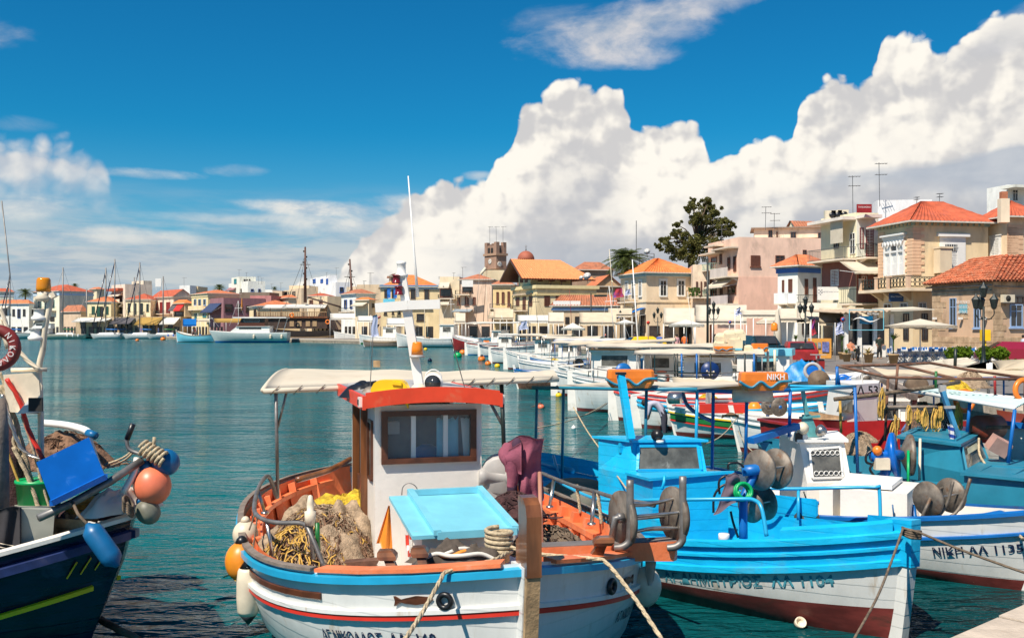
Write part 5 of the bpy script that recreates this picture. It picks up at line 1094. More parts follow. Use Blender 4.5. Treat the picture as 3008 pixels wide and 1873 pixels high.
def small_boat(label,a,b,B=2.3,fb=0.7,rb=0.35,rs=0.3,side='hullwhite',stripe=None,rail='hullwhite',bottom='antifoul',deck='white',cab=None,can=None,rudder=True,mast=None,name='fishing_boat',cat='fishing boat',group='small fishing boats moored along the quay',cabm='white',roofm='white',clutter=None,stern=0.0,wl=0.12,railing=None,full=1.0,tm=.46):
 """a = stern, b = bow on the water plane"""
 a,b=Vc((a[0],a[1],0)),Vc((b[0],b[1],0)); L=(b-a).length; d=(b-a).normalized(); rz=atan2(d.y,d.x)
 root=thing(name,label,cat,tuple((a+b)/2),rz,group); h=Hull(L,B,fb,rb,rs,stern=stern,full=full,tm=tm)
 top=lambda t:h.zs(t)
 if stripe:rows=[-h.draft,-.1,wl,lambda t:h.zs(t)-.30,lambda t:h.zs(t)-.10,top]; ms=[M[bottom],M[bottom],M[side],M[stripe],M[side]]
 else:rows=[-h.draft,-.1,wl,lambda t:h.zs(t)*.6,top]; ms=[M[bottom],M[bottom],M[side],M[side]]
 h.build(root,ms,rows,20); h.inside(root,M.white if side!='skyblue' else M[side],M[deck],.25 if B<2.1 else .32,N=14)
 h.rail(root,'cap_rail',M[rail],-.01,(.045,.025),-.01,N=20); h.rail(root,'rub_rail',M[stripe or rail],.12,(.03,.03),.01,N=20)
 mb=MB(); p0,p1=h.pt(1,-.2),h.pt(1,h.zs(1)); mb.hexa([p0+Vc((-.05,-.04,0)),p0+Vc((.06,-.04,0)),p0+Vc((.06,.04,0)),p0+Vc((-.05,.04,0))],[p1+Vc((-.05,-.05,.22)),p1+Vc((.07,-.05,.22)),p1+Vc((.07,.05,.22)),p1+Vc((-.05,.05,.22))]); mb.build('stem_post',M.white,root)
 if rudder:
  q0,q1=h.pt(0,-.2),h.pt(0,h.zs(0)); r=MB(); r.prism([q0+Vc((-.02,-.025,0)),q0+Vc((-.38,-.025,0)),q1+Vc((-.20,-.025,.18)),q1+Vc((-.02,-.025,.18))],(0,.05,0)); rd=r.build('rudder',M.white,root)
  r=MB(); r.bar(q1+Vc((-.15,0,.16)),q1+Vc((L*.17,0,.30)),.06,.06); r.build('tiller',M.white,rd)
 zd=fb-.25
 if L<10.5:
  if cab:cab=cab[:3]+(cab[3]*.84,)
  if can:can=can[:3]+(can[3]*.78,)+can[4:]
 if cab:cabin(root,*cab[:3],zd,cab[3],M[cabm],M[roofm])
 if can:canopy(root,can[0],can[1],can[2],can[3],M[can[4]]if len(can)>4 else M.canvas,zb=zd+.1,pm=can[5]if len(can)>5 else 'steel',tilt=can[6]if len(can)>6 else 0)
 if mast:mb=MB(); mb.tube([(mast[0],0,zd),(mast[0]+mast[2],0,mast[1])],[.05,.025],6); mb.tube([(mast[0]+mast[2]*.7,-.5,mast[1]*.8),(mast[0]+mast[2]*.7,.5,mast[1]*.8)],.025,5); mb.build('mast',M[mast[3]if len(mast)>3 else 'white_clean'],root)
 if railing:
  r=MB(); pts=[h.pt(t/20,h.zs(t/20)+.45,s_)for s_ in((1,))for t in range(2,15)]; r.tube(pts,.018,5); r.tube([Vc((q.x,-q.y,q.z))for q in pts],.018,5)
  for q in pts[::3]:
   for s_ in(1,-1):r.tube([(q.x,q.y*s_,q.z),(q.x,q.y*s_,q.z-.45)],.015,5)
  r.build('railing',M[railing],root)
 return root,h
def deck_clutter(root,seed,spots):
 """gear lying in the boat: each piece an object of its own"""
 out=[]; Mx=TH[root.name]
 for k,(kind,x,y,z,lab)in enumerate(spots):
  p=Mx@Vc((x,y,z)); mb=MB(); rnd=random.Random(seed+k)
  if kind.startswith('net'):
   m={'nety':'netyellow','netb':'net','netg':'netgrey','netd':'netdark'}[kind]; heap(mb,p,.55,.42,.35,seed+k); strands(mb,p,.5,.38,.35,40,.008,seed+k); solo('fishing_net',mb,M[m],lab,'fishing net')
  elif kind.startswith('crate'):
   m={'crateb':'plasticblue','crateo':'float_o','crater':'red','crateg':'ltgreen','cratew':'white','cratey':'yellow'}[kind]; t=thing('crate',lab,'crate',tuple(p),rnd.random()*3); b_=MB(); b_.box((0,0,.03),(.6,.4,.05)); b_.build('bottom',M[m],t)
   for c,s_ in(((0,.2,.15),(.6,.03,.28)),((0,-.2,.15),(.6,.03,.28)),((.3,0,.15),(.03,.37,.28)),((-.3,0,.15),(.03,.37,.28))):b_=MB(); b_.box(c,s_); b_.build('side',M[m],t)
  elif kind=='drum':t=thing('net_hauler',lab,'net hauler',tuple(p),rnd.uniform(-.5,.5)+TH[root.name].to_euler().z); drum_pair(t,(0,-.22,.55),(0,.22,.55),.25,M.drum,world=False); b_=MB(); b_.tube([(0,-.3,.55),(0,.3,.55)],.05,8); b_.bar((0,-.3,0),(0,-.3,.6),.07); b_.build('stand',M.blue,t)
  elif kind=='disc':t=thing('net_hauler',lab,'net hauler',tuple(p),rnd.uniform(-.3,.3)); b_=MB(); b_.lathe([(.3,-.03),(.3,.03),(.1,.05),(1e-3,.05)],(0,-.2,.75),26,(0,-1,.1)); b_.build('disc',M.blue,t); b_=MB(); b_.bar((0,0,0),(0,0,.9),.1); b_.tube([(0,.1,.75),(0,-.2,.75)],.1,8); b_.build('stand',M.grey,t)
  elif kind=='ring':mb.ring(p+Vc((0,0,.35)),.24,.055,(rnd.uniform(-.3,.3),-1,.15),22,8); solo('life_ring',mb,M.buoy_s,lab,'life ring')
  elif kind=='tarp':heap(mb,p,.9,.6,.7,seed+k,amp=.5); solo('tarpaulin',mb,M.tarp,lab,'tarpaulin')
  elif kind=='ropes':[coil(mb,p+Vc((rnd.uniform(-.1,.1),rnd.uniform(-.1,.1),i*.03)),.2+.03*(i%3),.015,1)for i in range(7)]; solo('rope_coil',mb,M.rope,lab,'rope')
  elif kind=='buoy':buoy('buoy',lab,p+Vc((0,0,.2)),.2,M.buoy_o,M.black)
def ropeline(name,label,pts,r,m='rope',n=5,cat='rope'):
 mb=MB(); q=spline(pts,n); N=len(q)
 tot=sum((b-a).length for a,b in zip(q,q[1:]))
 if r>.012:
  k=max(N,int(tot/(r*1.6))); d=[0]
  for a,b in zip(q,q[1:]):d.append(d[-1]+(b-a).length)
  rs=[]; j=0
  for i in range(k+1):
   s_=tot*i/k
   while j<N-2 and d[j+1]<s_:j+=1
   rs.append(q[j].lerp(q[j+1],min(1,(s_-d[j])/max(1e-6,d[j+1]-d[j]))))
  for ph in range(3):
   P_=[]
   for i,c in enumerate(rs):
    u,v=frame_of((rs[min(i+1,k)]-rs[max(i-1,0)])); an=i*.55+ph*2.094; P_.append(c+(u*cos(an)+v*sin(an))*r*.45)
   mb.tube(P_,r*.62,5)
 else:mb.tube(q,r,6)
 return solo(name,mb,M[m],label,cat)
 # ---------------------------- the orange decked boat in front
HD=Vc((.28,-.96,0)); L1=7.6
def front_boat():
 bow=Vc((.12,7.0,0)); c=bow-HD*L1/2; rz=atan2(HD.y,HD.x)
 T=thing('fishing_boat','white fishing boat with orange deck, red orange cabin roof and number 160 on its bow','fishing boat',tuple(c),rz)
 h=Hull(L1,3.75,.96,.39,.10,.5,rkb=.22,pr=3.2,full=.9,tm=.52,pb=2.6,ps=3.2)
 band=lambda d:(lambda t:h.zs(t)-d)
 h.build(T,[M.antifoul,M.hullwhite,M.hullwhite,M.hullwhite,M.hullwhite],[-.5,.05,band(.72),band(.40),band(.1),band(0)],40)
 h.rail(T,'blue_rub_rail',M.railblue,.06,(.045,.036),.015,N=50); h.rail(T,'red_stripe',M.red,.35,(.02,.024),.008,N=50); h.rail(T,'white_moulding',M.hullwhite,.31,(.025,.022),.008,N=50)
 for s in(1,-1):h.rail(T,'brown_stripe',M.dkwood,.20,(.006,.03),.008,.1,.85 if s<0 else .78,30,(s,))
 h.inside(T,M.orange,M.white,.42,.10,36)
 h.rail(T,'cap_rail',M.orange,-.01,(.08,.02),-.06,.84,.99,16); h.rail(T,'cap_rail',M.greywood,-.012,(.04,.018),-.0,.0,.84,40)
 h.rail(T,'inner_ledge',M.orange,.16,(.07,.03),-.17,.05,.6,30)
 for i in range(10):
  for s in(1,-1):
   t=.08+i*.052; p,q=h.pt(t,h.zs(t)-.03,s,-.13),h.pt(t,h.zs(t)-.40,s,-.17); MB().bar(p,q,.09,.10,(1,0,0)).build('rib',M.orange,T)
 p0,p1=h.pt(1,-.3),h.pt(1,h.zs(1)-.02); mb=MB(); w=.05
 mb.hexa([p0+Vc((-.1,-.085,0)),p0+Vc((.08,-.07,0)),p0+Vc((.08,.07,0)),p0+Vc((-.1,.085,0))],[p1+Vc((-.16,-.085,0)),p1+Vc((.08,-.06,0)),p1+Vc((.08,.06,0)),p1+Vc((-.16,.085,0))]); mb.build('stem',M.hullwhite,T)
 MB().hexa([p0+Vc((.083,-.05,0)),p0+Vc((.115,-.045,0)),p0+Vc((.115,.045,0)),p0+Vc((.083,.05,0))],[p1+Vc((.083,-.055,-.02)),p1+Vc((.115,-.05,-.02)),p1+Vc((.115,.05,-.02)),p1+Vc((.083,.055,-.02))]).build('stem_band',M.rawwood,T)
 z=p1.z; pr=[(-.14,z-.06),(.12,z-.06),(.12,z+.36),(.09,z+.44),(.02,z+.48),(-.08,z+.485),(-.09,z+.45),(-.07,z+.23),(-.09,z+.18),(-.14,z+.16)]
 MB().prism([Vc((p1.x+a,-.055,b))for a,b in pr],(0,.11,0)).build('stem_head',M.wood,T)
 for s in(1,-1):
  t=.966 if s<0 else .935; q=h.pt(t,h.zs(t)-.235,s,.025); q2=h.pt(t+.01,h.zs(t)-.235,s,.025); tn=(q2-q).normalized(); n=Vc((-tn.y,tn.x,0)); MB().ring(q,.047,.02,n,24,10).build('hawse_ring',M.black,T)
 fish=[(-.13,0),(-.10,.03),(-.02,.045),(.06,.025),(.10,.012),(.15,.05),(.14,0),(.15,-.05),(.10,-.012),(.06,-.028),(-.02,-.045),(-.10,-.03)]
 fish=[(a*.75,b*.75)for a,b in fish]
 for s in(1,-1):
  x0=L1*(.943 if s<0 else .895)-L1/2
  def sp(x,y,o=.014):
   xx=x0-x; t=(xx+L1/2)/L1
   for _ in range(3):t+=(xx-h.pt(t,h.zs(t)-.22).x)/L1
   return h.pt(t,h.zs(t)-.22+y,s,o)
  MB().prism([sp(a,b,.004)for a,b in fish],(sp(0,0,.02)-sp(0,0,.004))).build('fish_emblem',M.dkwood,T)
 lm=mat('dark_blue_hull_lettering',(0.01,0.02,0.06),.5)
 h.text(T,'ΑΓ.ΝΙΚΟΛΑΟΣ  ΛΑ  160',.125,L1*.895-L1/2,lambda t:h.zs(t)-.55,-1,lm,xs=.64); h.text(T,'ΑΓ.ΝΙΚΟΛΑΟΣ',.11,L1*.87-L1/2,lambda t:h.zs(t)-.54,1,lm,xs=.7)
 MB.DEF=Matrix.Translation((0,-.13,0)); zd=.62; x1,yw,zt=.92,.53,2.25; x0=x1-1.75; wc=.035
 wz0,wz1,wy=1.71,2.17,.44
 cb=MB()
 def wallbox(a,b):cb.hexa([(a[0],a[1],a[2]),(b[0],a[1],a[2]),(b[0],b[1],a[2]),(a[0],b[1],a[2])],[(a[0],a[1],b[2]),(b[0],a[1],b[2]),(b[0],b[1],b[2]),(a[0],b[1],b[2])])
 wallbox((x1-.05,-yw,zd),(x1,yw,wz0)); wallbox((x1-.05,-yw,wz1),(x1,yw,zt)); wallbox((x1-.05,-yw,wz0),(x1,-wy,wz1)); wallbox((x1-.05,wy,wz0),(x1,yw,wz1))
 for s in(-1,1):ya,yb=sorted((s*yw,s*(yw-.04))); wallbox((x1-.5,ya,zd),(x1-.05,yb,zt)); wallbox((x0,ya,zd),(x0+.5,yb,zt)); wallbox((x0+.5,ya,zd),(x1-.5,yb,1.4)if s>0 else(x0+.52,yb,zt))
 wallbox((x0,-yw+.04,zd),(x0+.04,yw-.04,1.5)); wallbox((x0,-yw+.04,2.05),(x0+.04,yw-.04,zt))
 wallbox((x0,-.5,1.5),(x0+.04,-.42,2.05))
 C=cb.build('cabin',M.white,T); MB().box((x0+.03,.17,1.78),(.05,.64,.62)).build('rear_panel',mat('taupe_cabin_lining',(.16,.13,.12),.7,.3,4),C); MB().box((x1-.85,yw-.06,1.6),(1.3,.02,1.1)).build('side_lining',mat('taupe_cabin_lining',(.16,.13,.12)),C)
 mb=MB(); [mb.bar(*q,.06,.05)for q in(((x1+.012,-wy-.03,wz0-.0),(x1+.012,wy+.03,wz0)),((x1+.012,-wy-.03,wz1),(x1+.012,wy+.03,wz1)),((x1+.012,-wy,wz0),(x1+.012,-wy,wz1)),((x1+.012,wy,wz0),(x1+.012,wy,wz1)))]
 fw=mb.build('window',M.dkwood,C); MB().quad((x1-.02,-wy,wz0),(x1-.02,wy,wz0),(x1-.02,wy,wz1),(x1-.02,-wy,wz1)).build('pane',M.see_through,fw)
 for y in(-.15,.17):MB().box((x1-.03,y,(wz0+wz1)/2),(.03,.045,wz1-wz0)).build('mullion',M.white,fw)
 MB().box((x1-.55,0,1.40),(.7,.9,.04)).build('console',M.greywood,C)
 MB().slab(lambda u,v:Vc((x1-.12,.1+.22*u,2.1-.4*v+.02*sin(u*20))),8,4,Vc((.01,0,0))).build('curtain',mat('pale_blue_curtain',(.2,.5,.6),.9),C)
 MB().slab(lambda u,v:Vc((x1-.1,.34+.12*u+.04*v,2.1-.5*v+.015*sin(u*18))),6,4,Vc((.01,0,0))).build('curtain',M.whitecloth,C)
 MB().lathe([(.17,0),(.2,.12),(.16,.3),(.05,.36)],(x1-.7,.12,1.42),14).build('seat_back',M.blue,C)
 MB().box((x1-.35,-.34,2.0),(.12,.2,.12)).build('radio',M.grey,C)
 mb=MB(); mb.bar((x1-.52,-yw-.03,zd+.04),(x1-.52,-yw-.03,zt-.05),.08,.05); mb.bar((x1-1.18,-yw-.03,zd+.04),(x1-1.18,-yw-.03,zt-.05),.07,.05); mb.bar((x1-.52,-yw-.03,zt-.05),(x1-1.18,-yw-.03,zt-.05),.06); d=mb.build('door_frame',M.wood,C)
 MB().box((x1-.85,-yw-.012,1.05),(.56,.03,.8)).build('door',M.dkwood,d)
 mb=MB(); [mb.bar(*q,.03)for q in(((x1-.12,-yw-.01,1.52),(x1-.36,-yw-.01,1.52)),((x1-.12,-yw-.01,2.08),(x1-.36,-yw-.01,2.08)),((x1-.12,-yw-.01,1.52),(x1-.12,-yw-.01,2.08)),((x1-.36,-yw-.01,1.52),(x1-.36,-yw-.01,2.08)))]; w2=mb.build('window',M.dkwood,C)
 MB().quad((x1-.12,-yw-.004,1.52),(x1-.36,-yw-.004,1.52),(x1-.36,-yw-.004,2.08),(x1-.12,-yw-.004,2.08)).build('pane',M.paneg,w2)
 cam_=lambda y:.07*(1-(y/.8)**2)
 rf=MB().slab(lambda u,v:Vc((x0-.15+(x1+.22-x0+.15)*u,(yw+.12)*(2*v-1),zt+.08+cam_((yw+.12)*(2*v-1)))),6,12,.05).build('cabin_roof',M.grey,C)
 mb=MB(); N=12; fr_=lambda y,z,x:Vc((x,y,z+cam_(y)))
 ys=[(yw+.12)*(2*i/N-1)for i in range(N+1)]
 for x_,dx in((x1+.22,.03),):
  for a,b in zip(ys,ys[1:]):mb.hexa([fr_(a,zt-.03,x_),fr_(a,zt-.03,x_+dx),fr_(b,zt-.03,x_+dx),fr_(b,zt-.03,x_)],[fr_(a,zt+.115,x_),fr_(a,zt+.115,x_+dx),fr_(b,zt+.115,x_+dx),fr_(b,zt+.115,x_)])
 for s in(-1,1):mb.hexa([(x0-.15,s*(yw+.12),zt-.02),(x1+.25,s*(yw+.12),zt-.02),(x1+.25,s*(yw+.15),zt-.02),(x0-.15,s*(yw+.15),zt-.02)],[(x0-.15,s*(yw+.12),zt+.11),(x1+.25,s*(yw+.12),zt+.11),(x1+.25,s*(yw+.15),zt+.11),(x0-.15,s*(yw+.15),zt+.11)])
 mb.build('visor',M.redorange,rf)
 for s in(-1,1):mb=MB(); mb.m=0; mb.box((x1+.16,s*(yw+.165),zt+.05),(.09,.03,.09)); mb.m=1; mb.box((x1+.16,s*(yw+.182),zt+.05),(.05,.01,.05)); mb.build('side_light',[M.white,M.black],rf)
 MB.DEF=None
 D=10.3; a,b,b2=W(13,705,440,D),W(13,655,165,D),W(3,715,500,D); mast=MB().bar(a,b2,.095,.09).build('mast',M.white_clean,T,True)
 mb=MB(); mb.bar(W(3,410,892,D-.06),W(3,790,858,D-.06),.06,.095); mb.bar(W(3,790,858,D-.06),W(3,1165,848,D-.06),.06,.095); mb.build('yard',M.white_clean,mast,True)
 q=W(13,682,152,D-.08); bs=MB().lathe([(.075,0),(.075,.02),(.06,.03)],q,18).build('beacon_base',M.grey,mast,True); MB().lathe([(.062,.03),(.058,.1),(.05,.15),(.045,.16),(1e-4,.165)],q,18).build('beacon_lens',M.amber,bs,True)
 q=W(3,712,500,D); MB().lathe([(.07,-.03),(.07,0),(.045,.01),(.045,.10),(.05,.105),(.05,.13),(1e-4,.14)],q,16).build('masthead_light',M.white_clean,mast,True)
 for X,Y in((655,555),(683,688)):q=W(3,X,Y,D-.05); mb=MB(); mb.lathe([(.045,-.045),(.05,-.035),(.038,-.03),(.038,.03),(.05,.035),(.035,.045)],q,14); mb.bar(q,W(3,X+75,Y+10,D),.02); mb.build('signal_lamp',mat('dark_red_lamp_glass',(.18,.01,.02),.2),mast,True)
 mb=MB(); e,f=W(3,902,765,D),P(1199,517,D); mb.tube([e,e.lerp(f,.3),f],[.02,.012,.006],6); mb.build('whip_antenna',M.white_clean,mast,True)
 mb=MB(); e,f=W(13,262,440,D-.4),W(13,290,-50,D-.4); mb.tube([e,f],.004,4); mb.build('stay_wire',M.dullsteel,mast,True); MB().tube([W(13,1110,440,D),W(13,985,-10,D-.3)],.006,4).build('stay_wire',M.dullsteel,mast,True)
 q=W(13,825,375,D-.5); mb=MB(); mb.lathe([(.05,-.09),(.085,.0),(.09,.02)],q,18,(-.15,-1,-.05)); mb.ring(q,.088,.01,(-.15,-1,-.05)); mb.m=1; mb.lathe([(.082,.03),(1e-4,.032)],q-Vc((0,0,0)),18,(-.15,-1,-.05)); mb.m=0; mb.ring(q+Vc((0,0,.05)),.08,.006,(0,1,0),14,4); mb.bar(q-Vc((0,0,.08)),q-Vc((0,0,.15)),.03); mb.build('searchlight',[M.white_clean,M.glass],rf,True)
 q=W(13,697,455,D-.35); MB().ball(q+Vc((0,0,.02)),.085,14,.75).build('dome_lamp',M.cream,rf,True)
 q=W(13,275,500,D-.4); MB().lathe([(.1,-.03),(.11,0),(.1,.03),(.04,.05),(1e-4,.05)],q,18,(0.1,-1,.2)).build('horn',M.drum,rf,True)
 MB().tube([W(13,770,455,10.1),W(13,1150,455,10.0)],.025,8).build('roof_tube',M.grey,rf,True)
 q=W(13,445,425,D-.62); t=thing('jerry_can','yellow jerry can lying on the red orange cabin roof','jerry can',tuple(q-Vc((0,0,.1)))); mb=MB()
 mb.slab(lambda u,v:q+Vc(((u-.5)*.36,(v-.5)*.2,.085*(1-abs(2*u-1)**6)+.0*v)),12,6,.19); mb.build('body',M.yellow,t,True); MB().lathe([(.03,0),(.03,.04),(1e-4,.04)],q+Vc((.19,0,-.04)),12,(1,0,0)).build('cap',M.red,t,True); mb=MB(); mb.bar(q+Vc((.03,-.1,.06)),q+Vc((.12,-.1,.05)),.035,.03); mb.bar(q+Vc((-.1,-.105,-.04)),q+Vc((.1,-.105,-.04)),.02,.05); mb.build('handle',M.yellow,t,True)
 mb=MB(); heap(mb,W(13,230,500,10.4),.28,.2,.16,4); solo('black_bag',mb,M.black,'crumpled black bag behind the yellow jerry can','bag')
 near0,near1=W(12,232,243,11.0),P(1640,1107,12.3); far0,far1=P(845,1082,14.6),P(1610,1098,15.6)
 zc=near0.z
 def cf(u,v):p=near0.lerp(near1,u).lerp(far0.lerp(far1,u),v); p.z+=.06*sin(pi*v)+.02*sin(u*20)*sin(pi*v)-.06*(2*u-1)**2*0; return p
 cn=MB().slab(cf,20,10,.03).build('canopy',M.canvas,T,True)
 mb=MB(); mb.tube([cf(i/10,0)-Vc((0,.02,.03))for i in range(11)],.03,8); mb.tube([cf(0,i/8)-Vc((0,.02,.02))for i in range(9)],.03,8); mb.build('rolled_edge',M.canvas,cn,True)
 mb=MB()
 for i in range(14):p=cf((i+.5)/14,0)-Vc((0,.02,.03)); mb.tube([p+Vc((-.05,0,-.05)),p+Vc((0,-.045,0)),p+Vc((.05,.0,.05))],.006,4)
 mb.build('lashing',M.dkrope,cn,True)
 for a,b,r_ in((W(12,295,250,11.05),W(12,305,800,11.2),.02),(W(12,352,250,11.1),W(12,305,440,11.12),.014),(W(13,1430,365,12.2),W(13,1455,1010,12.0),.026),(W(13,1235,372,12.3),W(13,1440,750,12.1),.02)):
  MB().tube([a,b],r_,8).build('canopy_post',M.dullsteel if r_!=.026 else M.lantern,cn,True)
 MB().box(W(12,808,118,14.7),(.1,.02,.1)).build('canopy_tag',M.rawwood,cn,True)
 lx0,lx1=L1/2-2.25,L1/2-1.25
 hb=MB(); hb.box(((lx0+lx1)/2,-.17,.87),(1.0,.70,.52)); hb.hexa([(lx0,-.52,1.13),(lx1,-.52,1.13),(lx1,.18,1.13),(lx0,.18,1.13)],[(lx0,-.52,1.44),(lx1,-.52,1.32),(lx1,.18,1.32),(lx0,.18,1.44)]); hb_=hb.build('hatch_box',M.white,T)
 mb=MB(); mb.hexa([(lx0-.03,-.62,1.445),(lx1+.12,-.62,1.315),(lx1+.12,.27,1.315),(lx0-.03,.27,1.445)],[(lx0-.03,-.62,1.475),(lx1+.12,-.62,1.345),(lx1+.12,.27,1.345),(lx0-.03,.27,1.475)])
 for y in(-.42,.23):mb.hexa([(lx0-.06,y-.03,1.476),(lx1+.14,y-.03,1.342),(lx1+.14,y+.03,1.342),(lx0-.06,y+.03,1.476)],[(lx0-.06,y-.03,1.53),(lx1+.14,y-.03,1.385),(lx1+.14,y+.03,1.385),(lx0-.06,y+.03,1.53)])
 mb.box((lx0-.02,-.09,1.50),(.05,.62,.05)); mb.box((lx1+.135,-.09,1.34),(.03,.66,.06)); mb.build('hatch_lid',M.azure,hb_)
 MB.DEF=None; lr=MB()
 q=Vc((lx0+.5,-.525,1.21))
 for k in range(8):
  lr.m=k%2
  for j in range(4):a0=2*pi*(k*4+j)/32; a1=2*pi*(k*4+j+1)/32; lr.hexa([q+Vc((cos(a0)*.075,0,sin(a0)*.12)),q+Vc((cos(a0)*.115,0,sin(a0)*.17)),q+Vc((cos(a1)*.115,0,sin(a1)*.17)),q+Vc((cos(a1)*.075,0,sin(a1)*.12))],[q+Vc((cos(a0)*.075,-.02,sin(a0)*.12)),q+Vc((cos(a0)*.115,-.02,sin(a0)*.17)),q+Vc((cos(a1)*.115,-.02,sin(a1)*.17)),q+Vc((cos(a1)*.075,-.02,sin(a1)*.12))])
 lr.build('life_ring_emblem',[M.red,M.white_clean],hb_)
 mb=MB()
 for k in range(8):
  mb.m=k%2
  for j in range(3):a0=2*pi*(k*3+j)/24; a1=2*pi*(k*3+j+1)/24; q=Vc((x1+.012,-.06,1.30)); mb.quad(q+Vc((0,cos(a0)*.06,sin(a0)*.06)),q+Vc((0,cos(a0)*.1,sin(a0)*.1)),q+Vc((0,cos(a1)*.1,sin(a1)*.1)),q+Vc((0,cos(a1)*.06,sin(a1)*.06)))
 mb.build('life_ring_emblem',[M.red,M.azure],C)
 MB().tube(spline([W(13,545,1370,9.3),W(13,555,1300,9.3),W(13,605,1265,9.3),W(13,665,1290,9.3),W(13,702,1362,9.3)],5),.005,5).build('hatch_handle',M.dullsteel,hb_,True)
 mb=MB(); mb.slab(lambda u,v:W(12,806+(888-806)*u*(.35+.65*v)+(1-v)*60*(1-u*.35),840+(232 if u>.3 else 190)*v,8.95+.02*sin(u*9)),8,10,Vc((0,.02,0))); solo('oilskin_jacket',mb,M.orangecloth,'orange oilskin hanging on the white hatch box','jacket')
 def bitt(b0,t0,w,lab=None):
  b0,t0=Vc(b0),Vc(t0); u=(t0-b0); mb=MB(); s_=Vc((1,.1,0)).normalized(); f_=Vc((0,1,0)); rings=[]
  for k,wd in((0,.85),(.45,.62),(.62,.6),(.66,1.05),(.80,1.2),(.95,1.0),(1.0,.75)):c_=b0+u*k; rings.append([c_+s_*a*w*wd/2+f_*b_*w*wd/2 for a,b_ in((-1,-1),(1,-1),(1,1),(-1,1))])
  for p,q in zip(rings,rings[1:]):mb.hexa(p,q)
  mb.build('mooring_bitt',M.wood,T,True)
 bitt(W(12,905,1200,7.62),W(12,852,1062,7.72),.12); bitt(W(12,1060,1190,7.42),W(12,1020,1045,7.52),.11); bitt(W(14,1290,840,7.6),W(14,1385,650,7.55),.13)
 p,q=W(14,478,860,7.75),W(14,478,640,7.75); sp_=MB().lathe([(.085,0),(.08,(q-p).z),(1e-4,(q-p).z)],p,12).build('samson_post',M.rawwood,T,True)
 mb=MB(); [coil(mb,p+Vc((0,0,.07+.036*i)),.10-.004*(i%2),.018,1.02,n=18)for i in range(5)]; solo('mooring_rope_turns',mb,M.rope,'thick pale rope wound round the bow samson post','rope')
 ropeline('mooring_rope','pale mooring rope running down left from the white bow',[W(14,560,780,7.70),W(14,430,850,7.35),W(14,150,920,7.1),W(14,10,960,7.0),W(12,1140,1200,6.95),W(12,1040,1380,6.5),W(12,950,1520,6.1),W(12,900,1600,5.9)],.016)
 ropeline('mooring_rope','pale mooring rope running down right across the bow to the quay',[W(14,580,740,7.68),W(14,830,800,7.5),W(14,1280,838,7.3),W(14,1400,880,7.2),W(14,1600,1130,6.8),W(14,1750,1350,6.5),W(14,1860,1520,6.3),W(14,1950,1650,6.1)],.016)
 mb=MB(); c_=W(12,760,1165,8.3); mb.prism([c_+Vc((-.2,0,.06)),c_+Vc((.1,0,.08)),c_+Vc((.02,0,-.06))],(0,.12,0)); mb.tube([c_+Vc((-.05,0,0)),c_+Vc((.25,-.05,-.02))],.02,6); solo('anchor',mb,M.rust,'small rusty anchor on the foredeck of the orange decked boat','anchor')
 c_=W(12,1180,1120,7.72); mb=MB(); heap(mb,c_-Vc((-.06,0,.12)),.42,.28,.20,9,rz=.1); solo('dark_net_bag',mb,M.darkgrey,'dark brown sack lying under the striped folded cloth','sack')
 mb=MB(); c2=W(12,1200,1068,7.70)
 heap(mb,c2-Vc((-.04,0,.1)),.36,.16,.15,31,26,.7)
 for k in range(5):mb.m=(1,2,1,0,0)[k]; yy=-.13+.04*k; rr=random.Random(k); mb.tube(spline([c2+Vc((-.26+.12*i_+rr.uniform(-.02,.02),yy+.03*sin(i_*1.7+k),.018+.02*sin(i_*2+k)-.06*abs(i_-2.5)/2.5))for i_ in range(6)],4),.017 if k<3 else .025,6)
 solo('folded_awning',mb,[mat('dark_olive_canvas',(.09,.07,.055),.9,.3,8),M.whitecloth,M.orangecloth],'folded dark striped canvas with orange and white bands on the foredeck','folded canvas')
 c_=W(12,520,960,9.8); mb=MB(); c_.z=.58; heap(mb,c_+Vc((.0,.1,0)),.75,.8,.60,2,40,.4); [(setattr(mb,'m',k_),strands(mb,c_+Vc((.0,.1,0)),.72,.78,.62,n_,.007,3+k_,.3))for k_,n_ in((0,500),(1,450),(2,90))]; solo('fishing_net',mb,[M.netgrey,M.net,M.yrope],'beige and brown fishing net heaped on the orange side deck','fishing net')
 mb=MB(); c3=c_+Vc((.15,.75,.30)); heap(mb,c3,.6,.35,.36,5); strands(mb,c3,.5,.3,.34,90,.005,4,.25); solo('fishing_net',mb,M.netyellow,'bright yellow net lying behind the beige net heap','fishing net')
 mb=MB(); c4=c_+Vc((.0,-.45,0)); heap(mb,c4+Vc((.1,0,0)),.55,.32,.20,8); strands(mb,c4,.6,.35,.18,120,.005,8,.22); solo('fishing_net',mb,M.net,'reddish brown net edge spilling onto the white deck','fishing net')
 mb=MB(); strands(mb,c_+Vc((-.1,-.2,0)),.55,.6,.52,60,.007,12,.4); solo('float_line',mb,M.yrope,'yellow float line tangled over the net heap','rope')
 mb=MB(); mb.m=0; p=W(12,510,1085,8.9); q=W(12,505,925,8.9); mb.tube([p,q],.022,8); solo('green_pole',mb,M.green,'short green pole standing in front of the net heap','pole')
 mb=MB(); p,q=W(12,485,1110,8.9),W(12,470,925,8.9); mb.tube([p,q],.022,8); mb.m=1; mb.lathe([(.05,0),(.052,.12),(.03,.13),(.032,.19),(.02,.26),(1e-4,.27)],q-Vc((0,0,.02)),12); solo('marker_pole',mb,[M.dullsteel,M.fenderw],'steel stake with a white plastic cap beside the green pole','pole')
 a=[W(12,300,800,11.0),W(12,258,690,10.8),W(12,210,740,10.4),W(12,185,850,9.8),W(12,215,900,9.3),W(12,300,925,9.1),W(12,430,930,8.95),W(12,470,980,8.85),W(12,540,1150,8.75)]
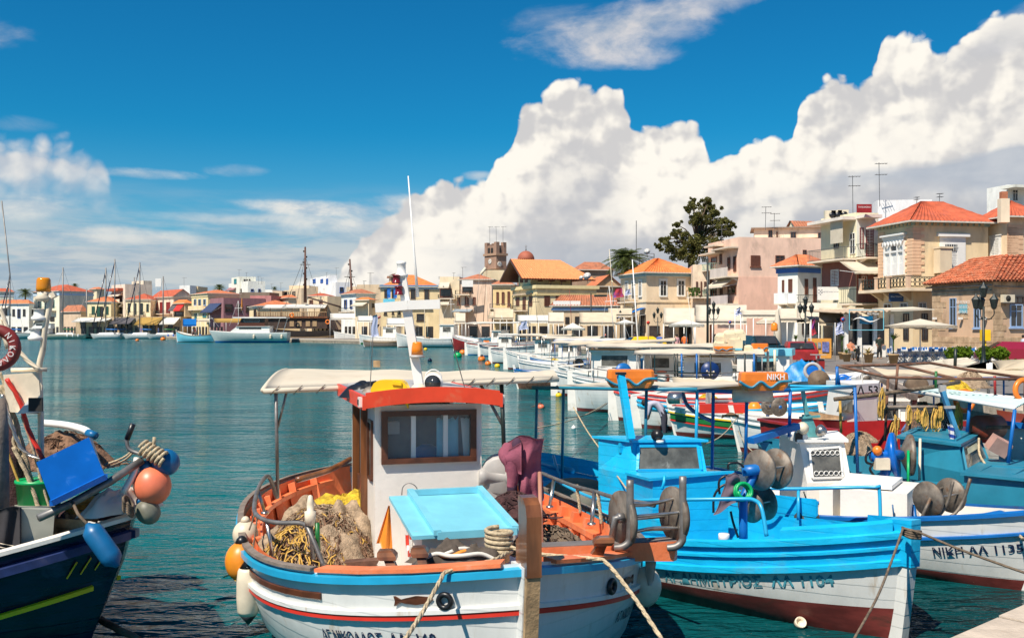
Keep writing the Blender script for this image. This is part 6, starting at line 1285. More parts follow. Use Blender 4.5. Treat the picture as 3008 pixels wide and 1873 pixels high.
 rl=MB().tube(spline(a,6),.022,8).build('side_rail',M.dullsteel,T,True)
 for p,q in((W(12,250,925,9.2),W(12,285,1125,9.2)),(W(12,205,760,10.3),W(12,240,880,10.3))):mb=MB(); mb.tube([p,q],.018,8); mb.lathe([(.04,0),(.04,.02)],q,10); mb.build('rail_stanchion',M.steel,rl,True)
 buoy('fender','round orange fender hanging on the left side of the white boat',W(12,122,1120,9.3),.155,M.buoy_o,M.black,'fender',elong=1.2)
 buoy('fender','round cream fender hanging behind the orange one',W(12,140,985,9.9),.125,M.fenderw,M.fenderw,'fender')
 t=thing('fender','long cream white fender hanging below the orange fender','fender',tuple(W(12,155,1400,9.1))); p=W(12,155,1270,9.1); MB().lathe([(.08,-.22),(.10,-.18),(.107,-.06),(.105,.09),(.095,.18),(.08,.21)],p,18).build('body',M.fenderw,t,True)
 mb=MB(); mb.lathe([(.08,-.22),(.04,-.27),(.02,-.30),(1e-4,-.31)],p,14); mb.lathe([(.08,.21),(.03,.28),(.02,.31),(1e-4,.32)],p,14); mb.build('end_cap',M.black,t,True)
 for a,b in((W(12,160,960,9.3),W(12,195,860,9.8)),(W(12,172,1110,9.1),W(12,200,900,9.4)),(W(12,180,900,9.9),W(12,190,850,9.8))):ropeline('fender_line','thin line from the left rail to the %s fender'%({9.3:'orange',9.1:'white'}.get(round(a.y,1),'cream')),[a,(a+b)/2,b],.008,'dkrope')['group']='fender lines on the left rail'
 p=W(14,1720,1075,8.6); buoy('fender','grey white fender under the orange bow board on the right',p,.14,M.fenderw,M.black,'fender',elong=1.25,tail=(-.1,0,-1))
 mb=MB(); mb.slab(lambda u,v:W(14,1725+90*u*(1-.3*v),865+200*v,8.5-.05*sin(u*3)),5,6,Vc((0,.02,0))); solo('plastic_wrap',mb,mat('murky_plastic',(.42,.38,.32),.5,.3),'murky plastic sheet wrapped over the right fender line','plastic sheet')
 z0=lambda X,Y,D_:W(14,X,Y,D_)
 mb=MB(); mb.hexa([z0(820,860,7.9),z0(1990,850,8.1),z0(1990,850,8.35),z0(820,860,8.2)],[z0(820,745,7.9),z0(2000,690,8.1),z0(2000,690,8.35),z0(820,745,8.2)]); mb.v[1]=z0(1960,860,8.1); bb=mb.build('bow_board',M.orange,T,True)
 MB().bar(z0(820,745,8.05),z0(2010,690,8.2),.16,.05).build('grey_roller_sill',mat('grey_worn_sill',(.17,.15,.14),.6,.3),bb,True)
 w=thing('net_roller','steel net roller with two discs and curved bars on the orange bow board','net roller',tuple(z0(1600,740,8.2))); ca,cb_=z0(1530,500,8.04),z0(1965,460,8.2)
 drum_pair(w,ca,cb_,.225,M.drum,6,.022)
 for X,D_ in((1592,7.9),(2040,8.05)):
  MB().tube(spline([z0(X,170 if X<2000 else 140,D_),z0(X,600,D_),z0(X-8,690,D_),z0(X-60,735,D_),z0(X-130,745,D_+.02)],6),.03,10).build('upright',M.dullsteel,w,True)
 mb=MB(); mb.tube([z0(1430,700,7.95),z0(1470,490,7.88),z0(1540,485,7.9)],.028,8); mb.lathe([(.04,0),(.04,.05),(.02,.06)],z0(1535,490,7.92),10,(-1,-.4,0)); mb.build('crank',M.dullsteel,w,True)
 a=[W(13,1800,1180,12.3),z0(860,120,12.0),z0(1100,215,11.2),z0(1300,270,10.5),z0(1450,315,9.9),z0(1800,385,9.3)]
 rl=MB().tube(spline(a,5),.022,8).build('side_rail',M.dullsteel,T,True)
 for p,q in((z0(945,165,11.7),z0(910,405,11.5)),(z0(1290,270,10.5),z0(1265,550,10.3))):mb=MB(); mb.tube([p,q],.022,8); mb.lathe([(.045,0),(.045,.02)],q,10); mb.build('rail_stanchion',M.steel,rl,True)
 for X,Y,D_,Y2 in((1140,215,11.1,450),(1320,290,10.4,540)):
  ropeline('lashing_rope','knotted rope tails hanging from the right rail, %s'%('left one' if X<1200 else 'right one'),[z0(X,Y-5,D_),z0(X+8,Y+70,D_),z0(X+20,Y2-90,D_),z0(X+30,Y2,D_)],.02,'rope')
 nh=thing('net_hauler','grey painted net hauler motor behind the plum sweatshirt','net hauler',tuple(W(13,1400,1400,10.0))); mb=MB(); q=W(13,1405,1230,10.0); mb.box(q-Vc((0,0,.28)),(.30,.26,.85),.2,top=.85); mb.lathe([(.17,-.14),(.2,-.12),(.2,.12),(.17,.14)],q+Vc((.02,0,.05)),16,(0,1,0)); mb.build('housing',M.grey,nh,True)
 mb=MB(); e=W(13,1225,1210,9.9); mb.lathe([(.085,0),(.095,.02),(.095,.07),(.075,.09),(.075,.26),(.1,.28),(.1,.34)],e,14,(1,.1,0)); mb.build('motor',M.grey,nh,True)
 for dx in(0,.08):MB().tube([W(13,1290+dx*300,1240,9.95),W(13,1255+dx*300,1400,9.9)],.02,6).build('hose',M.steel,nh,True)
 D_=9.75
 def sw(u,v):
  X=1500+290*u+(1-v)*(-30*(u<.5)+15)-20*v*(1-u); Yb=1180 if u<.35 else 1420; Y=850+14*cos(u*9)*(1-v)+(Yb-850)*v*(1.0 if u>.35 else .95)+60*(abs(u-.5)*2)**2*(1-v)*.6
  return W(13,X+18*sin(v*5+u*3),Y,D_-.16*sin(pi*u)-.025*sin(u*22+v*3)*v-.015*sin(v*14+u*6))
 mb=MB(); mb.slab(sw,26,26,Vc((0,.05,-.005))); S_=thing('sweatshirt','plum coloured hooded sweatshirt hung over the net hauler','sweatshirt',tuple(W(13,1640,1420,D_))); mb.build('body',M.plum,S_,True)
 MB().tube(spline([W(13,1500,930,D_-.1),W(13,1475,1010,D_-.16),W(13,1510,1090,D_-.18),W(13,1530,1200,D_-.17),W(13,1520,1300,D_-.16)],6),[.05,.06,.065,.06,.075,.08,.08,.078,.075,.075,.07,.07,.065,.065,.065,.062,.06,.06,.058,.055,.055,.053,.05,.05,.048],12).build('sleeve',M.plum,S_,True)
 MB().lathe([(.05,0),(.05,.12),(.045,.13)],W(13,1525,1375,D_-.16),12).build('cuff',mat('dark_purple_rib',(.07,.03,.06),.95),S_,True)
 MB().slab(lambda u,v:W(13,1448+160*u+40*v*(1-u),1000+60*u*0+(150+40*u)*v-120*u*(1-v)*.8,D_-.22-.03*sin(v*4)),8,8,Vc((0,.03,0))).build('hood',M.plum,S_,True)
 MB().ball(W(13,1568,935,D_-.14),.055,10,1.5).build('hood_lining',mat('dark_purple_rib',(.07,.03,.06),.95),S_,True)
 mb=MB(); mb.tube([W(13,1770,1170,9.4),z0(838,720,8.9)],.02,8); solo('thin_pole',mb,mat('pinkish_varnished_pole',(.45,.22,.15),.5),'thin pinkish pole leaning beside the tall stem head','pole')
 mb=MB(); mb.tube(spline([W(12,676,600,11.6),W(12,560,660,11.3),W(12,400,708,11.0)],5),[.03]*3+[.032]*5+[.034]*3,10); solo('tiller',mb,M.wood,'varnished wooden tiller resting behind the cabin on the left','tiller')
 mb=MB(); c_=z0(600,370,9.4); heap(mb,c_-Vc((0,0,.12)),.3,.3,.2,6); strands(mb,c_-Vc((0,0,.12)),.28,.28,.2,60,.008,6); solo('fishing_net',mb,M.netdark,'dark wine coloured net bundle behind the stem head','fishing net')
 mb=MB(); c_=z0(900,680,9.3); heap(mb,c_-Vc((0,0,.12)),.4,.25,.22,7); strands(mb,c_-Vc((0,0,.12)),.4,.25,.22,60,.01,6); solo('rope_pile',mb,M.dkrope,'pile of tan rope inside the right orange bulwark','rope')
front_boat()
def pipe(T,pts,r,m,name='pipe',sp=0):
 mb=MB(); mb.tube(spline(pts,sp)if sp else pts,r,7); return mb.build(name,M[m],T,True)
def blue_boat():
 HB=Vc((.52,-.854,0)).normalized(); L=6.9; bow=Vc((3.78,9.52,0)); c=bow-HB*L/2; rz=atan2(HB.y,HB.x)
 T=thing('fishing_boat','sky blue and white fishing boat with a blue wheelhouse and faded name on its side','fishing boat',tuple(c),rz)
 h=Hull(L,2.5,.60,.45,.25,.45,rkb=.16,full=.9,tm=.5,pb=2.0)
 bd=lambda d:(lambda t:h.zs(t)-d)
 h.build(T,[M.antifoul,M.antifoul,M.hullwhite,M.skyblue,M.skyblue],[-.5,.0,lambda t:.14+.16*max(0,t-.4)/.6,bd(.33),bd(.15),bd(0)],34)
 h.rail(T,'rub_rail',M.skyblue,.29,(.035,.04),.01,N=40); h.rail(T,'rub_rail',M.skyblue,.02,(.04,.04),.0,N=40); h.rail(T,'moulding',M.skyblue,.14,(.02,.02),.005,N=40)
 h.inside(T,M.skyblue,M.skyblue,.38,.07,30)
 h.rail(T,'toe_board',M.skyblue,-.14,(.02,.11),-.06,.02,.70,30); h.rail(T,'bow_rail_log',M.skyblue,-.06,(.05,.07),-.08,.86,.985,14)
 p0,p1=h.pt(1,-.3),h.pt(1,h.zs(1)); MB().hexa([p0+Vc((-.1,-.06,0)),p0+Vc((.07,-.05,0)),p0+Vc((.07,.05,0)),p0+Vc((-.1,.06,0))],[p1+Vc((-.1,-.06,-.32)),p1+Vc((.07,-.05,-.32)),p1+Vc((.07,.05,-.32)),p1+Vc((-.1,.06,-.32))]).build('stem',M.hullwhite,T)
 MB().hexa([p1+Vc((-.16,-.075,-.32)),p1+Vc((.09,-.065,-.32)),p1+Vc((.09,.065,-.32)),p1+Vc((-.16,.075,-.32))],[p1+Vc((-.20,-.08,.10)),p1+Vc((.10,-.07,.13)),p1+Vc((.10,.07,.13)),p1+Vc((-.20,.08,.10))]).build('stem_head',M.skyblue,T)
 lm=mat('faded_teal_lettering',(.06,.27,.34),.5,.4,8,dirt=(.5,.55,.55),dirt_amt=.3,dirt_s=9); h.text(T,'ΑΓ.ΔΗΜΗΤΡΙΟΣ  ΛΑ 1104',.15,L*.80-L/2,lambda t:h.zs(t)-.46,-1,lm)
 D=12.2; BL,BR=W(15,830,945,D),W(15,1450,900,D+.05); lt,rt=W(15,850,680,D+.16),W(15,1400,668,D+.2)
 bk=Vc((-HB.x,-HB.y,0))*.66
 z0=.35; mb=MB(); lo=[Vc((BL.x,BL.y,z0)),Vc((BR.x,BR.y,z0)),Vc((BR.x,BR.y,z0))+bk,Vc((BL.x,BL.y,z0))+bk]
 md=[Vc((q.x,q.y,BL.z))for q in lo]; hi=[Vc((lt.x,lt.y,lt.z)),Vc((rt.x,rt.y,lt.z)),Vc((md[2].x,md[2].y,lt.z)),Vc((md[3].x,md[3].y,lt.z))]
 mb.hexa(lo,md); mb.hexa(md,hi); cb=mb.build('wheelhouse',M.skyblue,T,True)
 up=Vc((0,0,.03)); ov=-bk.normalized()*.06; mb=MB(); sd=(rt-lt).normalized()*.05; rr=[hi[0]-sd+ov,hi[1]+sd+ov,hi[2]+sd-ov,hi[3]-sd-ov]; mb.hexa(rr,[q+up for q in rr]); mb.build('wheelhouse_roof',M.skyblue,cb,True)
 fr=lambda u,v:md[0].lerp(md[1],u).lerp(hi[0].lerp(hi[1],u),v)-bk.normalized()*.012
 mb=MB(); q=[fr(.08,.14),fr(.92,.14),fr(.93,.88),fr(.08,.88)]
 for a,b in zip(q,q[1:]+q[:1]):mb.bar(a,b,.035,.03)
 w=mb.build('window',M.skyblue,cb,True); MB().quad(*q).build('pane',M.paneg,w,True)
 f1=W(15,1010,990,11.55); f2=W(15,1620,935,11.7); tk=[md[0],md[1],f2,f1]; lo2=[Vc((q.x,q.y,z0))for q in tk]
 tr=MB().hexa(lo2,tk).build('trunk',M.skyblue,T,True); mb=MB(); e=[q+(q-(sum(tk,Vc())/4)).normalized()*.07 for q in tk]; mb.hexa(e,[q+Vc((0,0,.03))for q in e]); mb.build('trunk_top',M.skyblue,tr,True)
 mb=MB(); p=W(15,765,725,12.5); mb.box(p,(.09,.05,.13),.4); mb.build('side_box',M.skyblue,cb,True)
 pipe(T,[W(15,1105,955,11.45),W(15,1100,1010,11.4),W(15,1085,1060,11.42)],.018,'skyblue','hook',4)
 mb=MB(); p=W(15,1050,625,12.3); mb.lathe([(.06,-.07),(.075,.06)],p,14,(-.3,-1,.1)); mb.m=1; mb.lathe([(.045,0),(.05,.03),(1e-4,.04)],p+Vc((.02,-.05,-.09)),12); mb.build('spotlight',[M.black,M.white_clean],cb,True)
 a,b=W(15,835,660,12.2),W(15,752,140,12.5); ms=MB().bar(a,b,.085,.075).build('mast',M.skyblue,T,True); MB().box(b+Vc((0,0,.02)),(.13,.1,.03)).build('mast_cap',M.black,ms,True)
 A=[W(15,40,240,14.8),W(15,750,253,13.6),W(15,1370,255,12.8)]; off=Vc((.85,.55,0))*1.7
 for q in(A,[p+off for p in A]):pipe(T,q,.025,'teal','frame_pipe')
 for X,Yb,Y0,D_ in((75,900,248,14.8),(290,1010,250,14.5),(960,900,253,13.4),(1370,900,255,12.9)):pipe(T,[W(15,X,Y0,D_),W(15,X-14,Yb,D_)],.022,'teal' if X!=1370 else 'railblue','frame_post')
 MB().slab(lambda u,v:A[0].lerp(A[2],.16+u*.84)+off*v+Vc((0,0,.03+.02*sin(pi*v)+.01*sin(u*30))),14,6,.02).build('canopy',M.canvas,T,True)
 R_=[W(15,135,935,13.6),W(15,420,1090,12.3),W(15,640,1148,11.5),W(15,1150,1145,10.9),W(15,1700,1140,10.6),W(15,1830,1150,10.5),W(15,1890,1220,10.4),W(15,1930,1440,10.3)]; pipe(T,R_,.022,'railblue','rail',6)
 R2=[W(15,1830,1040,12.3),W(16,0,1052,12.2),W(16,240,1058,12.1),W(16,560,1050,12.0),W(16,880,1045,11.8),W(16,915,1065,11.8),W(16,925,1330,11.7)]; pipe(T,R2,.022,'railblue','rail',4); pipe(T,[W(16,262,1060,12.1),W(16,262,1310,12.0)],.02,'railblue','rail_post');
 nh=thing('net_hauler','blue armed net hauler with two pale discs beside the blue wheelhouse','net hauler',tuple(W(15,1740,1450,11.2)))
 pipe(nh,[W(15,1740,1460,11.2),W(15,1740,1180,11.25),W(15,1760,1090,11.3),W(15,1850,905,11.35)],.05,'blue','arm',3); pipe(nh,[W(15,1735,915,11.3),W(15,1830,905,11.3),W(15,1960,900,11.4)],.065,'blue','axle')
 drum_pair(nh,W(15,1875,905,11.3),W(15,2010,895,11.45),.23,M.drum,3,.02); drum_pair(nh,W(15,1800,1190,11.5),W(15,1910,1170,11.6),.2,M.drum,3,.02)
 for pts in(((1620,900),(1625,855),(1700,850),(1745,885)),((1550,1100),(1545,1000),(1600,955),(1680,985)),((1500,1250),(1505,1120),(1560,1040),(1640,1010)),((1640,1240),(1660,1330),(1700,1450))):pipe(nh,[W(15,x,y,11.2)for x,y in pts],.014,'black','hose',5)
 mb=MB(); mb.slab(lambda u,v:W(15,1600+110*u-110*v*v*(1-u)*.9+6*sin(v*9),940+330*v*(1-.35*u)+10*sin(u*7),11.1-.06*sin(pi*u)-.02*sin(v*13)),12,16,Vc((0,.03,0))); solo('grey_jacket',mb,mat('washed_purple_grey_cloth',(.13,.095,.12),.95,.2,6),'dark purple grey jacket hanging on the blue hauler arm','jacket')
 mb=MB(); q=W(15,1715,1085,11.1); coil(mb,q,.09,.02,3,(.3,-1,.3)); solo('green_rope',mb,M.ltgreen,'small bright green rope coil on the hauler arm','rope')
 mb=MB(); q=W(15,1585,1460,10.75); mb.lathe([(.06,0),(.06,.09),(.055,.095)],q-Vc((0,0,.04)),16); solo('paint_tin',mb,M.white_clean,'white paint tin on the side deck of the blue boat','tin')
 mb=MB(); q=W(14,1130,330,13.4); mb.ball(q,.5,16,.6); mb.v=[Vc((p.x,p.y,min(p.z,q.z+.26)))for p in mb.v]; solo('grey_bundle',mb,mat('olive_grey_canvas',(.17,.16,.12),.9,.2,3),'olive grey covered bundle in the stern of the blue boat','bundle')
 mb=MB(); q=W(14,1000,400,12.9); heap(mb,q-Vc((0,0,.2)),.45,.3,.25,12); solo('cream_bundle',mb,M.fenderw,'cream cloth bundle behind the right orange bulwark','bundle')
 pipe(T,[W(13,1800,1090,15.2),W(13,2060,1160,14.6)],.05,'railblue','oar'); pipe(T,[W(13,1890,1020,14.8),W(13,1945,1210,14.4)],.02,'railblue','oar_handle')
 mb=MB(); mb.box(W(14,830,280,14.6),(.45,.3,.3),.5); solo('blue_bin',mb,M.skyblue,'small sky blue bin in the stern corner of the blue boat','bin')
 ropeline('mooring_line','dark line from the blue bow down to the left across the white hull',[W(17,1650,330,9.3),W(17,1580,530,9.0),W(17,1480,780,8.4),W(17,1330,1050,7.9),W(17,1280,1160,7.6)],.012,'dkrope')
 ropeline('mooring_line','dark line running right from the blue bow to the quay corner',[W(17,1650,330,9.3),W(17,1760,360,9.2),W(17,2000,460,9.0),W(17,2300,570,8.7),W(17,2460,625,8.5)],.012,'dkrope')
 mb=MB(); [mb.tube(spline([W(17,1645,325+14*i,9.35),W(17,1700,345+15*i,9.25),W(17,1765,350+15*i,9.3)],4),.014,5)for i in range(4)]; solo('bow_lashing',mb,M.dkrope,'dark rope turns lashed round the sky blue stem head','rope')
 ropeline('white_chain','thin white line from the frame down past the blue wheelhouse',[W(15,370,400,14.0),W(15,480,590,13.6),W(15,600,760,13.2),W(15,700,920,12.6),W(15,800,1060,11.9)],.010,'rope')
 mb=MB(); q=PZ(*px(17,982,965),0.0); mb.lathe([(.055,-.02),(.06,.05),(.05,.06),(.045,.02),(1e-4,.01)],q+Vc((0,0,.03)),16,(.1,-.8,.6)); solo('floating_cup',mb,M.fenderw,'cream plastic cup floating in front of the blue boat','cup')
 return T
def nikh_boat():
 HB=Vc((.52,-.854,0)).normalized(); L=6.8; bow=Vc((6.0,11.2,0)); c=bow-HB*L/2; rz=atan2(HB.y,HB.x)
 T=thing('fishing_boat','white fishing boat with royal blue rails, white wheelhouse and number 1135','fishing boat',tuple(c),rz)
 h=Hull(L,2.3,.52,.42,.2,.45,rkb=.3,full=.85,tm=.5,pb=2.0); bd=lambda d:(lambda t:h.zs(t)-d)
 h.build(T,[M.antifoul,M.antifoul,M.hullwhite,M.hullwhite],[-.45,0,.12,bd(.3),bd(0)],30); h.rail(T,'cap_rail',M.blue,.0,(.04,.03),0,N=36); h.rail(T,'rub_rail',M.blue,.24,(.025,.02),.01,N=36)
 h.inside(T,M.white,M.white,.35,.06,26); h.text(T,'ΝΙΚΗ ΛΑ 1135',.13,L*.915-L/2,lambda t:h.zs(t)-.44,-1,mat('dark_blue_hull_lettering',(0.01,0.02,0.06),.5))
 p0,p1=h.pt(1,-.3),h.pt(1,h.zs(1)); MB().hexa([p0+Vc((-.1,-.06,0)),p0+Vc((.07,-.05,0)),p0+Vc((.07,.05,0)),p0+Vc((-.1,.06,0))],[p1+Vc((-.1,-.06,.1)),p1+Vc((.07,-.05,.14)),p1+Vc((.07,.05,.14)),p1+Vc((-.1,.06,.1))]).build('stem',M.hullwhite,T)
 dq=[W(15,2050,1150,13.2),W(16,340,1170,13.1),W(16,900,1178,12.9),W(16,1170,1185,12.7)]; dl=[W(15,2050,1290,13.15),W(16,340,1320,13.05),W(16,900,1340,12.85),W(16,1210,1345,12.65)]
 MB().slab(lambda u,v:(spline(dq,4)[min(12,int(u*12+.5))]).lerp(spline(dl,4)[min(12,int(u*12+.5))],v)+Vc((0,.02*sin(u*9+v*3),0)),12,4,Vc((0,.015,0))).build('canvas_dodger',M.canvas,T,True); pipe(T,dq,.025,'blue','rail',5)
 pipe(T,[W(16,1190,1190,12.6),W(16,1205,1300,12.5),W(16,1260,1330,12.4)],.03,'blue','rail_end',4)
 MB().slab(lambda u,v:W(16,1620+220*u,1095+(130)*v+10*u,14.3+.1*u),6,4,Vc((0,.015,0))).build('canvas_dodger',M.canvas,T,True); pipe(T,[W(16,1610,1085,14.3),W(16,1830,1090,14.2),W(16,1850,1230,14.2)],.025,'blue','rail',5)
 D=13.6; lo=[W(16,330,1010,D),W(16,690,1000,D),W(16,690,1000,D)+Vc((-.5,1.0,0)),W(16,110,1010,D+1.0)]; top=[W(16,270,680,D+.12),W(16,630,660,D+.15),W(16,560,640,D+1.2),W(16,108,660,D+1.0)]
 zt=top[0].z; top=[Vc((q.x,q.y,zt))for q in top]; zl=.35; mb=MB(); base=[Vc((q.x,q.y,zl))for q in lo]; md=[Vc((q.x,q.y,lo[0].z))for q in lo]; mb.hexa(base,md); mb.hexa(md,top); cb=mb.build('wheelhouse',M.white,T,True)
 cc=sum(top,Vc())/4; mb=MB(); e=[q+(q-cc).normalized()*.08 for q in top]; mb.hexa(e,[q+Vc((0,0,.04))for q in e]); mb.build('wheelhouse_roof',M.white_clean,cb,True)
 fr=lambda u,v:md[0].lerp(md[1],u).lerp(top[0].lerp(top[1],u),v)+Vc((0,-.015,0)); q=[fr(.14,.12),fr(.82,.14),fr(.88,.88),fr(.18,.82)]; mb=MB()
 for a,b in zip(q,q[1:]+q[:1]):mb.bar(a,b,.03)
 w=mb.build('window',M.white_clean,cb,True); MB().quad(*q).build('pane',M.paneg,w,True)
 mb=MB()
 for i in range(6):
  for vv in(.24,.74):coil(mb,fr(.24+.11*i,vv)+Vc((0,-.012,0)),.032,.005,1.2,(0,-1,0),8,.0)
 mb.build('scrollwork',M.white_clean,w,True)
 for X,Y in((295,570),(440,590)):p=W(16,X,Y,D+.1); MB().lathe([(.05,.08),(.09,.0),(.075,-.02)],p,14,(.4 if X>400 else-.6,-1,0)).build('headlamp',M.steel if X>400 else M.cream,cb,True)
 mb=MB(); mb.ball(W(16,275,640,D+.2),.11,12,.9); mb.m=1; mb.box(W(16,265,640,D+.1),(.1,.03,.12)); mb.build('vent_cowl',[M.white_clean,M.black],cb,True)
 a,b,c2=W(16,375,640,D+.3),W(16,330,460,D+.3),W(16,295,255,D+.3); mb=MB(); mb.hexa([a+Vc((-.15,0,0)),a+Vc((.1,0,0)),a+Vc((.1,.04,0)),a+Vc((-.15,.04,0))],[b+Vc((-.06,0,0)),b+Vc((.06,0,0)),b+Vc((.06,.04,0)),b+Vc((-.06,.04,0))]); mb.bar(b,c2,.05); mb.bar(W(16,270,485,D+.3),W(16,435,472,D+.3),.05,.03); mb.build('mast',mat('sea_green_mast_paint',(.10,.34,.36),.5,.3,5),T,True)
 tk=[W(16,600,1045,12.6),W(16,1140,1130,12.2),W(16,1240,1060,13.1),W(16,700,985,13.6)]; zt=tk[0].z; tk=[Vc((q.x,q.y,zt-.02))for q in tk]; tr=MB().hexa([Vc((q.x,q.y,.35))for q in tk],tk).build('trunk',M.white,T,True)
 cc=sum(tk,Vc())/4; e=[cc+(q-cc)*.8+Vc((-.1,.05,.02))for q in tk]; MB().hexa(e,[q+Vc((0,0,.05))for q in e]).build('hatch_lid',M.white_clean,tr,True)
 e=[W(16,430,1020,12.9),W(16,540,1028,12.8),W(16,680,1000,13.2),W(16,560,985,13.3)]; zt=e[0].z; e=[Vc((q.x,q.y,zt-.05))for q in e]; MB().hexa([Vc((q.x,q.y,.4))for q in e],e).build('step_box',M.white,T,True)
 P4=[(1180,250,13.9),(1760,282,13.5),(2120,262,13.6)]; A=[W(15,*q[:2],q[2])for q in P4]+[W(16,715,235,15.0)]
 pipe(T,A[:3],.03,'blue','frame_pipe'); pipe(T,[A[2],A[3]],.03,'railblue','frame_pipe'); pipe(T,[W(15,1190,200,16.0),W(16,300,232,16.0),A[3]],.025,'railblue','frame_pipe')
 for r_,X,Y0,Yb,D_ in((15,1500,275,900,13.7),(15,1770,285,880,13.5),(15,2122,265,640,13.6),(16,718,240,985,14.6),(16,570,75,230,17.5)):pipe(T,[W(r_,X,Y0,D_),W(r_,X+(25 if r_==16 else-10),Yb,D_)],.024,'blue','frame_post')
 pipe(T,[W(15,1255,290,15.0),W(15,1290,385,14.6),W(15,1400,470,14.2),W(15,1500,515,13.8)],.03,'blue','brace',4)
 mb=MB(); a0,a1=A[0],A[1]; back=Vc((.3,2.0,.02)); mb.slab(lambda u,v:a0.lerp(a1,u)+back*v+Vc((0,0,.04+.01*sin(u*25))),10,6,.02); mb.build('canopy',M.tan,T,True)
 MB().bar(W(15,1800,670,13.2),W(16,250,550,13.6),.12,.08).build('blue_boom',M.blue,T,True)
 MB().hexa([W(15,1930,790,13.3),W(15,2000,780,13.3),W(15,2000,780,13.5),W(15,1930,790,13.5)],[W(15,1870,690,13.3),W(15,1945,680,13.3),W(15,1945,680,13.5),W(15,1870,690,13.5)]).build('board',M.teal,T,True)
 for X,Yt,Yb,lab in((330,1150,1300,'dark flat fender hanging by the light blue rail of the white boat'),(1035,1290,1350,'small blue fender hanging on the canvas dodger')):
  p=W(16,X,(Yt+Yb)/2+20,12.2); k=1 if X<900 else .5; mb=MB(); mb.lathe([(.02,.16*k),(.07*k,.12*k),(.15*k,-.05*k),(.16*k,-.14*k),(.1*k,-.2*k),(1e-4,-.21*k)],p,14); mb.tube([p+Vc((0,0,.14*k)),W(16,X-25*k,1080 if X<900 else 1185,12.2)],.01,5); solo('fender',mb,M.buoy_b if X>900 else mat('dark_olive_fender',(.06,.06,.05),.6),lab,'fender')
 mb=MB(); p=W(16,872,1240,12.7); [mb.tube([p+Vc((.02*cos(i),0,.1)),p+Vc((.05*cos(i*1.7),-.03,-.02)),p+Vc((.06*cos(i),-.02,-.24))],.012,5)for i in range(12)]; solo('rope_tassel',mb,M.rope,'pale rope tassel tied to the blue rail of the canvas dodger','rope')
 nr=thing('net_roller','rusty brown pair of roller discs with two bent arms on the white boat','net roller',tuple(W(16,1300,1330,12.0))); drum_pair(nr,W(16,1310,1140,11.95),W(16,1490,1110,12.15),.21,M.drum,3,.02)
 for pts in(((1250,1310),(1330,1130)),((1510,1000),(1460,1180),(1380,1290),(1290,1340)),((1650,975),(1590,1160),(1510,1270),(1390,1300))):pipe(nr,[W(16,x,y,11.85)for x,y in pts],.02,'drum','arm',4 if len(pts)>2 else 0)
 MB().box(W(16,1350,1330,12.0),(.45,.2,.08),-.5).build('sill',M.rust,nr,True)
 mb=MB(); mb.tube([W(16,1260,1370,11.9),W(16,1470,1340,12.1)],.07,12); solo('teal_roller',mb,M.teal,'short teal cylinder lying on the rail under the rusty discs','roller')
 mb=MB(); mb.bar(W(16,1700,1300,11.9),W(16,1910,1260,12.0),.08,.08); mb.bar(W(16,1640,1340,11.6),W(16,1730,1310,11.7),.1,.1); solo('blue_cleats',mb,M.blue,'pair of royal blue bow blocks on the white boat','block')
 ropeline('mooring_line','pale mooring line falling from the white bow at the right edge',[W(16,1920,1250,11.8),W(16,1980,1290,11.5),W(16,2060,1450,11.2),W(17,2440,400,10.8),W(17,2470,440,10.6)],.018)
def orange_float(lab,r,x0,x1,y0,y1,D,text=None,rz=0.0):
 a,b=W(r,x0,y0,D),W(r,x1,y1,D); w_=b.x-a.x; hh=a.z-b.z; c=(a+b)/2; t=thing('life_float',lab,'life float',(c.x,c.y,b.z),rz); mb=MB(); d=w_*.42
 ring=lambda k,z,s_=1:[(x*w_/2*k,y*d/2*k*s_,z)for x,y in((-.86,-1),(.86,-1),(1,-.7),(1,.7),(.86,1),(-.86,1),(-1,.7),(-1,-.7))]
 L_=[ring(.80,0),ring(.96,hh*.25),ring(1.0,hh*.48),ring(.96,hh*.50),ring(1.0,hh*.52),ring(.97,hh*.92),ring(.92,hh)]; k=0; vv=[Vc(q)for rr in L_ for q in rr]
 mb._add(vv,[tuple(range(8))[::-1],tuple(range(48,56))]+[(j*8+i,j*8+(i+1)%8,(j+1)*8+(i+1)%8,(j+1)*8+i)for j in range(6)for i in range(8)]); mb.build('body',M.float_o,t)
 n=5; MB().tube(spline([(-w_*.55,-d*.5,hh*.52)]+[(-w_*.5+w_*i/n,-d*.53,hh*(.18 if i%2 else .5))for i in range(1,n)]+[(w_*.55,-d*.5,hh*.52)],4),.018,5).build('grab_line',M.teal,t)
 if text:letters('float_lettering',text,hh*.42,lambda x,y:(x+w_*.21,-d*.5*1.0-.012,hh*.62+y),M.white_clean,t,bold=True)
 return t
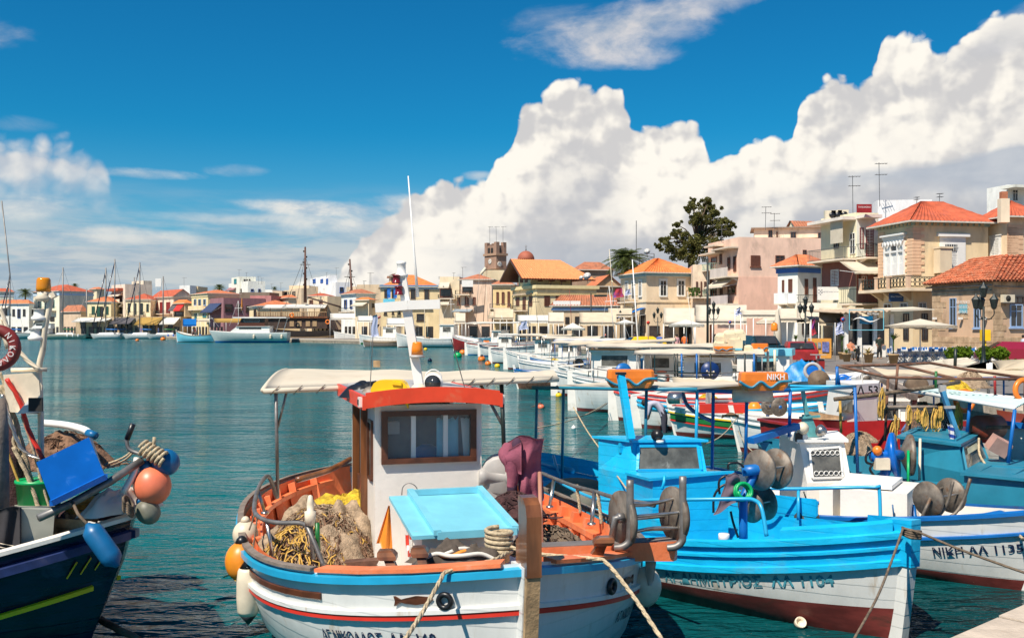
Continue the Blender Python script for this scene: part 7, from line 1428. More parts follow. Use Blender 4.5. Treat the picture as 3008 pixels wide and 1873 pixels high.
def teal_boat():
 T=thing('fishing_boat','teal wheelhouse fishing boat half cut by the right picture edge','fishing boat',(7.4,14.6,0),atan2(-.6,.8))
 h=Hull(8.0,2.7,.8,.4,.3,.45,full=.9); h.build(T,[M.antifoul,M.navy,M.teal],[-.45,.1,lambda t:h.zs(t)*.55,lambda t:h.zs(t)],24); h.inside(T,M.teal,M.teal,.4,.07,20); h.rail(T,'cap_rail',M.teal,0,(.05,.03),0,N=28)
 D=14.4; L_=lambda X,Y,d=D:W(16,X,Y,d)
 top=[L_(1560,690,14.2),L_(1720,640,15.6),L_(1240,585,16.6),L_(1080,650,15.2)]; zt=L_(1080,650,15.2).z; top=[Vc((q.x,q.y,zt))for q in top]; lo=[L_(1600,930,13.9),L_(1800,880,15.3),L_(1240,900,16.6),L_(1090,1000,15.2)]; md=[Vc((q.x,q.y,lo[0].z))for q in lo]; base=[Vc((q.x,q.y,.4))for q in lo]
 mb=MB(); mb.hexa(base,md); mb.hexa(md,top); cb=mb.build('wheelhouse',M.teal,T,True); cc=sum(top,Vc())/4
 mb=MB(); e=[cc+(q-cc)*1.08 for q in top]; mb.hexa(e,[q+Vc((0,0,.04))for q in e]); mb.build('wheelhouse_roof',M.teal,cb,True)
 mb=MB(); e=[cc+(q-cc)*.8+Vc((0,0,.04))for q in top]; [mb.bar(a,b,.04,.05)for a,b in zip(e,e[1:]+e[:1])]; mb.build('roof_coaming',M.teal,cb,True)
 fr=lambda u,v:md[0].lerp(md[1],u).lerp(top[0].lerp(top[1],u),v)+Vc((.012,-.012,0)); q=[fr(.06,.08),fr(.92,.08),fr(.92,.92),fr(.06,.92)]; mb=MB()
 for a,b in zip(q,q[1:]+q[:1]):mb.bar(a,b,.03)
 w=mb.build('window',M.teal,cb,True); MB().quad(*q).build('pane',M.paneg,w,True); mb=MB(); q=[fr(.2,.6)+Vc((.01,-.01,0)),fr(.7,.62)+Vc((.01,-.01,0)),fr(.68,.84)+Vc((.01,-.01,0)),fr(.22,.82)+Vc((.01,-.01,0))]; mb.quad(*q); mb.build('paper_notice',mat('yellowed_paper',(.55,.52,.36),.8),w,True)
 pipe(T,spline([L_(1720,650,14.9),L_(1725,780,14.7),L_(1785,880,14.4)],4),.018,'rope','hose')
 tk=[L_(1600,945,13.6),L_(2150,980,13.0),L_(2200,860,14.6),L_(1800,860,14.9)]; zt=tk[0].z; tk=[Vc((q.x,q.y,zt))for q in tk]; tr=MB().hexa([Vc((q.x,q.y,.4))for q in tk],tk).build('trunk',M.teal,T,True)
 mb=MB(); e=[q+(q-sum(tk,Vc())/4).normalized()*.08 for q in tk]; mb.hexa(e,[q+Vc((0,0,.04))for q in e]); mb.build('trunk_top',M.teal,tr,True); mb=MB(); mb.bar(L_(1720,930,13.7),L_(1810,885,14.2),.05,.07); mb.bar(L_(1810,885,14.2),L_(2150,900,13.9),.05,.07); mb.bar(L_(2000,955,13.4),L_(2080,910,13.8),.05,.07); mb.build('lid_slides',M.teal,tr,True)
 a,b=L_(1550,640,14.9),L_(1425,270,14.9); ms=MB().bar(a,b,.09,.06).build('mast',mat('dusty_blue_mast',(.05,.24,.42),.5,.3,4),T,True); MB().bar(L_(1440,400,14.85),L_(1525,398,14.85),.04).build('mast_arm',M.grey,ms,True); MB().box(b+Vc((0,0,.04)),(.09,.07,.1)).build('mast_cap',M.grey,ms,True)
 fl=MB().slab(lambda u,v:L_(1465+55*u+25*v,535+150*v+20*u+8*sin(u*8),14.6-.05*sin(u*9+v*4)),10,10,Vc((0,.01,0))).build('striped_flag',flagm(),None); fl.location=(0,0,0); tag(fl,'blue and white striped flag hanging from the teal boat mast','flag')
 r4=[L_(1170,270,16.5),L_(2010,410,14.3),L_(2130,345,15.4),L_(1330,250,18.0)]; mb=MB()
 def cr(u,v):return r4[0].lerp(r4[1],u).lerp(r4[3].lerp(r4[2],u),v)+Vc((0,0,.022*(1 if int(v*20+.01)%2 else 0)))
 mb.slab(cr,6,20,.015,False); mb.build('corrugated_roof',mat('pale_aqua_fibreglass',(.50,.64,.60),.5,.12,2),T,True); pipe(T,[r4[0],r4[1]],.03,'white_clean','roof_edge'); pipe(T,[r4[3],r4[2]],.03,'white_clean','roof_edge')
 for X,Y0,X1,Yb,D_ in((2010,420,1955,850,14.3),(1648,355,1625,600,15.3)):pipe(T,[L_(X,Y0,D_),L_(X1,Yb,D_)],.026,'blue','roof_post')
 pipe(T,[L_(1245,655,14.7),L_(1240,1030,14.3)],.02,'fenderw','white_pole'); pipe(T,[L_(1150,750,14.0),L_(1148,1025,13.8)],.02,'ltgreen','green_pole')
 nh=thing('net_hauler','bright blue hydraulic net hauler with a blue and a rusty disc','net hauler',tuple(L_(950,980,14.0))); a,b=L_(1050,790,14.0),L_(1165,785,14.25)
 for c_,m_,R_,ax in((L_(1040,785,14.0),'plasticblue',.31,(.9,-.45,.15)),(b,'drum',.29,(1,-.2,0))):
  MB().lathe([(R_,-.03),(R_*1.03,0),(R_,.03),(R_*.5,.10),(R_*.2,.14),(1e-4,.14)],c_,26,Vc(ax)*-1).build('disc',M[m_],nh,True)
 pipe(nh,[L_(940,980,13.9),L_(1000,830,13.95)],.07,'plasticblue','arm'); pipe(nh,[L_(850,800,13.85),L_(1010,780,13.9),L_(1090,785,14.0)],.075,'plasticblue','motor');
 for pts in(((860,860),(810,840),(815,780),(880,740),(950,750)),((880,960),(840,900),(870,850))):pipe(nh,[L_(x,y,13.85)for x,y in pts],.018,'black','hose',5)
 mb=MB(); p=L_(900,750,13.8); mb.ball(p,.07,10); mb.m=1; mb.box(L_(935,855,13.8),(.2,.1,.16)); solo('gear_bundle',mb,[M.float_o,M.fenderw],'orange and cream oddments tied to the blue hauler','bundle')
 mb=MB(); p=L_(1790,560,15.4); mb.tube([p-Vc((.19,.1,0)),p+Vc((.19,.1,0))],.19,18); mb.m=1; mb.tube([p-Vc((.15,.3,-.02)),p+Vc((.24,-.2,.02))],.03,6); solo('brown_drum',mb,[mat('red_brown_float_paint',(.26,.05,.025),.45,.25,3),M.rust],'big red brown cylinder above the teal boat','drum')
 mb=MB(); p=L_(1880,710,14.6); mb.box(p,(.27,.2,.22),.4,rot=Matrix.Rotation(.5,3,'Y')@Matrix.Rotation(.3,3,'X')); solo('pink_basin',mb,mat('faded_pink_plastic',(.50,.28,.22),.5,.15,4),'faded pink plastic bin tilted beside the teal wheelhouse','bin')
 mb=MB(); mb.hexa([L_(1880,530,16.8),L_(2200,580,16.2),L_(2200,580,18),L_(1880,530,18)],[L_(1860,420,16.8),L_(2200,470,16.2),L_(2200,470,18),L_(1860,420,18)]); solo('brown_box',mb,mat('red_brown_float_paint',(.26,.05,.025),.45),'red brown box float at the right picture edge','float')
 mb=MB(); mb.hexa([L_(1880,850,16.4),L_(2200,860,16),L_(2200,860,18),L_(1880,850,18)],[L_(1880,550,16.4),L_(2200,570,16),L_(2200,570,18),L_(1880,550,18)]); mb.v=[Vc((q.x,q.y,q.z))for q in mb.v]
 w2=thing('fishing_boat','white cabin with a dark blue roof edge behind the teal boat at the right edge','fishing boat',(9,17,0)); mb.build('cabin',M.hullwhite,w2,True); MB().hexa([L_(1870,560,16.3),L_(2200,580,15.9),L_(2200,580,18),L_(1870,560,18)],[L_(1870,500,16.3),L_(2200,540,15.9),L_(2200,540,18),L_(1870,500,18)]).build('cabin_roof',M.blue,w2,True)
 hh=Hull(7,2.6,.9,.4,.3); q=hh.build(w2,[M.antifoul,M.hullwhite],[-.4,.1,lambda t:hh.zs(t)],16); q.rotation_euler=(0,0,-.65); q.location=(1.6,.2,0)
def flagm():
 if 'greek_flag_cloth' in _mats:return _mats['greek_flag_cloth']
 m=mat('greek_flag_cloth',(.7,.7,.7),.85,0); nt=m.node_tree; b=nt.nodes['Principled BSDF']; tc=nt.nodes.new('ShaderNodeTexCoord'); x,y,z=sep(nt,NX(nt,tc.outputs['Object'])); s_=((z*9.5+x*3)._m('FRACT')).ss(.45,.55); nt.links.new(nmix(nt,s_,(.75,.75,.75),(.02,.08,.38)).s,b.inputs['Base Color']); return m
def left_boat():
 HB=Vc((.975,-.22,0)); L=9.0; bow=Vc((-3.42,8.95,0)); c=bow-HB*L/2; T=thing('fishing_boat','dark navy fishing boat with yellow stripe cut by the left picture edge','fishing boat',tuple(c),atan2(HB.y,HB.x))
 h=Hull(L,3.7,.50,.80,.3,.5,rkb=.75,full=.9,tm=.5,pb=2.4); bd=lambda d:(lambda t:h.zs(t)-d); h.build(T,[M.navy]*3,[-.5,0,bd(.4),bd(0)],34)
 h.rail(T,'cap_rail',M.white,-.01,(.05,.025),-.02,N=44); h.rail(T,'rub_strake',mat('worn_blue_strake',(.02,.035,.12),.4,.4,4,dirt=(.12,.1,.14),dirt_amt=.3),.16,(.05,.05),.015,N=44); h.rail(T,'yellow_stripe',M.yellow,.58,(.022,.026),.016,.1,.99,N=44)
 h.inside(T,M.white,M.rawwood,.48,.10,30)
 for i in range(3):t=.988-.008*i; MB().bar(h.pt(t,h.zs(t)-.40,-1,.012),h.pt(t+.004,h.zs(t)-.26,-1,.014),.022,.01).build('yellow_mark',M.yellow,T)
 A=lambda X,Y,D=8.8:W(11,X,Y,D)
 mb=MB(); mb.tube([A(700,640,8.9),A(705,595,8.9)],.015,6); p=A(672,665,8.9); [coil(mb,p+Vc((-.05+.035*i,0,.05-.02*i)),.065,.016,1.1,(.8,0,-.5))for i in range(6)]; solo('rope_turns',mb,M.rope,'pale rope turns on the bow bollard of the navy boat','rope')
 pipe(T,[A(610,540,8.9),A(580,600,8.9),A(590,650,8.9),A(640,672,8.9)],.018,'dullsteel','bow_hook',5); pipe(T,[A(607,535,8.9),A(580,605,8.9)],.026,'black','hook_grip')
 pipe(T,[A(175,965,8.3),A(330,895,8.5),A(500,800,8.7),A(650,700,8.9)],.035,'dullsteel','bow_pipe'); pipe(T,[A(625,690,8.9),A(610,760,8.85),A(560,850,8.8)],.03,'white','white_horn',3)
 q=A(755,710,9.0); buoy('buoy','shiny blue round buoy at the top of the navy bow',q,.122,M.buoy_b,M.rope,'buoy',elong=1.05,tail=(-1,0,.3))
 buoy('buoy','large salmon orange round buoy on the navy bow',A(695,815,8.95),.165,M.buoy_s,M.buoy_b,'buoy',elong=1.08,tail=(-.35,0,1)); buoy('buoy','dirty grey green round buoy below the salmon one',A(675,935,8.9),.105,mat('grimy_grey_buoy',(.17,.17,.13),.5,.3,5,dirt=(.35,.32,.24),dirt_amt=.3,dirt_s=5),M.buoy_b,'buoy',tail=(-.6,0,.8))
 p,q=A(405,1000,8.2),A(530,1175,8.15); t=thing('fender','long dark blue sausage fender hanging over the navy hull','fender',tuple(q)); mb=MB(); fender(mb,(p+q)/2,(p-q).length*.80,.088,(p-q),16); mb.build('body',M.buoy_b,t,True); pipe(t,[A(330,890,8.4),A(355,945,8.3),p],.014,'dkrope','line')
 b=[A(240,905,8.25),A(485,785,8.55),A(485,785,9.2),A(240,905,9.0)]; tt=[A(165,710,8.3),A(405,595,8.6),A(420,600,9.5),A(190,700,9.2)]
 t=thing('plastic_tub','large royal blue plastic tub tilted on the bow pipe','plastic tub',tuple(b[0]));
 MB().hexa(b,[x+(y-x)*.04 for x,y in zip(b,tt)]).build('bottom',M.plasticblue,t,True)
 for i in range(4):
  j=(i+1)%4; cen=sum(b,Vc())/4; inn=lambda p_:p_+(cen-p_).normalized()*.03
  MB().hexa([b[i],b[j],inn(b[j]),inn(b[i])],[tt[i],tt[j],tt[j]+(cen-b[j]).normalized()*.03,tt[i]+(cen-b[i]).normalized()*.03]).build('side',M.plasticblue,t,True)
 mb=MB(); e=[x+(y-x)*.05 for x,y in zip(b,tt)]; [mb.bar(x,y,.035,.05)for x,y in zip(e,e[1:]+e[:1])]; mb.build('rim',M.plasticblue,t,True)
 mb=MB(); mb.hexa([A(80,1150,8.5),A(235,1130,8.6),A(235,1130,9.3),A(80,1150,9.3)],[A(90,920,8.5),A(250,930,8.6),A(262,900,9.4),A(60,900,9.4)]); mb.m=0; solo('fish_box',mb,mat('greenish_grey_box',(.38,.38,.32),.5,.1),'pale grey green fish box standing on the navy boat deck','box')
 mb=MB(); mb.slab(lambda u,v:A(-60+150*u,920+235*v+8*sin(u*6),8.45-.03*sin(u*12+v*3)),12,10,Vc((0,.03,0))); o=solo('blanket',mb,mat('charcoal_wool_blanket',(.035,.032,.036),.95,.2,8),'charcoal blanket with pale stripes hanging at the left edge','blanket')
 for yy in(1085,1102):MB().slab(lambda u,v:A(-60+148*u,yy-20+30*u+4*v,8.43-.03*sin(u*12+2)),10,2,Vc((0,-.004,0))).build('pale_stripe',M.fenderw,o,True)
 mb=MB(); mb.lathe([(.17,0),(.2,.3),(.21,.3),(.21,.33)],A(180,925,9.2)-Vc((0,0,.05)),18); solo('green_bucket',mb,M.ltgreen,'green plastic bucket behind the pale fish box','bucket')
 for k,(X,Y,D,m,rx,hh,lab)in enumerate(((440,900,9.8,'netd',.4,.18,'wine red net coiled in the bow well'),(300,640,10.8,'net',.55,.35,'brown net heap behind the blue tub'),(25,740,9.4,'netd',.35,.9,'dark wine net hanging over the left side'))):
  p=A(X,Y,D); mb=MB(); heap(mb,p-Vc((0,0,hh*.6)),rx,rx*.8,hh,20+k); strands(mb,p-Vc((0,0,hh*.6)),rx*.9,rx*.7,hh,90,.007,k); solo('fishing_net',mb,M['netdark' if m=='netd' else 'net'],lab,'fishing net')
 mb=MB(); p=A(420,905,9.2); [coil(mb,p+Vc((.02*i,.01*i,.015*i-.06)),.22+.02*(i%3),.012,1)for i in range(6)]; solo('rope_coil',mb,M.yrope,'yellowish rope coil in the bow of the navy boat','rope')
 t=thing('wooden_crate','slatted wooden crate beside the pale fish box','crate',tuple(A(290,1090,8.8)));
 for i in range(3):mb=MB(); p=A(290,1000+40*i,8.75); mb.box(p,(.5,.02,.13),-.3); mb.build('slat',M.rawwood,t,True)
 for X in(255,325):MB().bar(A(X,985,8.78),A(X,1105,8.78),.04).build('post',M.rawwood,t,True)
 mb=MB(); mb.tube(spline([A(200,530,10.8),A(300,540,10.6),A(380,560,10.4),A(410,578,10.35)],4),.038,10); mb.m=1; mb.tube([A(400,575,10.35),A(437,590,10.3)],.041,10); solo('white_boom',mb,[M.white_clean,M.buoy_b],'curved white boom with a blue tip behind the blue tub','boom')
 mb=MB(); heap(mb,A(560,880,8.95)-Vc((0,0,.1)),.16,.42,.2,33,amp=.6,rz=-.6); solo('white_cloth',mb,M.whitecloth,'crumpled white cloth along the bow rail of the navy boat','cloth'); mb=MB(); c_=A(580,935,8.7); [coil(mb,c_+Vc((.0,0,.02*i)),.06,.012,1,(1,0,.6))for i in range(5)]; solo('small_rope_coil',mb,M.dkrope,'small dark orange rope coil tied on the white cloth','rope')
 mast=thing('boat_mast','crooked white mast with an amber beacon at the left edge','mast',tuple(A(185,900,9.3))); pts=[A(188,900,9.3),A(186,500,9.3),A(178,290,9.3),A(195,200,9.3),A(205,100,9.3),A(222,20,9.3),W(1,610,600,9.3)]; pipe(mast,pts,.028,'fenderw','pole',4)
 for X,Y in((210,40),(195,130)):mb=MB(); p=A(X,Y,9.3); mb.lathe([(.07,-.05),(.075,-.02),(.05,0),(.05,.05),(.07,.06)],p-Vc((.06,0,0)),12); mb.build('lamp_bracket',M.white_clean,mast,True)
 p=W(1,518,552,9.3); MB().lathe([(.062,0),(.066,.03),(.062,.11),(.05,.13),(1e-4,.13)],p,16).build('beacon',mat('amber_glass_beacon',(.62,.22,.005),.15),mast,True); mb=MB(); mb.lathe([(.06,-.09),(.085,-.06),(.05,-.03),(.06,0)],p,14); mb.bar(p-Vc((0,0,.09)),W(1,610,600,9.3),.03); mb.bar(W(1,600,610,9.3),W(1,660,580,9.3),.05); mb.build('beacon_mount',M.fenderw,mast,True)
 pipe(mast,[A(50,290,9.2),A(215,287,9.3)],.02,'fenderw','spreader')
 rings=thing('life_ring','dark red life ring with white letters at the left picture edge','life ring',tuple(A(20,270,8.6))); c_=A(-20,190,8.6); MB().ring(c_,.155,.052,(.25,-1,.1),26,10).build('ring',mat('dark_red_ring',(.22,.025,.02),.5,.2,4),rings,True)
 for k,ch in enumerate('ΝΙΚΟΛΑΟΣ'):
  an=radians(42-22*k); u,v=Vc((1,.25,0)).normalized(),Vc((0,.1,1)).normalized(); cc=c_+(u*cos(an)+v*sin(an))*.155; d1=(u*sin(an)-v*cos(an)); d2=(u*cos(an)+v*sin(an)); letters('ring_letter',ch,.065,lambda x,y:cc+d1*x+d2*(y-.03)+Vc((.012,-.056,.01)),M.white_clean,rings,True)
 mb=MB(); mb.hexa([A(30,480,9.0),A(190,490,9.0),A(190,490,9.4),A(30,480,9.4)],[A(15,310,9.0),A(175,300,9.0),A(175,300,9.4),A(15,310,9.4)]); mb.m=0; sr=solo('radar_shelf',mb,M.fenderw,'white weathered shelf bin below the spreader on the left','shelf'); mb=MB(); mb.hexa([A(75,490,8.85),A(200,480,8.85),A(200,480,9.1),A(75,490,9.1)],[A(130,425,8.85),A(180,420,8.85),A(180,420,9.1),A(130,425,9.1)]); mb.m=1; mb.box(A(163,447,8.8),(.12,.02,.12)); solo('white_speaker_box',mb,[M.white_clean,M.dark],'white wedge shaped box with a dark square opening','box')
 mb=MB(); mb.tube([A(5,1100,8.6),A(0,560,8.6),A(-15,420,8.6)],.07,10); solo('weathered_post',mb,M.greywood,'thick weathered post at the very left edge','post')
 rnd=random.Random(4)
 for k,(pts,r_,m_)in enumerate(((((0,0),(60,160),(120,240),(180,290)),.02,'fenderw'),(((0,60),(40,190)),.03,'fenderw'),(((30,330),(90,430),(130,560),(200,700)),.022,'red'),(((10,400),(60,560),(110,660),(235,715)),.018,'steel'),(((60,640),(130,780),(180,930),(240,1120)),.02,'rope'),(((100,500),(150,650),(190,800),(230,930)),.012,'rope'),(((0,360),(50,470),(100,640),(150,840),(180,930)),.03,'rope'),(((480,720),(560,690),(605,655)),.01,'rope'),(((490,735),(570,700),(610,660)),.01,'rope'),(((590,745),(615,820),(640,880)),.016,'dkrope'),(((180,960),(215,1040),(240,1120)),.022,'yrope'),(((260,1000),(300,1110)),.018,'rope'),(((300,940),(370,1100)),.018,'rope'),(((300,950),(445,975)),.02,'rawwood'),(((30,330),(90,400),(190,380),(160,300)),.012,'fenderw'),(((0,300),(70,520),(60,620),(90,660)),.014,'rope'),(((10,590),(70,760),(110,860)),.012,'yrope'),(((150,640),(170,700),(230,715)),.016,'black'))):
  ropeline('rigging_line',['pale stay at the far left','thick pale pole at the far left','red pipe crossing the left rigging','bent steel rod in the left rigging','twisted pale rope falling to the pipe end','thin rope beside the twisted one','thickest pale rope in the left rigging','upper of two bow strings','lower of two bow strings','dark chain like rope at the bow','rusty yellow chain rope below the pipe end','left short strut under the pipe','right short strut under the pipe','wooden stick on the bow deck','loop of thin white line on the shelf','slack tan line near the post','slack yellow line near the post','black strap on the tub corner'][k]+' of the navy boat',[A(x,y,8.9+.03*k%.3)for x,y in pts],r_,m_,4)
 pipe(T,[P(5,590,9.5),W(1,118,345,9.5),A(-10,250,9.3)],.006,'dullsteel','fishing_rod')
 ropeline('sunk_line','rust red pipe slanting into the water below the navy bow',[A(390,1380,9.6),A(480,1440,9.4),A(640,1520,9.2)],.035,'rust',3)
blue_boat(); nikh_boat(); teal_boat(); left_boat()
orange_float('orange box life float with faded print on the blue canopy frame',15,640,1018,95,242,13.25)
orange_float('orange box life float lettered NIKH on the blue frame',9,1200,1815,850,1085,13.1,'ΝΙΚΗ')
def mid_boats():
 S=small_boat; K={}
 def wl(r,X,Y,z=0.0):q=WZ(r,X,Y,z); return(q.x,q.y)
 K['a']=S('white boat with yellow, green and red stripes and its bow to the left',(11.2,26.9),(4.35,27.7),2.2,.55,.25,.2,rudder=False,stripe=None,railing=None)
 r_,h=K['a']; h.rail(r_,'yellow_stripe',M.yellow,.13,(.03,.025),.015,N=20); h.rail(r_,'green_band',M.green,.25,(.012,.085),.012,N=20); h.rail(r_,'red_stripe',M.red,.355,(.03,.02),.012,N=20)
 K['b']=S('white boat with grey green shaded hull between the striped boat and the blue frame',(12.0,23.0),(5.3,24.1),2.1,.6,.3,.2,'hullwhite',cab=(-.6,.7,.7,1.6),can=(-3.2,.2,1.0,2.45,'tan','blue'),rudder=False)
 K['c']=S('tall white boat with a white rudder and tiller behind the first orange float',(2.2,36),(10.4,34.6),2.7,.95,.4,.3,can=(-1.9,2.5,1.3,2.7,'canvas','dullsteel'),cab=(-.2,1.5,.85,2.3),railing='dullsteel')
 K['d']=S('white boat with a white rudder and red trimmed gunwale',(3.3,32.2),(10.2,31.2),2.3,.8,.3,.25,rail='red')
 K['e']=S('small white boat with blue gunwale and reddish waterline beside the striped boat',(3.75,29.8),(9.6,29.2),2.0,.62,.2,.2,rail='skyblue')
 K['f']=S('white boat with a blue line and rusty brown lower hull under the pale canopy edge',(6.5,47.6),(.1,49),2.2,.75,.2,.2,rail='blue',bottom='rust',wl=.42,rudder=False)
 K['g']=S('white boat with crossed rudder ropes behind the big pale canopy',(1.9,44),(9.3,43.2),2.4,.8,.3,.3,can=(-1.8,3.0,1.2,2.75,'canvas','teal'),cab=(.2,1.6,.8,2.2))
 K['h']=S('slim white boat with grey underside pointing left in the second row',(9,56),(.4,61),2.2,.7,.35,.2,rudder=False,can=(-2.6,2.2,1.1,2.7,'canvas','steel'))
 K['i']=S('white boat with a long flat tiller bar',(-.45,72),(7,70),2.5,.9,.3,.5,cab=(.2,1.6,.8,2.2),can=(-1,3.2,1.2,2.9,'canvas','steel'))
 K['j']=S('white boat with dark red seat boards in the third row',(-1.8,84),(5.4,82),2.4,.85,.3,.3,deck='dkred',can=(-1,3.4,1.2,3.0,'tan','steel'),cab=(.3,1.7,.8,2.3,))
 K['k']=S('white boat with a navy covered stern near the orange buoys',(-3.4,104),(4,101),2.3,.9,.3,.3,rail='navy',bottom='blue',can=(-1.5,3,1.2,2.9,'whitecloth','steel'))
 K['l']=S('white boat with blue waterline next to the red hulled boat',(-5,109),(2.5,107),2.3,.9,.3,.3,bottom='blue',cab=(0,1.5,.8,2.4))
 K['k2']=S('white boat with a pale blue striped rail in the third row',(1.2,66),(8.6,64),2.3,.8,.3,.3,stripe='blue',can=(-2,2.6,1.1,2.8,'whitecloth','blue'))
 K['k3']=S('white boat under a long cream awning in the second row',(2.4,52),(9.6,50.6),2.5,.8,.3,.3,can=(-3,2.4,1.35,2.85,'tan','steel',.25),cab=(.8,2.0,.8,2.3),mast=(.6,6.5,-.4))
 K['m']=S('white and brick red hulled boat with a long white awning',(3.5,122),(-7.8,130),3.2,1.1,1.0,.3,'dkred','hullwhite','hullwhite',rudder=False,can=(-4.5,3.6,1.5,3.6,'whitecloth','white'),cab=(-1.5,0,.9,2.6),railing='railblue',group=None)
 K['n']=S('turquoise bowed boat beside the red hulled one',(-2,152),(-11,158),3,1.4,.8,.3,'teal',rail='hullwhite',rudder=False,group=None,can=(-3,2,1.2,3.6,'tan','steel'),mast=(.5,8,.2,'rust'))
 K['o']=S('long white fishing boat with a brown deckhouse near the brown rowing boat',(-6,150),(-17.8,153),3.4,1.3,.9,.4,rudder=False,group=None,cab=(-3.5,-1.2,1.1,3.4),mast=(1.5,6.5,0,'fenderw'))
 K['p']=S('low brown wooden rowing boat under the Greek flag',(-17.5,155.5),(-23.5,157),1.8,.75,.3,.2,'greywood',rail='rawwood',deck='greywood',rudder=False,group=None,bottom='greywood')
 K['q']=S('white and green boat with a small pale cabin left of the long white one',(-15.5,176),(-27.8,181),3,1.2,.6,.3,bottom='green',rudder=False,group=None,cab=(-1.5,1.2,1.1,3.0),can=(-5,-1.5,1.2,3.3,'whitecloth','white'),wl=.3)
 K['r']=S('white fishing boat with a small wheelhouse in front of the wooden ship',(-22.5,206),(-37.4,209),3,1.3,.9,.3,rudder=False,group=None,cab=(-1.5,1.2,1.2,4.2),can=(-2,3.0,1.3,4.9,'whitecloth','white'))
 K['s']=S('pale green long fishing boat moored left of the white cabin cruiser',(-61,204),(-69.5,206),2.8,1.4,1.0,.4,'azure',rail='rawwood',rudder=False,group=None,mast=(-1,6,.4));
 r4=thing('inflatable_boat','red inflatable tender alongside the white wheelhouse boat','inflatable boat',(-25.5,204,0)); MB().tube(spline([(2.8,-.7,.35),(-1.6,-.8,.4),(-3,0,.7),(-1.6,.8,.4),(2.8,.7,.35)],5),.35,8).build('tube',M.dkred,r4); mb=MB(); mb.box((0,0,.5),(3.2,1.0,.15)); mb.bar((1.5,0,.5),(1.7,0,1.5),.4); mb.build('seat',M.fenderw,r4)
 Mx={k:TH[v[0].name]for k,v in K.items()}
 C=[('a','nety',1.6,0,.3,'yellow net in the bow of the striped boat'),('a','nety',-1.4,0,.3,'yellow net amidships in the striped boat'),('a','drum',.6,.2,.3,'net hauler in the striped boat'),('b','netg',1.9,0,.3,'beige net in the grey green shaded boat'),('b','crateo',1.3,.2,.4,'orange crate in the grey green shaded boat'),('c','ring',-1.0,.9,.8,'life ring on the tall white boat'),('c','disc',-2.4,-.3,.7,'blue disc hauler on the tall white boat'),('c','crateb',-2.9,.3,.7,'blue crate in the stern of the tall white boat'),('c','netb',2.6,0,.7,'brown net on the foredeck of the tall white boat'),('d','nety',-.5,0,.5,'yellow net in the red trimmed boat'),('d','crater',-2,0,.5,'red crate in the red trimmed boat'),('d','drum',1.0,0,.5,'rusty net hauler in the red trimmed boat'),('e','crater',-1.6,0,.4,'red crate in the blue trimmed boat'),('e','buoy',.5,0,.4,'orange buoy in the blue trimmed boat'),('g','netg',-2.3,0,.5,'beige net in the boat with crossed rudder ropes'),('g','crateb',-1,.4,.5,'blue crate in the boat with crossed rudder ropes'),('g','disc',2.2,-.2,.5,'blue disc hauler near the bow under the far canvas'),('h','netb',2,0,.45,'brown net in the slim white boat'),('h','crateb',-.5,0,.45,'blue drum crate in the slim white boat'),('h','cratey',1,0,.45,'yellow crate in the slim white boat'),('i','netb',-1.8,0,.6,'brown net beside the flat tiller bar'),('i','crateb',2.4,0,.6,'blue crate on the boat with the flat tiller'),('j','nety',-2,0,.6,'yellow net on the boat with dark red boards'),('k','nety',-1,0,.6,'yellow net near the orange buoys'),('k2','crateb',0,0,.6,'blue crate in the striped rail boat'),('k2','nety',-2.2,0,.6,'yellow net in the striped rail boat'),('k3','crateb',-1.8,.2,.6,'blue crate under the cream awning'),('k3','drum',-2.6,0,.6,'net hauler under the cream awning'),('k3','tarp',1.2,.4,.7,'blue tarpaulin under the cream awning'),('m','crateo',1,.5,1.1,'orange crate on the red hulled boat'),('m','crateb',-3,0,1.1,'blue crate on the red hulled boat'),('s','crateb',-1.2,0,1.3,'blue crate on the pale green boat'),('o','netg',1,0,1.2,'beige net on the long white boat')]
 for i,(b,kind,x,y,z,lab)in enumerate(C):deck_clutter(K[b][0],50+i,[(kind,x,y,z,lab)])
 t=thing('cabin_cruiser','white cabin cruiser with a flying roof moored in front of the wooden ship','motor boat',(-52.6,199,0),pi); h=Hull(16,3.8,2.0,.5,.1,.6,stern=.9,rkb=1.8); h.build(t,[M.blue,mat('pale_aqua_hull',(.5,.58,.56),.35,.06),M.white_clean],[-.6,.35,lambda t:h.zs(t)-.15,lambda t:h.zs(t)],16); h.inside(t,M.white,M.white,.05,.05)
 cabin(t,-4.5,3.6,1.6,2.0,3.2,M.white_clean,M.white_clean,'glass',1.6); cb=cabin(t,-3.5,2.0,1.35,3.2,4.9,M.dkwood,M.white_clean,'glass',.9,.5); MB().slab(lambda u,v:Vc((-7.8+10.6*u,-1.6+3.2*v,5.1)),2,2,.22).build('flying_roof',M.white_clean,t)
 for x in(-6.5,-5.0):MB().bar((x,-1.5,2.0),(x-.9,-1.5,5.0),.18,.1).build('roof_pillar',M.white_clean,t)
 for i,x in enumerate((-1.5,-4.8,-7.0)):mb=MB(); fender(mb,(x,1.95,1.2),.7,.22); mb.build('fender',M.fenderw,t)
 t=thing('motor_yacht','large white and dark blue motor yacht at the far left','motor yacht',(-128,268,0),pi,sc=.62); h=Hull(24,5,2.4,.8,.1,.6,stern=.9,rkb=2.5); h.build(t,[M.dark,mat('pale_aqua_hull',(.5,.58,.56)),M.navy],[-.6,.3,lambda t:h.zs(t)-.35,lambda t:h.zs(t)],16); h.inside(t,M.white,M.white,.05,.05)
 cabin(t,-6,5,2.2,2.4,4.6,M.white_clean,M.white_clean,'glass',3.0,.2); cabin(t,-7,1.5,2.0,4.6,6.6,M.white_clean,M.white_clean,'glass',2.2,.3); MB().ring((5,-2.6,3.2),.55,.16,(0,1,0),14,6).build('life_ring',M.buoy_s,t)
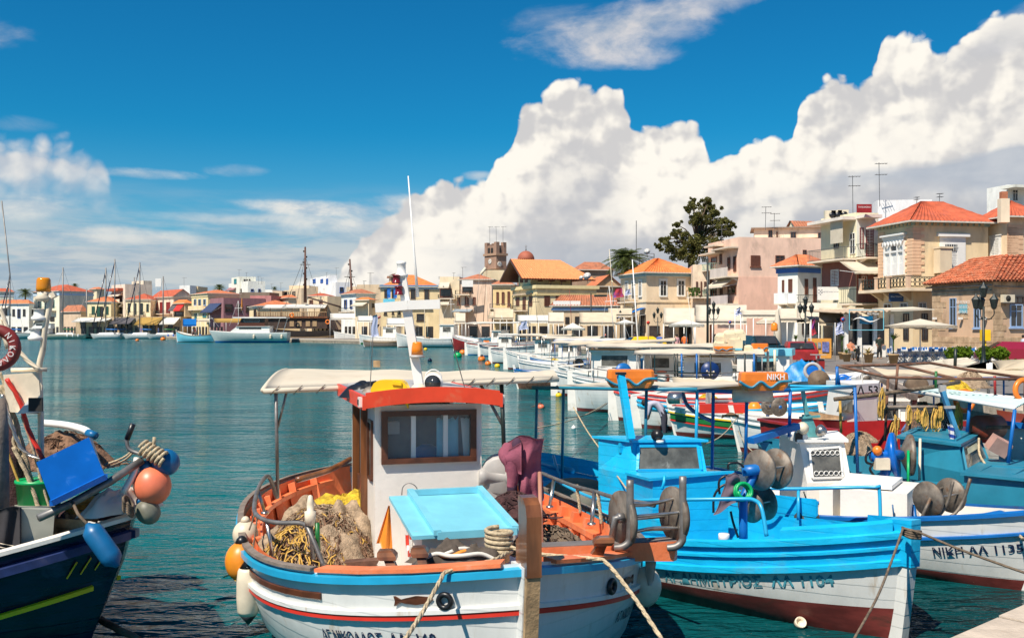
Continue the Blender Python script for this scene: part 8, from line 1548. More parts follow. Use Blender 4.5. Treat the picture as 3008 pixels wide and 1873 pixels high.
 for k,(r,X,mt,mtop,D,hx,L_,lab,m_,blue)in enumerate(((1,118,960,340,292,-60,11,'sailing yacht with a tall mast behind the motor yacht at the far left','hullwhite',1),(1,748,1020,265,284,60,15,'cream sailing yacht with dark green sail cover and three white fenders','cream',0),(1,1258,1000,270,286,40,11,'white sailing yacht with its bow toward us','hullwhite',1),(1,1365,1000,165,290,0,12,'white sailing yacht with the tallest mast of the left group','hullwhite',1),(1,1662,1000,205,284,-60,12,'white sailing yacht with a radar topped mast and pink washing','hullwhite',1),(1,1940,1000,370,280,-60,11,'white sailing yacht with blue fenders on its side','hullwhite',0),(1,1598,1000,380,292,0,10,'sailing yacht with the shortest mast between its neighbours','hullwhite',0),(1,1030,980,515,296,0,9,'grey hulled sailing yacht with a slim low mast','hullwhite',0))):
  D-=22; L_*=.75; p=W(r,X,mt,D); t=thing('sailing_yacht',lab,'sailing yacht',(p.x,D,0),pi*(1.15 if k%2 else 1.0),'sailing yachts along the far left quay'); h=Hull(L_,2.6,1.2,.3,.1,.5,stern=.6,rkb=1.2); h.build(t,[M.dark,M[m_],M[m_]],[-.5,.1,.9,lambda t:h.zs(t)],12); h.inside(t,M.white,M.white,.04,.05)
  MB().hexa([(-2.5,-.9,1.2),(2,-.7,1.2),(2,.7,1.2),(-2.5,.9,1.2)],[(-2.3,-.8,1.75),(1.4,-.55,1.65),(1.4,.55,1.65),(-2.3,.8,1.75)]).build('coach_roof',M.white_clean,t)
  zt=W(r,X,mtop,D).z; mb=MB(); mb.tube([(0,0,1.2),(0,0,zt)],.17,6); mb.bar((0,-1,zt*.6),(0,1,zt*.6),.06); ms=mb.build('mast',M.dullsteel,t); MB().tube([(0,0,2.6),(-3,0,2.5)],.17,7).build('sail_cover',M.blue if blue else M.green,ms)
  mb=MB(); mb.tube([(0,0,zt*.96),(L_*.47,0,1.4)],.14 if blue else .04,5); mb.tube([(0,0,zt),(-L_*.47,0,1.4)],.025,4); mb.tube([(0,0,zt),(0,1.4,1.3)],.02,4); mb.tube([(0,0,zt),(0,-1.4,1.3)],.02,4); mb.build('rigging',M.navy if blue else M.dullsteel,ms)
  if k in(1,5):
   for i in range(3):mb=MB(); fender(mb,(-1-1.3*i,1.6,.9),.6,.2); mb.build('fender',M['white_clean' if k==1 else 'plasticblue'],t)
 t=thing('wooden_ship','big two masted brown wooden ship with carved upper deck and white awnings','ship',(-44,226,0),0.0); h=Hull(28,6,2.2,1.6,1.2,1,stern=.6,rkb=4); h.build(t,[M.dark,mat('black_brown_planks',(.025,.018,.015),.5,.3,1),M.rawwood,mat('black_brown_planks',(.025,.018,.015))],[-1,.6,lambda t:h.zs(t)-1.6,lambda t:h.zs(t)-1.3,lambda t:h.zs(t)],20); h.inside(t,M.wood,M.wood,.4,.1)
 zz=lambda X,Y:W(2,X,Y,225); o=Vc((-44,226,0))
 def bx(X0,Y0,X1,Y1,n,m_,d0=-2.6,d1=2.6):a,b=zz(X0,Y0)-o,zz(X1,Y1)-o; mb=MB(); mb.hexa([(a.x,d0,b.z),(b.x,d0,b.z),(b.x,d1,b.z),(a.x,d1,b.z)],[(a.x,d0,a.z),(b.x,d0,a.z),(b.x,d1,a.z),(a.x,d1,a.z)]); return mb.build(n,m_,t)
 dw=mat('dark_ship_wood',(.055,.03,.02),.6,.35,1); bx(1060,860,1880,990,'deckhouse',dw); bx(1040,845,1890,868,'upper_deck',M.wood,-3.1,3.1); bx(1050,790,1880,798,'rail',M.rawwood,-3.1,-3.0)
 for i in range(42):X=1055+i*20; bx(X,798,X+6,846,'baluster',M.wood,-3.1,-2.98)
 for X in(1440,1530,1630,1710):bx(X,900,X+50,965,'window',M.rawwood,-2.7,-2.6)
 for X0,X1,Y in((1120,1390,705),(1350,1860,700)):a,b=zz(X0,Y)-o,zz(X1,Y+45)-o; MB().slab(lambda u,v:Vc((a.x+(b.x-a.x)*u,-3+6*v,b.z+(a.z-b.z)*(1-abs(2*v-1)))),8,4,.08).build('awning',M.whitecloth,t)
 for X in range(1080,1880,130):bx(X,745,X+6,850,'awning_post',M.wood,-2.9,-2.75)
 for X,Yt,X2,Yb,rr in((1605,20,1605,680,.38),(2135,165,2180,950,.36)):
  mb=MB(); a,b=zz(X2,Yb)-o,zz(X,Yt)-o; mb.tube([a,b],[rr,rr*.5],8); ms=mb.build('mast',mat('dark_red_brown_spar',(.10,.035,.02),.5,.3),t); mb=MB(); mb.bar(b+Vc((-1.2,0,-4*1.0)),b+Vc((1.2,0,-4)),.12)
  for dx in(-4,4,-1.6):mb.tube([b+Vc((0,0,-2)),a+Vc((dx,-2.5,-1))],.04,4)
  for q in range(7):mb.ball(b.lerp(a,.08+.1*q)+Vc((.3 if q%2 else-.3,0,0)),.22,6)
  mb.build('rigging',M.dark,ms)
 MB().tube([zz(1640,620)-o,zz(2150,770)-o],.22,6).build('boom',dw,t); MB().tube([zz(2200,960)-o,zz(2440,880)-o,zz(2640,780)-o],.25,6).build('bowsprit',M.dkred,t)
 for X,Y,D_,lab in((1447,832,222,'orange life ring on the wooden ship rail'),(1872,912,222,'orange life ring hung low beside the blue barrel of the wooden ship')):mb=MB(); mb.ring(W(2,X,Y,D_),.42,.14,(0,1,0),18,6); solo('life_ring',mb,M.float_o,lab,'life ring')
 for k,(r,X,Y,rr,m_,lab)in enumerate(((10,45,470,.32,'float_o','flat orange buoy left of the white rudders'),(10,285,555,.3,'float_o','orange buoy between white sterns, upper one'),(10,370,610,.26,'float_o','orange red buoy, lowest of the orange group'),(10,490,640,.22,'yellow','small yellow buoy under a white stern'),(3,1372,1450,.42,'ltgreen','green round buoy in front of the red hulled boat'),(3,1430,1415,.4,'float_o','orange buoy beside the green one'),(3,1650,1490,.35,'float_o','orange buoy right of the green one'),(3,995,1375,.25,'yellow','small yellow buoy in the open basin'),(3,1045,1505,.2,'navy','navy blue buoy in the open basin'),(1,1632,1130,.4,'float_o','left of two far orange mooring buoys'),(1,1938,1118,.6,'float_o','right and larger of two far orange mooring buoys'),(10,1285,1020,.14,'yellow','yellow buoy with a line behind the blue frame post'),(10,1055,1170,.13,'buoy_s','salmon buoy in a wire cradle on the open water'),(10,1480,1440,.07,'white_clean','white plastic jug floating behind the plum sweatshirt'))):
  p=WZ(r,X,Y,rr*.4); buoy('mooring_buoy',lab,p,rr,M[m_],M.black if k!=13 else M.white_clean,'buoy','mooring buoys on the water',.9)
 p=WZ(10,1050,1180,0); mb=MB(); [mb.tube([p+Vc((-.35,0,.02)),p+Vc((.0,0,.14+.03*i)),p+Vc((.18,0,.0))],.015,5)for i in range(3)]; solo('wire_cradle',mb,M.dkrope,'dark wire cradle round the salmon buoy','wire')
 for k,(a,b,lab)in enumerate((((10,1000,1440,20),(10,1900,1120,32),'lower of two stern lines crossing the water behind the sweatshirt'),((10,1360,1310,23),(10,1920,1120,33),'upper of two stern lines crossing the water'),((15,1420,700,16),(15,1690,480,24),'taut stern line rising to the boat with grey green hull'),((15,1700,590,22),(15,1900,790,14),'thin line falling toward the pale discs'))):
  ropeline('stern_line',lab,catenary(W(*a),W(*b),.12,6),.012,'rope' if k!=1 else 'dkrope',2)
def right_boats():
 """the crowded right side: red boat, white cabin 53, drums, frames, canvas"""
 T=thing('fishing_boat','dark red fishing boat hung with golden rope hanks','fishing boat',(9.6,19.5,0),.0)
 h=Hull(9.5,3.0,1.0,.25,.2,.5,full=.9); h.build(T,[M.dkred,M.dkred,M.dkred],[-.5,.1,.6,lambda t:h.zs(t)],22); h.inside(T,M.dkred,M.dkred,.5,.08,18); h.rail(T,'cap_rail',M.dkred,0,(.05,.03),0,N=24)
 MB().hexa([W(16,600,700,17.8),W(16,1090,800,17.4),W(16,1090,800,17.6),W(16,600,700,18)],[W(16,600,520,17.8),W(16,1090,500,17.4),W(16,1090,500,17.6),W(16,600,520,18)]).build('red_side_board',mat('wet_red_board',(.34,.012,.012),.35,.3,2),T,True)
 rr=lambda*pts,r=.025,m='rust',n='gallows_pipe',D=17.5:pipe(T,[W(18,x,y,D if len(q)==0 else q[0])for x,y,*q in pts],r,m,n)
 rr((40,325,16.5),(820,310,17),(1230,285,17.5),(1700,370,17.5),(2429,475,17)); rr((60,330,16.5),(690,470,16),(1560,490,16),(2429,490,16)); rr((820,310,17),(1560,490,16)); rr((0,750,16),(560,690,16),(1280,590,16.3),(1600,530,16.6),r=.035,m='dkrope',n='wrapped_boom')
 for x0,y0,x1,y1,m_ in((815,310,790,640,'rust'),(690,480,650,1280,'rust'),(780,640,770,960,'rust'),(2055,450,2060,690,'dkred'),(1305,390,1300,600,'green'),(40,330,30,600,'blue'),(75,750,90,1180,'yrope'),(2440,460,2440,900,'rust')):rr((x0,y0),(x1,y1),m=m_,D=16.2,r=.022)
 rr((600,850,16),(1540,850,16),m='greywood',r=.03,n='pole')
 for k,(X,Y,s_)in enumerate(((610,760,1),(590,880,.8),(960,950,.8),(1070,960,.6),(1150,1000,1),(1300,1020,1),(1360,930,.6),(1590,930,.9),(800,1060,.7),(760,1190,1),(1600,1020,.8))):
  p=W(18,X,Y,15.8); mb=MB(); rnd=random.Random(k)
  for i in range(7):a=Vc((.035*rnd.uniform(.5,1.6)*s_,.02,0)); hh=.16*s_*rnd.uniform(.7,1.3); c_=p+Vc((rnd.uniform(-.03,.03),rnd.uniform(-.03,.03),0)); mb.tube([c_+Vc((0,0,hh)),c_+a+Vc((0,0,hh*.3)),c_+a*.9-Vc((0,0,hh*.7)),c_-Vc((0,0,hh)),c_-a-Vc((0,0,hh*.6)),c_-a+Vc((0,0,hh*.3)),c_+Vc((0,0,hh))],.009,4)
  solo('rope_hank',mb,M.yrope,'golden rope hank, %s'%('topmost near the white cabin','just under the topmost one','greenish loose one by the jeans','small one left of the pair over the net','left of the big pair over the net','right of the big pair over the net','small one beside the big pair','upper one under the orange ring','loop at the corner of the red board','long tail on the red board','lower one under the orange ring')[k],'rope hank','rope hanks on the red boat')
 mb=MB(); n=15
 for i in range(n):mb.bar(W(18,990+28*i,840,16.1),W(18,990+28*(i+5),1130,16.1),.007); mb.bar(W(18,990+28*(i+5),840,16.1),W(18,990+28*i,1130,16.1),.007)
 mb.build('wire_netting',M.dullsteel,T,True,kind='stuff')
 for k,(X,Y,D_,rx,hh,m_,lab)in enumerate(((1120,1180,16.9,.3,.5,'net','brown net behind the wire netting'),(1350,1150,17.1,.27,.45,'netdark','dark net right of the brown one behind the wire netting'),(300,1450,15.3,.27,.3,'netgrey','tan basket of lines beside the blue hauler'),(330,1290,15.6,.28,.13,'netgrey','grey net bag on top of the tan basket'),(1750,600,19.5,.35,.3,'netgrey','pale net bundle under the far canvas'),(1560,640,19,.3,.18,'netyellow','yellow cloth heap near the orange ring'),(150,970,22,.3,.2,'netyellow','yellow net by the white cabin'))):
  p=W(18,X,Y,D_); mb=MB(); heap(mb,p,rx,rx*.8,hh,70+k); strands(mb,p,rx*.9,rx*.7,hh,110,.006,k,.2); solo('fishing_net',mb,M[m_],lab,'fishing net')
 for X,Y,D_,R_,lab in((1665,770,17.2,.17,'orange life ring under the ribbed pale roof'),(2440,640,15.6,.17,'orange life ring cut by the right picture edge'),):mb=MB(); mb.ring(W(18,X,Y,D_),R_,.042,(.2,-1,.1),26,9); solo('life_ring',mb,M.float_o,lab,'life ring')
 T2,h2=small_boat('white cabin boat lettered 53 behind the blue post',(15,20.6),(7.0,22.6),2.7,.8,.3,.3,rudder=False,group=None); A=W(18,250,1010,20.4); mb=MB()
 f=[W(18,250,960,20.4),W(18,550,930,20.9),W(18,560,930,22.2),W(18,-150,950,22)]; t_=[W(18,265,670,20.5),W(18,550,640,21),W(18,570,640,22.2),W(18,-70,680,22)]; z0,z1=.6,t_[0].z
 mb.hexa([Vc((q.x,q.y,z0))for q in f],[Vc((q.x,q.y,z1))for q in t_]); cb=mb.build('cabin',M.white,T2,True); cc=sum(t_,Vc())/4; cc.z=z1; mb=MB(); e=[cc+(Vc((q.x,q.y,z1))-cc)*1.08 for q in t_]; mb.hexa(e,[q+Vc((0,0,.18))for q in e]); mb.build('cabin_roof',M.white_clean,cb,True)
 letters('roof_lettering','ΣΛ 53',.26,lambda x,y:W(18,385,692,20.25)+Vc((x*.9,x*.1,y)),M.black,cb,True,bold=True); MB().hexa([W(18,30,910,21.0),W(18,235,920,20.4),W(18,235,920,20.45),W(18,30,910,21.05)],[W(18,80,755,21.0),W(18,240,750,20.38),W(18,240,750,20.43),W(18,80,755,21.05)]).build('window',M.paneg,cb,True)
 mb=MB(); mb.hexa([W(18,-330,1010,20.8),W(18,110,1010,20.2),W(18,110,1010,20.8),W(18,-330,1010,21.4)],[W(18,-330,900,20.8),W(18,120,970,20.2),W(18,120,970,20.8),W(18,-330,900,21.4)]); solo('plywood_box',mb,M.rawwood,'bare plywood box in front of the white cabin lettered 53','box')
 for k,(X,Y,D_,R_,m_,lab)in enumerate(((120,530,25,.2,'plasticblue','blue drum left of the white winch'),(235,560,24,.2,'plasticblue','second blue drum nearer the red seat'),(1060,590,21,.24,'ltgreen','rusty disc with green paint in the middle right'))):
  t=thing('net_drum',lab,'net drum',tuple(W(18,X,Y+80,D_))); c_=W(18,X,Y,D_); MB().lathe([(R_,-.03),(R_,.03),(R_*.7,.05),(1e-4,.05)],c_,22,(-.3,-1,.1)).build('disc',mat('green_over_rust',(.15,.10,.06),.7,.4,3,dirt=(.08,.17,.03),dirt_amt=.25,dirt_s=3)if m_=='ltgreen' else M[m_],t,True); mb=MB(); mb.tube([c_,c_+Vc((.1,.5,0))],R_*.8,14); mb.bar(c_,c_-Vc((0,-.2,R_*1.6)),.1); mb.build('barrel',M.drum,t,True)
 mb=MB(); mb.hexa([W(18,440,600,23),W(18,540,600,23),W(18,540,600,23.3),W(18,440,600,23.3)],[W(18,450,520,23),W(18,530,520,23),W(18,530,520,23.3),W(18,450,520,23.3)]); solo('red_stool',mb,M.red,'bright red seat back beside the white winch','seat');
 t=thing('winch','white painted winch with a ring in front of the red seat','winch',tuple(W(18,380,600,22.8))); mb=MB(); mb.ring(W(18,390,490,22.8),.17,.04,(.3,-1,0),18,7); mb.bar(W(18,250,500,22.7),W(18,370,430,22.9),.12); mb.bar(W(18,370,440,22.8),W(18,390,620,22.8),.14); mb.build('frame',M.white_clean,t,True); MB().lathe([(.08,-.1),(.08,.1)],W(18,390,490,22.8),12,(.3,-1,0)).build('hub',M.drum,t,True)
 mb=MB(); mb.bar(W(18,300,300,24),W(18,1020,720,20),.16,.12); solo('grey_plank',mb,M.greywood,'long grey plank slanting across the right boats','plank')
 for k,(P4,m_,lab)in enumerate(((((870,330,27),(1200,390,24),(1700,330,25),(1830,270,29),(1700,215,33),(1380,240,33)),'canvas','left wing of the sagging cream canvas on the right'),(((1640,340,25),(2010,255,25),(2500,235,26),(2500,380,25),(2130,430,24.5),(1850,400,24.5)),'tan','right wing of the sagging canvas in shade'))):
  mb=MB(); pts=[W(18,*q)for q in P4]; c_=sum(pts,Vc())/len(pts)-Vc((0,0,.08)); n=len(pts)
  for i in range(n):
   a,b=pts[i],pts[(i+1)%n]; mb.slab(lambda u,v:c_.lerp(a.lerp(b,u),v)+Vc((0,0,.05*sin(v*pi)*sin(u*6+i))),3,5,.02)
  solo('canvas_awning',mb,M[m_],lab,'awning')
 for x0,y0,x1,y1,m_,D_ in((1970,290,1975,680,'white_clean',24),(2005,280,2010,500,'white_clean',24.5),(1555,100,1545,390,'lantern',24)):mb=MB(); mb.tube([W(18,x0,y0,D_),W(18,x1,y1,D_)],.04,8); solo('awning_post',mb,M[m_],'thin post holding the sagging canvas, %s'%{1970:'left white one',2005:'right white one',1555:'dark one with a red lamp'}[x0],'post')
 mb=MB(); p=W(9,2050,840,33); heap(mb,p-Vc((0,0,.3)),.85,.6,.62,90,22,.3); solo('tarpaulin',mb,M.tarp,'big bright blue tarpaulin heap in front of the notice board','tarpaulin')
 t=thing('net_drum','grey rimmed blue drum on the blue tarpaulin','net drum',tuple(W(9,2150,950,31))); c_=W(9,2150,835,31); MB().ring(c_,.23,.055,(-.25,-1,.1),22,7).build('rim',M.grey,t,True); MB().lathe([(.22,0),(.16,.02),(1e-4,.02)],c_,20,(-.25,-1,.1)).build('disc',M.plasticblue,t,True)
 t=thing('net_drum','flat rusty green disc under the blue tarpaulin','net drum',tuple(W(9,2230,1000,29))); MB().lathe([(.31,-.02),(.31,.02),(.05,.04),(1e-4,.08)],W(9,2230,960,29),24,(-.1,-1,.15)).build('disc',mat('green_over_rust',(.15,.10,.06),.7,.4,3,dirt=(.08,.17,.03),dirt_amt=.25,dirt_s=3),t,True)
 T3,h3=small_boat('white wheelhouse boat with an azure roof edge and a dark doorway',(5.6,38.4),(13.4,37),3.0,.9,.5,.3,group=None,rudder=False); f=lambda X,Y,D_:W(9,X,Y,D_)
 mb=MB(); b_=[f(1170,950,37),f(1850,930,36.5),f(1890,930,38.2),f(1200,950,38.7)]; z1=f(1850,640,36.5).z; mb.hexa([Vc((q.x,q.y,.8))for q in b_],[Vc((q.x,q.y,z1))for q in b_]); cb=mb.build('cabin',M.white_clean,T3,True); cc=sum(b_,Vc())/4; cc.z=z1; mb=MB(); e=[cc+(Vc((q.x,q.y,z1))-cc)*1.1 for q in b_]; mb.hexa(e,[q+Vc((0,0,.25))for q in e]); mb.build('roof_edge',M.azure,cb,True)
 w=MB().hexa([f(1410,840,36.4),f(1680,840,36.2),f(1680,840,36.3),f(1410,840,36.5)],[f(1410,710,36.4),f(1680,700,36.2),f(1680,700,36.3),f(1410,710,36.5)]).build('window',M.paneg,cb,True); MB().bar(f(1385,700,36.3),f(1700,690,36.1),.1).build('lintel',M.azure,w,True); MB().bar(f(1390,712,36.3),f(1390,850,36.3),.1).build('jamb',M.azure,w,True)
 for X,m_ in((1570,'fenderw'),(1660,'fenderw')):mb=MB(); mb.tube([f(X,560,35.8),f(X,850,35.8)],.05,6); solo('white_pole',mb,M[m_],'white pole before the azure edged cabin, %s'%('left' if X<1600 else 'right'),'pole')
 T4,h4=small_boat('white boat with a grid of dark poles and a big navy disc',(2.3,42),(10.8,41),2.8,.9,.3,.3,group=None,cab=(-3.2,-1.2,1.0,2.4),rudder=False,can=(-3.4,1.8,1.3,2.85,'canvas','dullsteel'));
 t=thing('net_hauler','big navy blue disc with three pale bolts','net hauler',tuple(f(820,950,30))); mb=MB(); c_=f(820,835,30); mb.lathe([(.28,-.03),(.28,.03),(.06,.04),(1e-4,.06)],c_,28,(.05,-1,0)); d=mb.build('disc',mat('navy_disc_paint',(.006,.03,.13),.4),t,True); mb=MB(); [mb.ball(c_+Vc(q),.028,8)for q in((-.1,-.05,0),(.1,-.05,-.02),(-.01,-.05,-.13))]; mb.build('bolt',M.fenderw,d,True); MB().bar(c_,c_-Vc((0,-.3,1)),.14).build('stand',M.grey,t,True)
 for k,X in enumerate((360,395,450,645,825,1270,1390)):mb=MB(); mb.tube([f(X,610,29.5),f(X+5,1000,29.5)],.028,6); solo('awning_pole',mb,M['blue' if k in(2,3,6)else 'lantern'],'thin %s pole of the pole grid, %s'%('blue' if k in(2,3,6)else 'dark',('leftmost','close to the leftmost one','left of the navy disc','just left of the navy disc','crossing the navy disc','left of the azure edged cabin','at the cabin window')[k]),'pole','poles of the boat awning grid')
 for Y in(862,912):mb=MB(); mb.tube([f(60,Y,29.4),f(900,Y,29.6)],.022,5); solo('awning_rail',mb,M.lantern,'%s horizontal rail of the dark pole grid'%('upper' if Y<900 else 'lower'),'rail')
 orange_float('short orange box float on the pale canopy beside the foam blocks',9,872,1115,515,582,34); orange_float('orange red box float on the azure edged cabin',9,1360,1570,478,590,35.5)
 for k,(X,Y,s_,rz)in enumerate(((960,480,.5,.1),(1050,480,.45,.3),(962,395,.42,.2),(1075,365,.5,.6),(1130,430,.55,.9),(1190,350,.45,1.2),(1310,540,.35,.1))):p=f(X,Y,34.5); mb=MB(); s_*=.75; mb.slab(lambda u,v:p+Vc(((u-.5)*s_*1.25,(v-.5)*s_,s_*.45*(1-abs(2*u-1)**5)*(1-abs(2*v-1)**5)**.5)),8,6,s_*.7); solo('foam_block',mb,mat('cream_foam_block',(.70,.60,.40),.8,.12,3),'cream foam block, %s'%('lower left of the pile','lower middle of the pile','standing one at the left','round topped one in the middle','one behind the pile','top right of the pile','small one right of the pile')[k],'foam block','foam blocks piled on the canopy')
 p=f(1100,1150,13.3); mb=MB()
 for s_ in(0,):mb.tube([f(1120,1165,13.4),f(1620,1150,13.4)],.085,12)
 solo('long_fender',mb,M.fenderw,'long cream cylinder float under the NIKH canopy','fender'); mb=MB(); mb.tube([f(300,1190,27.2),f(440,1190,27)],[.16,.15],16); solo('steel_bowl',mb,M.steel,'round steel drum in the striped boat','drum')
 mb=MB(); mb.bar(f(680,1320,24.8),f(1280,1320,24.6),.25,.22); solo('red_box_rail',mb,M.red,'long bright red box behind the blue posts','box'); mb=MB(); mb.slab(lambda u,v:f(975+220*u,1430-60*sin(u*3)*(1-v)-30*v,22.5),6,4,Vc((0,.05,-.05))); solo('brown_cardboard',mb,mat('brown_board',(.27,.15,.08),.8),'brown board lying on the white boat behind the frame','board')
mid_boats(); right_boats()
# ============================ trees, lamps, street life
def leafy(mb,c,R_,n,size,seed,squash=1.0):
 rnd=random.Random(seed)
 for i in range(n):
  d=Vc((rnd.gauss(0,1),rnd.gauss(0,1),rnd.gauss(0,1))); d.normalize(); d*=R_*rnd.random()**.45; d.z*=squash; p=c+d; a=Vc((rnd.uniform(-1,1),rnd.uniform(-1,1),rnd.uniform(-1,1))).normalized(); b=a.cross(Vc((rnd.uniform(-1,1),.3,rnd.uniform(-1,1)))).normalized(); s_=size*rnd.uniform(.6,1.3); mb.quad(p-a*s_*.5,p+b*s_*.28,p+a*s_*.5,p-b*s_*.28)
def palm(label,x,y,z0,zc,R_,n=46,seed=1,droop=.6,name='palm_tree'):
 t=thing(name,label,'palm tree',(x,y,z0)); rnd=random.Random(seed); MB().tube([(x,y,z0),(x+.1,y,(z0+zc)/2),(x,y,zc)],[R_*.10,R_*.08,R_*.09],8).build('trunk',M.bark,t,True); cr=MB()
 for k in range(n):
  az=k*2.4; e=radians(80-110*(k/n)**.9+rnd.uniform(-8,8)); L_=R_*rnd.uniform(.85,1.1)*(.75+.3*sin(pi*k/n)); d=Vc((cos(az)*cos(e),sin(az)*cos(e),sin(e))); h=Vc((cos(az),sin(az),0)); pts=[Vc((x,y,zc))+d*L_*i/7+Vc((0,0,-droop*R_*(i/7)**2.2*.7))for i in range(8)]; mb=MB(); sd=h.cross(Vc((0,0,1)))
  for i in range(7):
   a,b=pts[i],pts[i+1]; w=R_*.26*sin(pi*(i+1.2)/8.6)
   for s_ in(-1,1):
    for j in(0,.25,.5,.75):p=a.lerp(b,j); q=a.lerp(b,j+.2); tip=p+(b-a)*.9+sd*s_*w-Vc((0,0,w*.35)); mb._add([p,q,tip],[(0,1,2)])
  mb.build('frond',M.palmleaf,t,True)
def trees():
 c=W(4,1430,400,140); palm('tall date palm above the orange roofed corner house',c.x,140,QZ,c.z,250/3.688/FPX*140,90,3)
 for r,X,Yc,D,rr,lab in((1,300,560,318,105,'date palm between two red roofs at the far left'),(1,890,478,335,55,'palm crown peeping over the long red roof'),(2,585,500,300,85,'fan palm above the yellow house with the banner'),(2,1240,510,320,42,'tiny palm on the skyline right of the white block')):c=W(r,X,Yc,D); palm(lab,c.x,D,QZ,c.z,rr/4.048/FPX*D,40,X,.5)
 D=150; base=W(5,430,720,D); t=thing('big_tree','large dark feathery tree behind the orange roof and the pink block','tree',(base.x,D,QZ)); limbs=MB(); mb=MB(); F=lambda X,Y,dd=0:W(5,X,Y,D+dd)
 limbs.tube([(base.x,D,QZ),F(440,700),F(500,500),F(560,250)],[.7,.5,.3,.1],8); rnd=random.Random(8); spots=[]
 for X,Y,r_ in((600,130,55),(560,210,75),(450,190,60),(640,200,60),(500,280,65),(590,320,85),(680,260,55),(700,350,70),(770,330,50),(800,400,60),(850,370,35),(640,430,90),(740,450,80),(540,400,70),(460,350,55),(600,540,95),(480,520,90),(400,580,90),(500,640,110),(300,620,90),(360,500,60),(270,460,50),(300,370,40),(320,440,50),(200,560,60),(150,520,45),(120,580,40),(230,620,60),(380,670,110),(560,670,100),(290,680,80),(640,600,80),(460,130,30),(400,210,35),(820,460,40)):spots.append((F(X,Y,rnd.uniform(-2,2)),r_/3.36/FPX*D))
 for k,(c_,R_)in enumerate(spots):
  leafy(mb,c_,R_*.8,int(330*R_/3+80),.40,k,.85); [leafy(mb,c_+Vc((rnd.uniform(-1,1),rnd.uniform(-1,1),rnd.uniform(-.8,.8)))*R_*1.15,R_*.36,int(90*R_/3+30),.36,k+100*j_)for j_ in range(1,5)]
  limbs.tube([F(500,560),c_.lerp(F(500,480),.4),c_],[.16,.1,.04],5)
 limbs.build('trunk',M.bark,t,True); mb.build('crown',cloth_mat('dark_feathery_leaves',(.17,.165,.05),.45,var=.5,vs=.5,dirt=(.14,.11,.035),dirt_amt=.5,dirt_s=.6),t,True)
def lamp(label,r,X,Yb,Yt,D,arms=3):
 b,tp=W(r,X,Yb,D),W(r,X,Yt,D); H_=tp.z-QZ; t=thing('street_lamp',label,'street lamp',(b.x,D,QZ),group='three armed street lamps along the quay')
 MB().lathe([(.2,0),(.2,.25),(.16,.3),(.15,.9),(.12,1.0),(.07,1.1),(.06,1.5),(.075,1.55),(.05,1.6),(.04,H_-.95)],(b.x,D,QZ),12).build('post',M.lantern,t,True)
 for k in range(arms+1):
  a=radians(200+120*k); c_=Vc((b.x,D,QZ+H_-.62 if k else QZ+H_-.95+.38)); q=Vc((b.x,D,0))+Vc((cos(a),sin(a),0))*(.36 if k<arms else 0); z=QZ+H_-1.05 if k<arms else QZ+H_-.62; mb=MB(); p=Vc((q.x,q.y,z))
  if k<arms:mb.tube(spline([(b.x,D,z-.25),(p.x*.5+b.x*.5,p.y*.5+D*.5,z-.38),(p.x,p.y,z-.2),(p.x,p.y,z)],4),.02,5)
  mb.lathe([(.05,0),(.09,.05),(.15,.34),(.17,.36),(.12,.42),(.05,.5),(.02,.58)],p,6,smooth=False); mb.build('lantern',M.lantern,t,True); g=MB(); g.lathe([(.085,.07),(.135,.32)],p+Vc((0,0,.0)),6,smooth=False); g.v=[q_+(q_-p)*.04 for q_ in g.v]; g.build('lantern_glass',mat('greenish_lantern_glass',(.10,.13,.11),.2,.2),t,True)
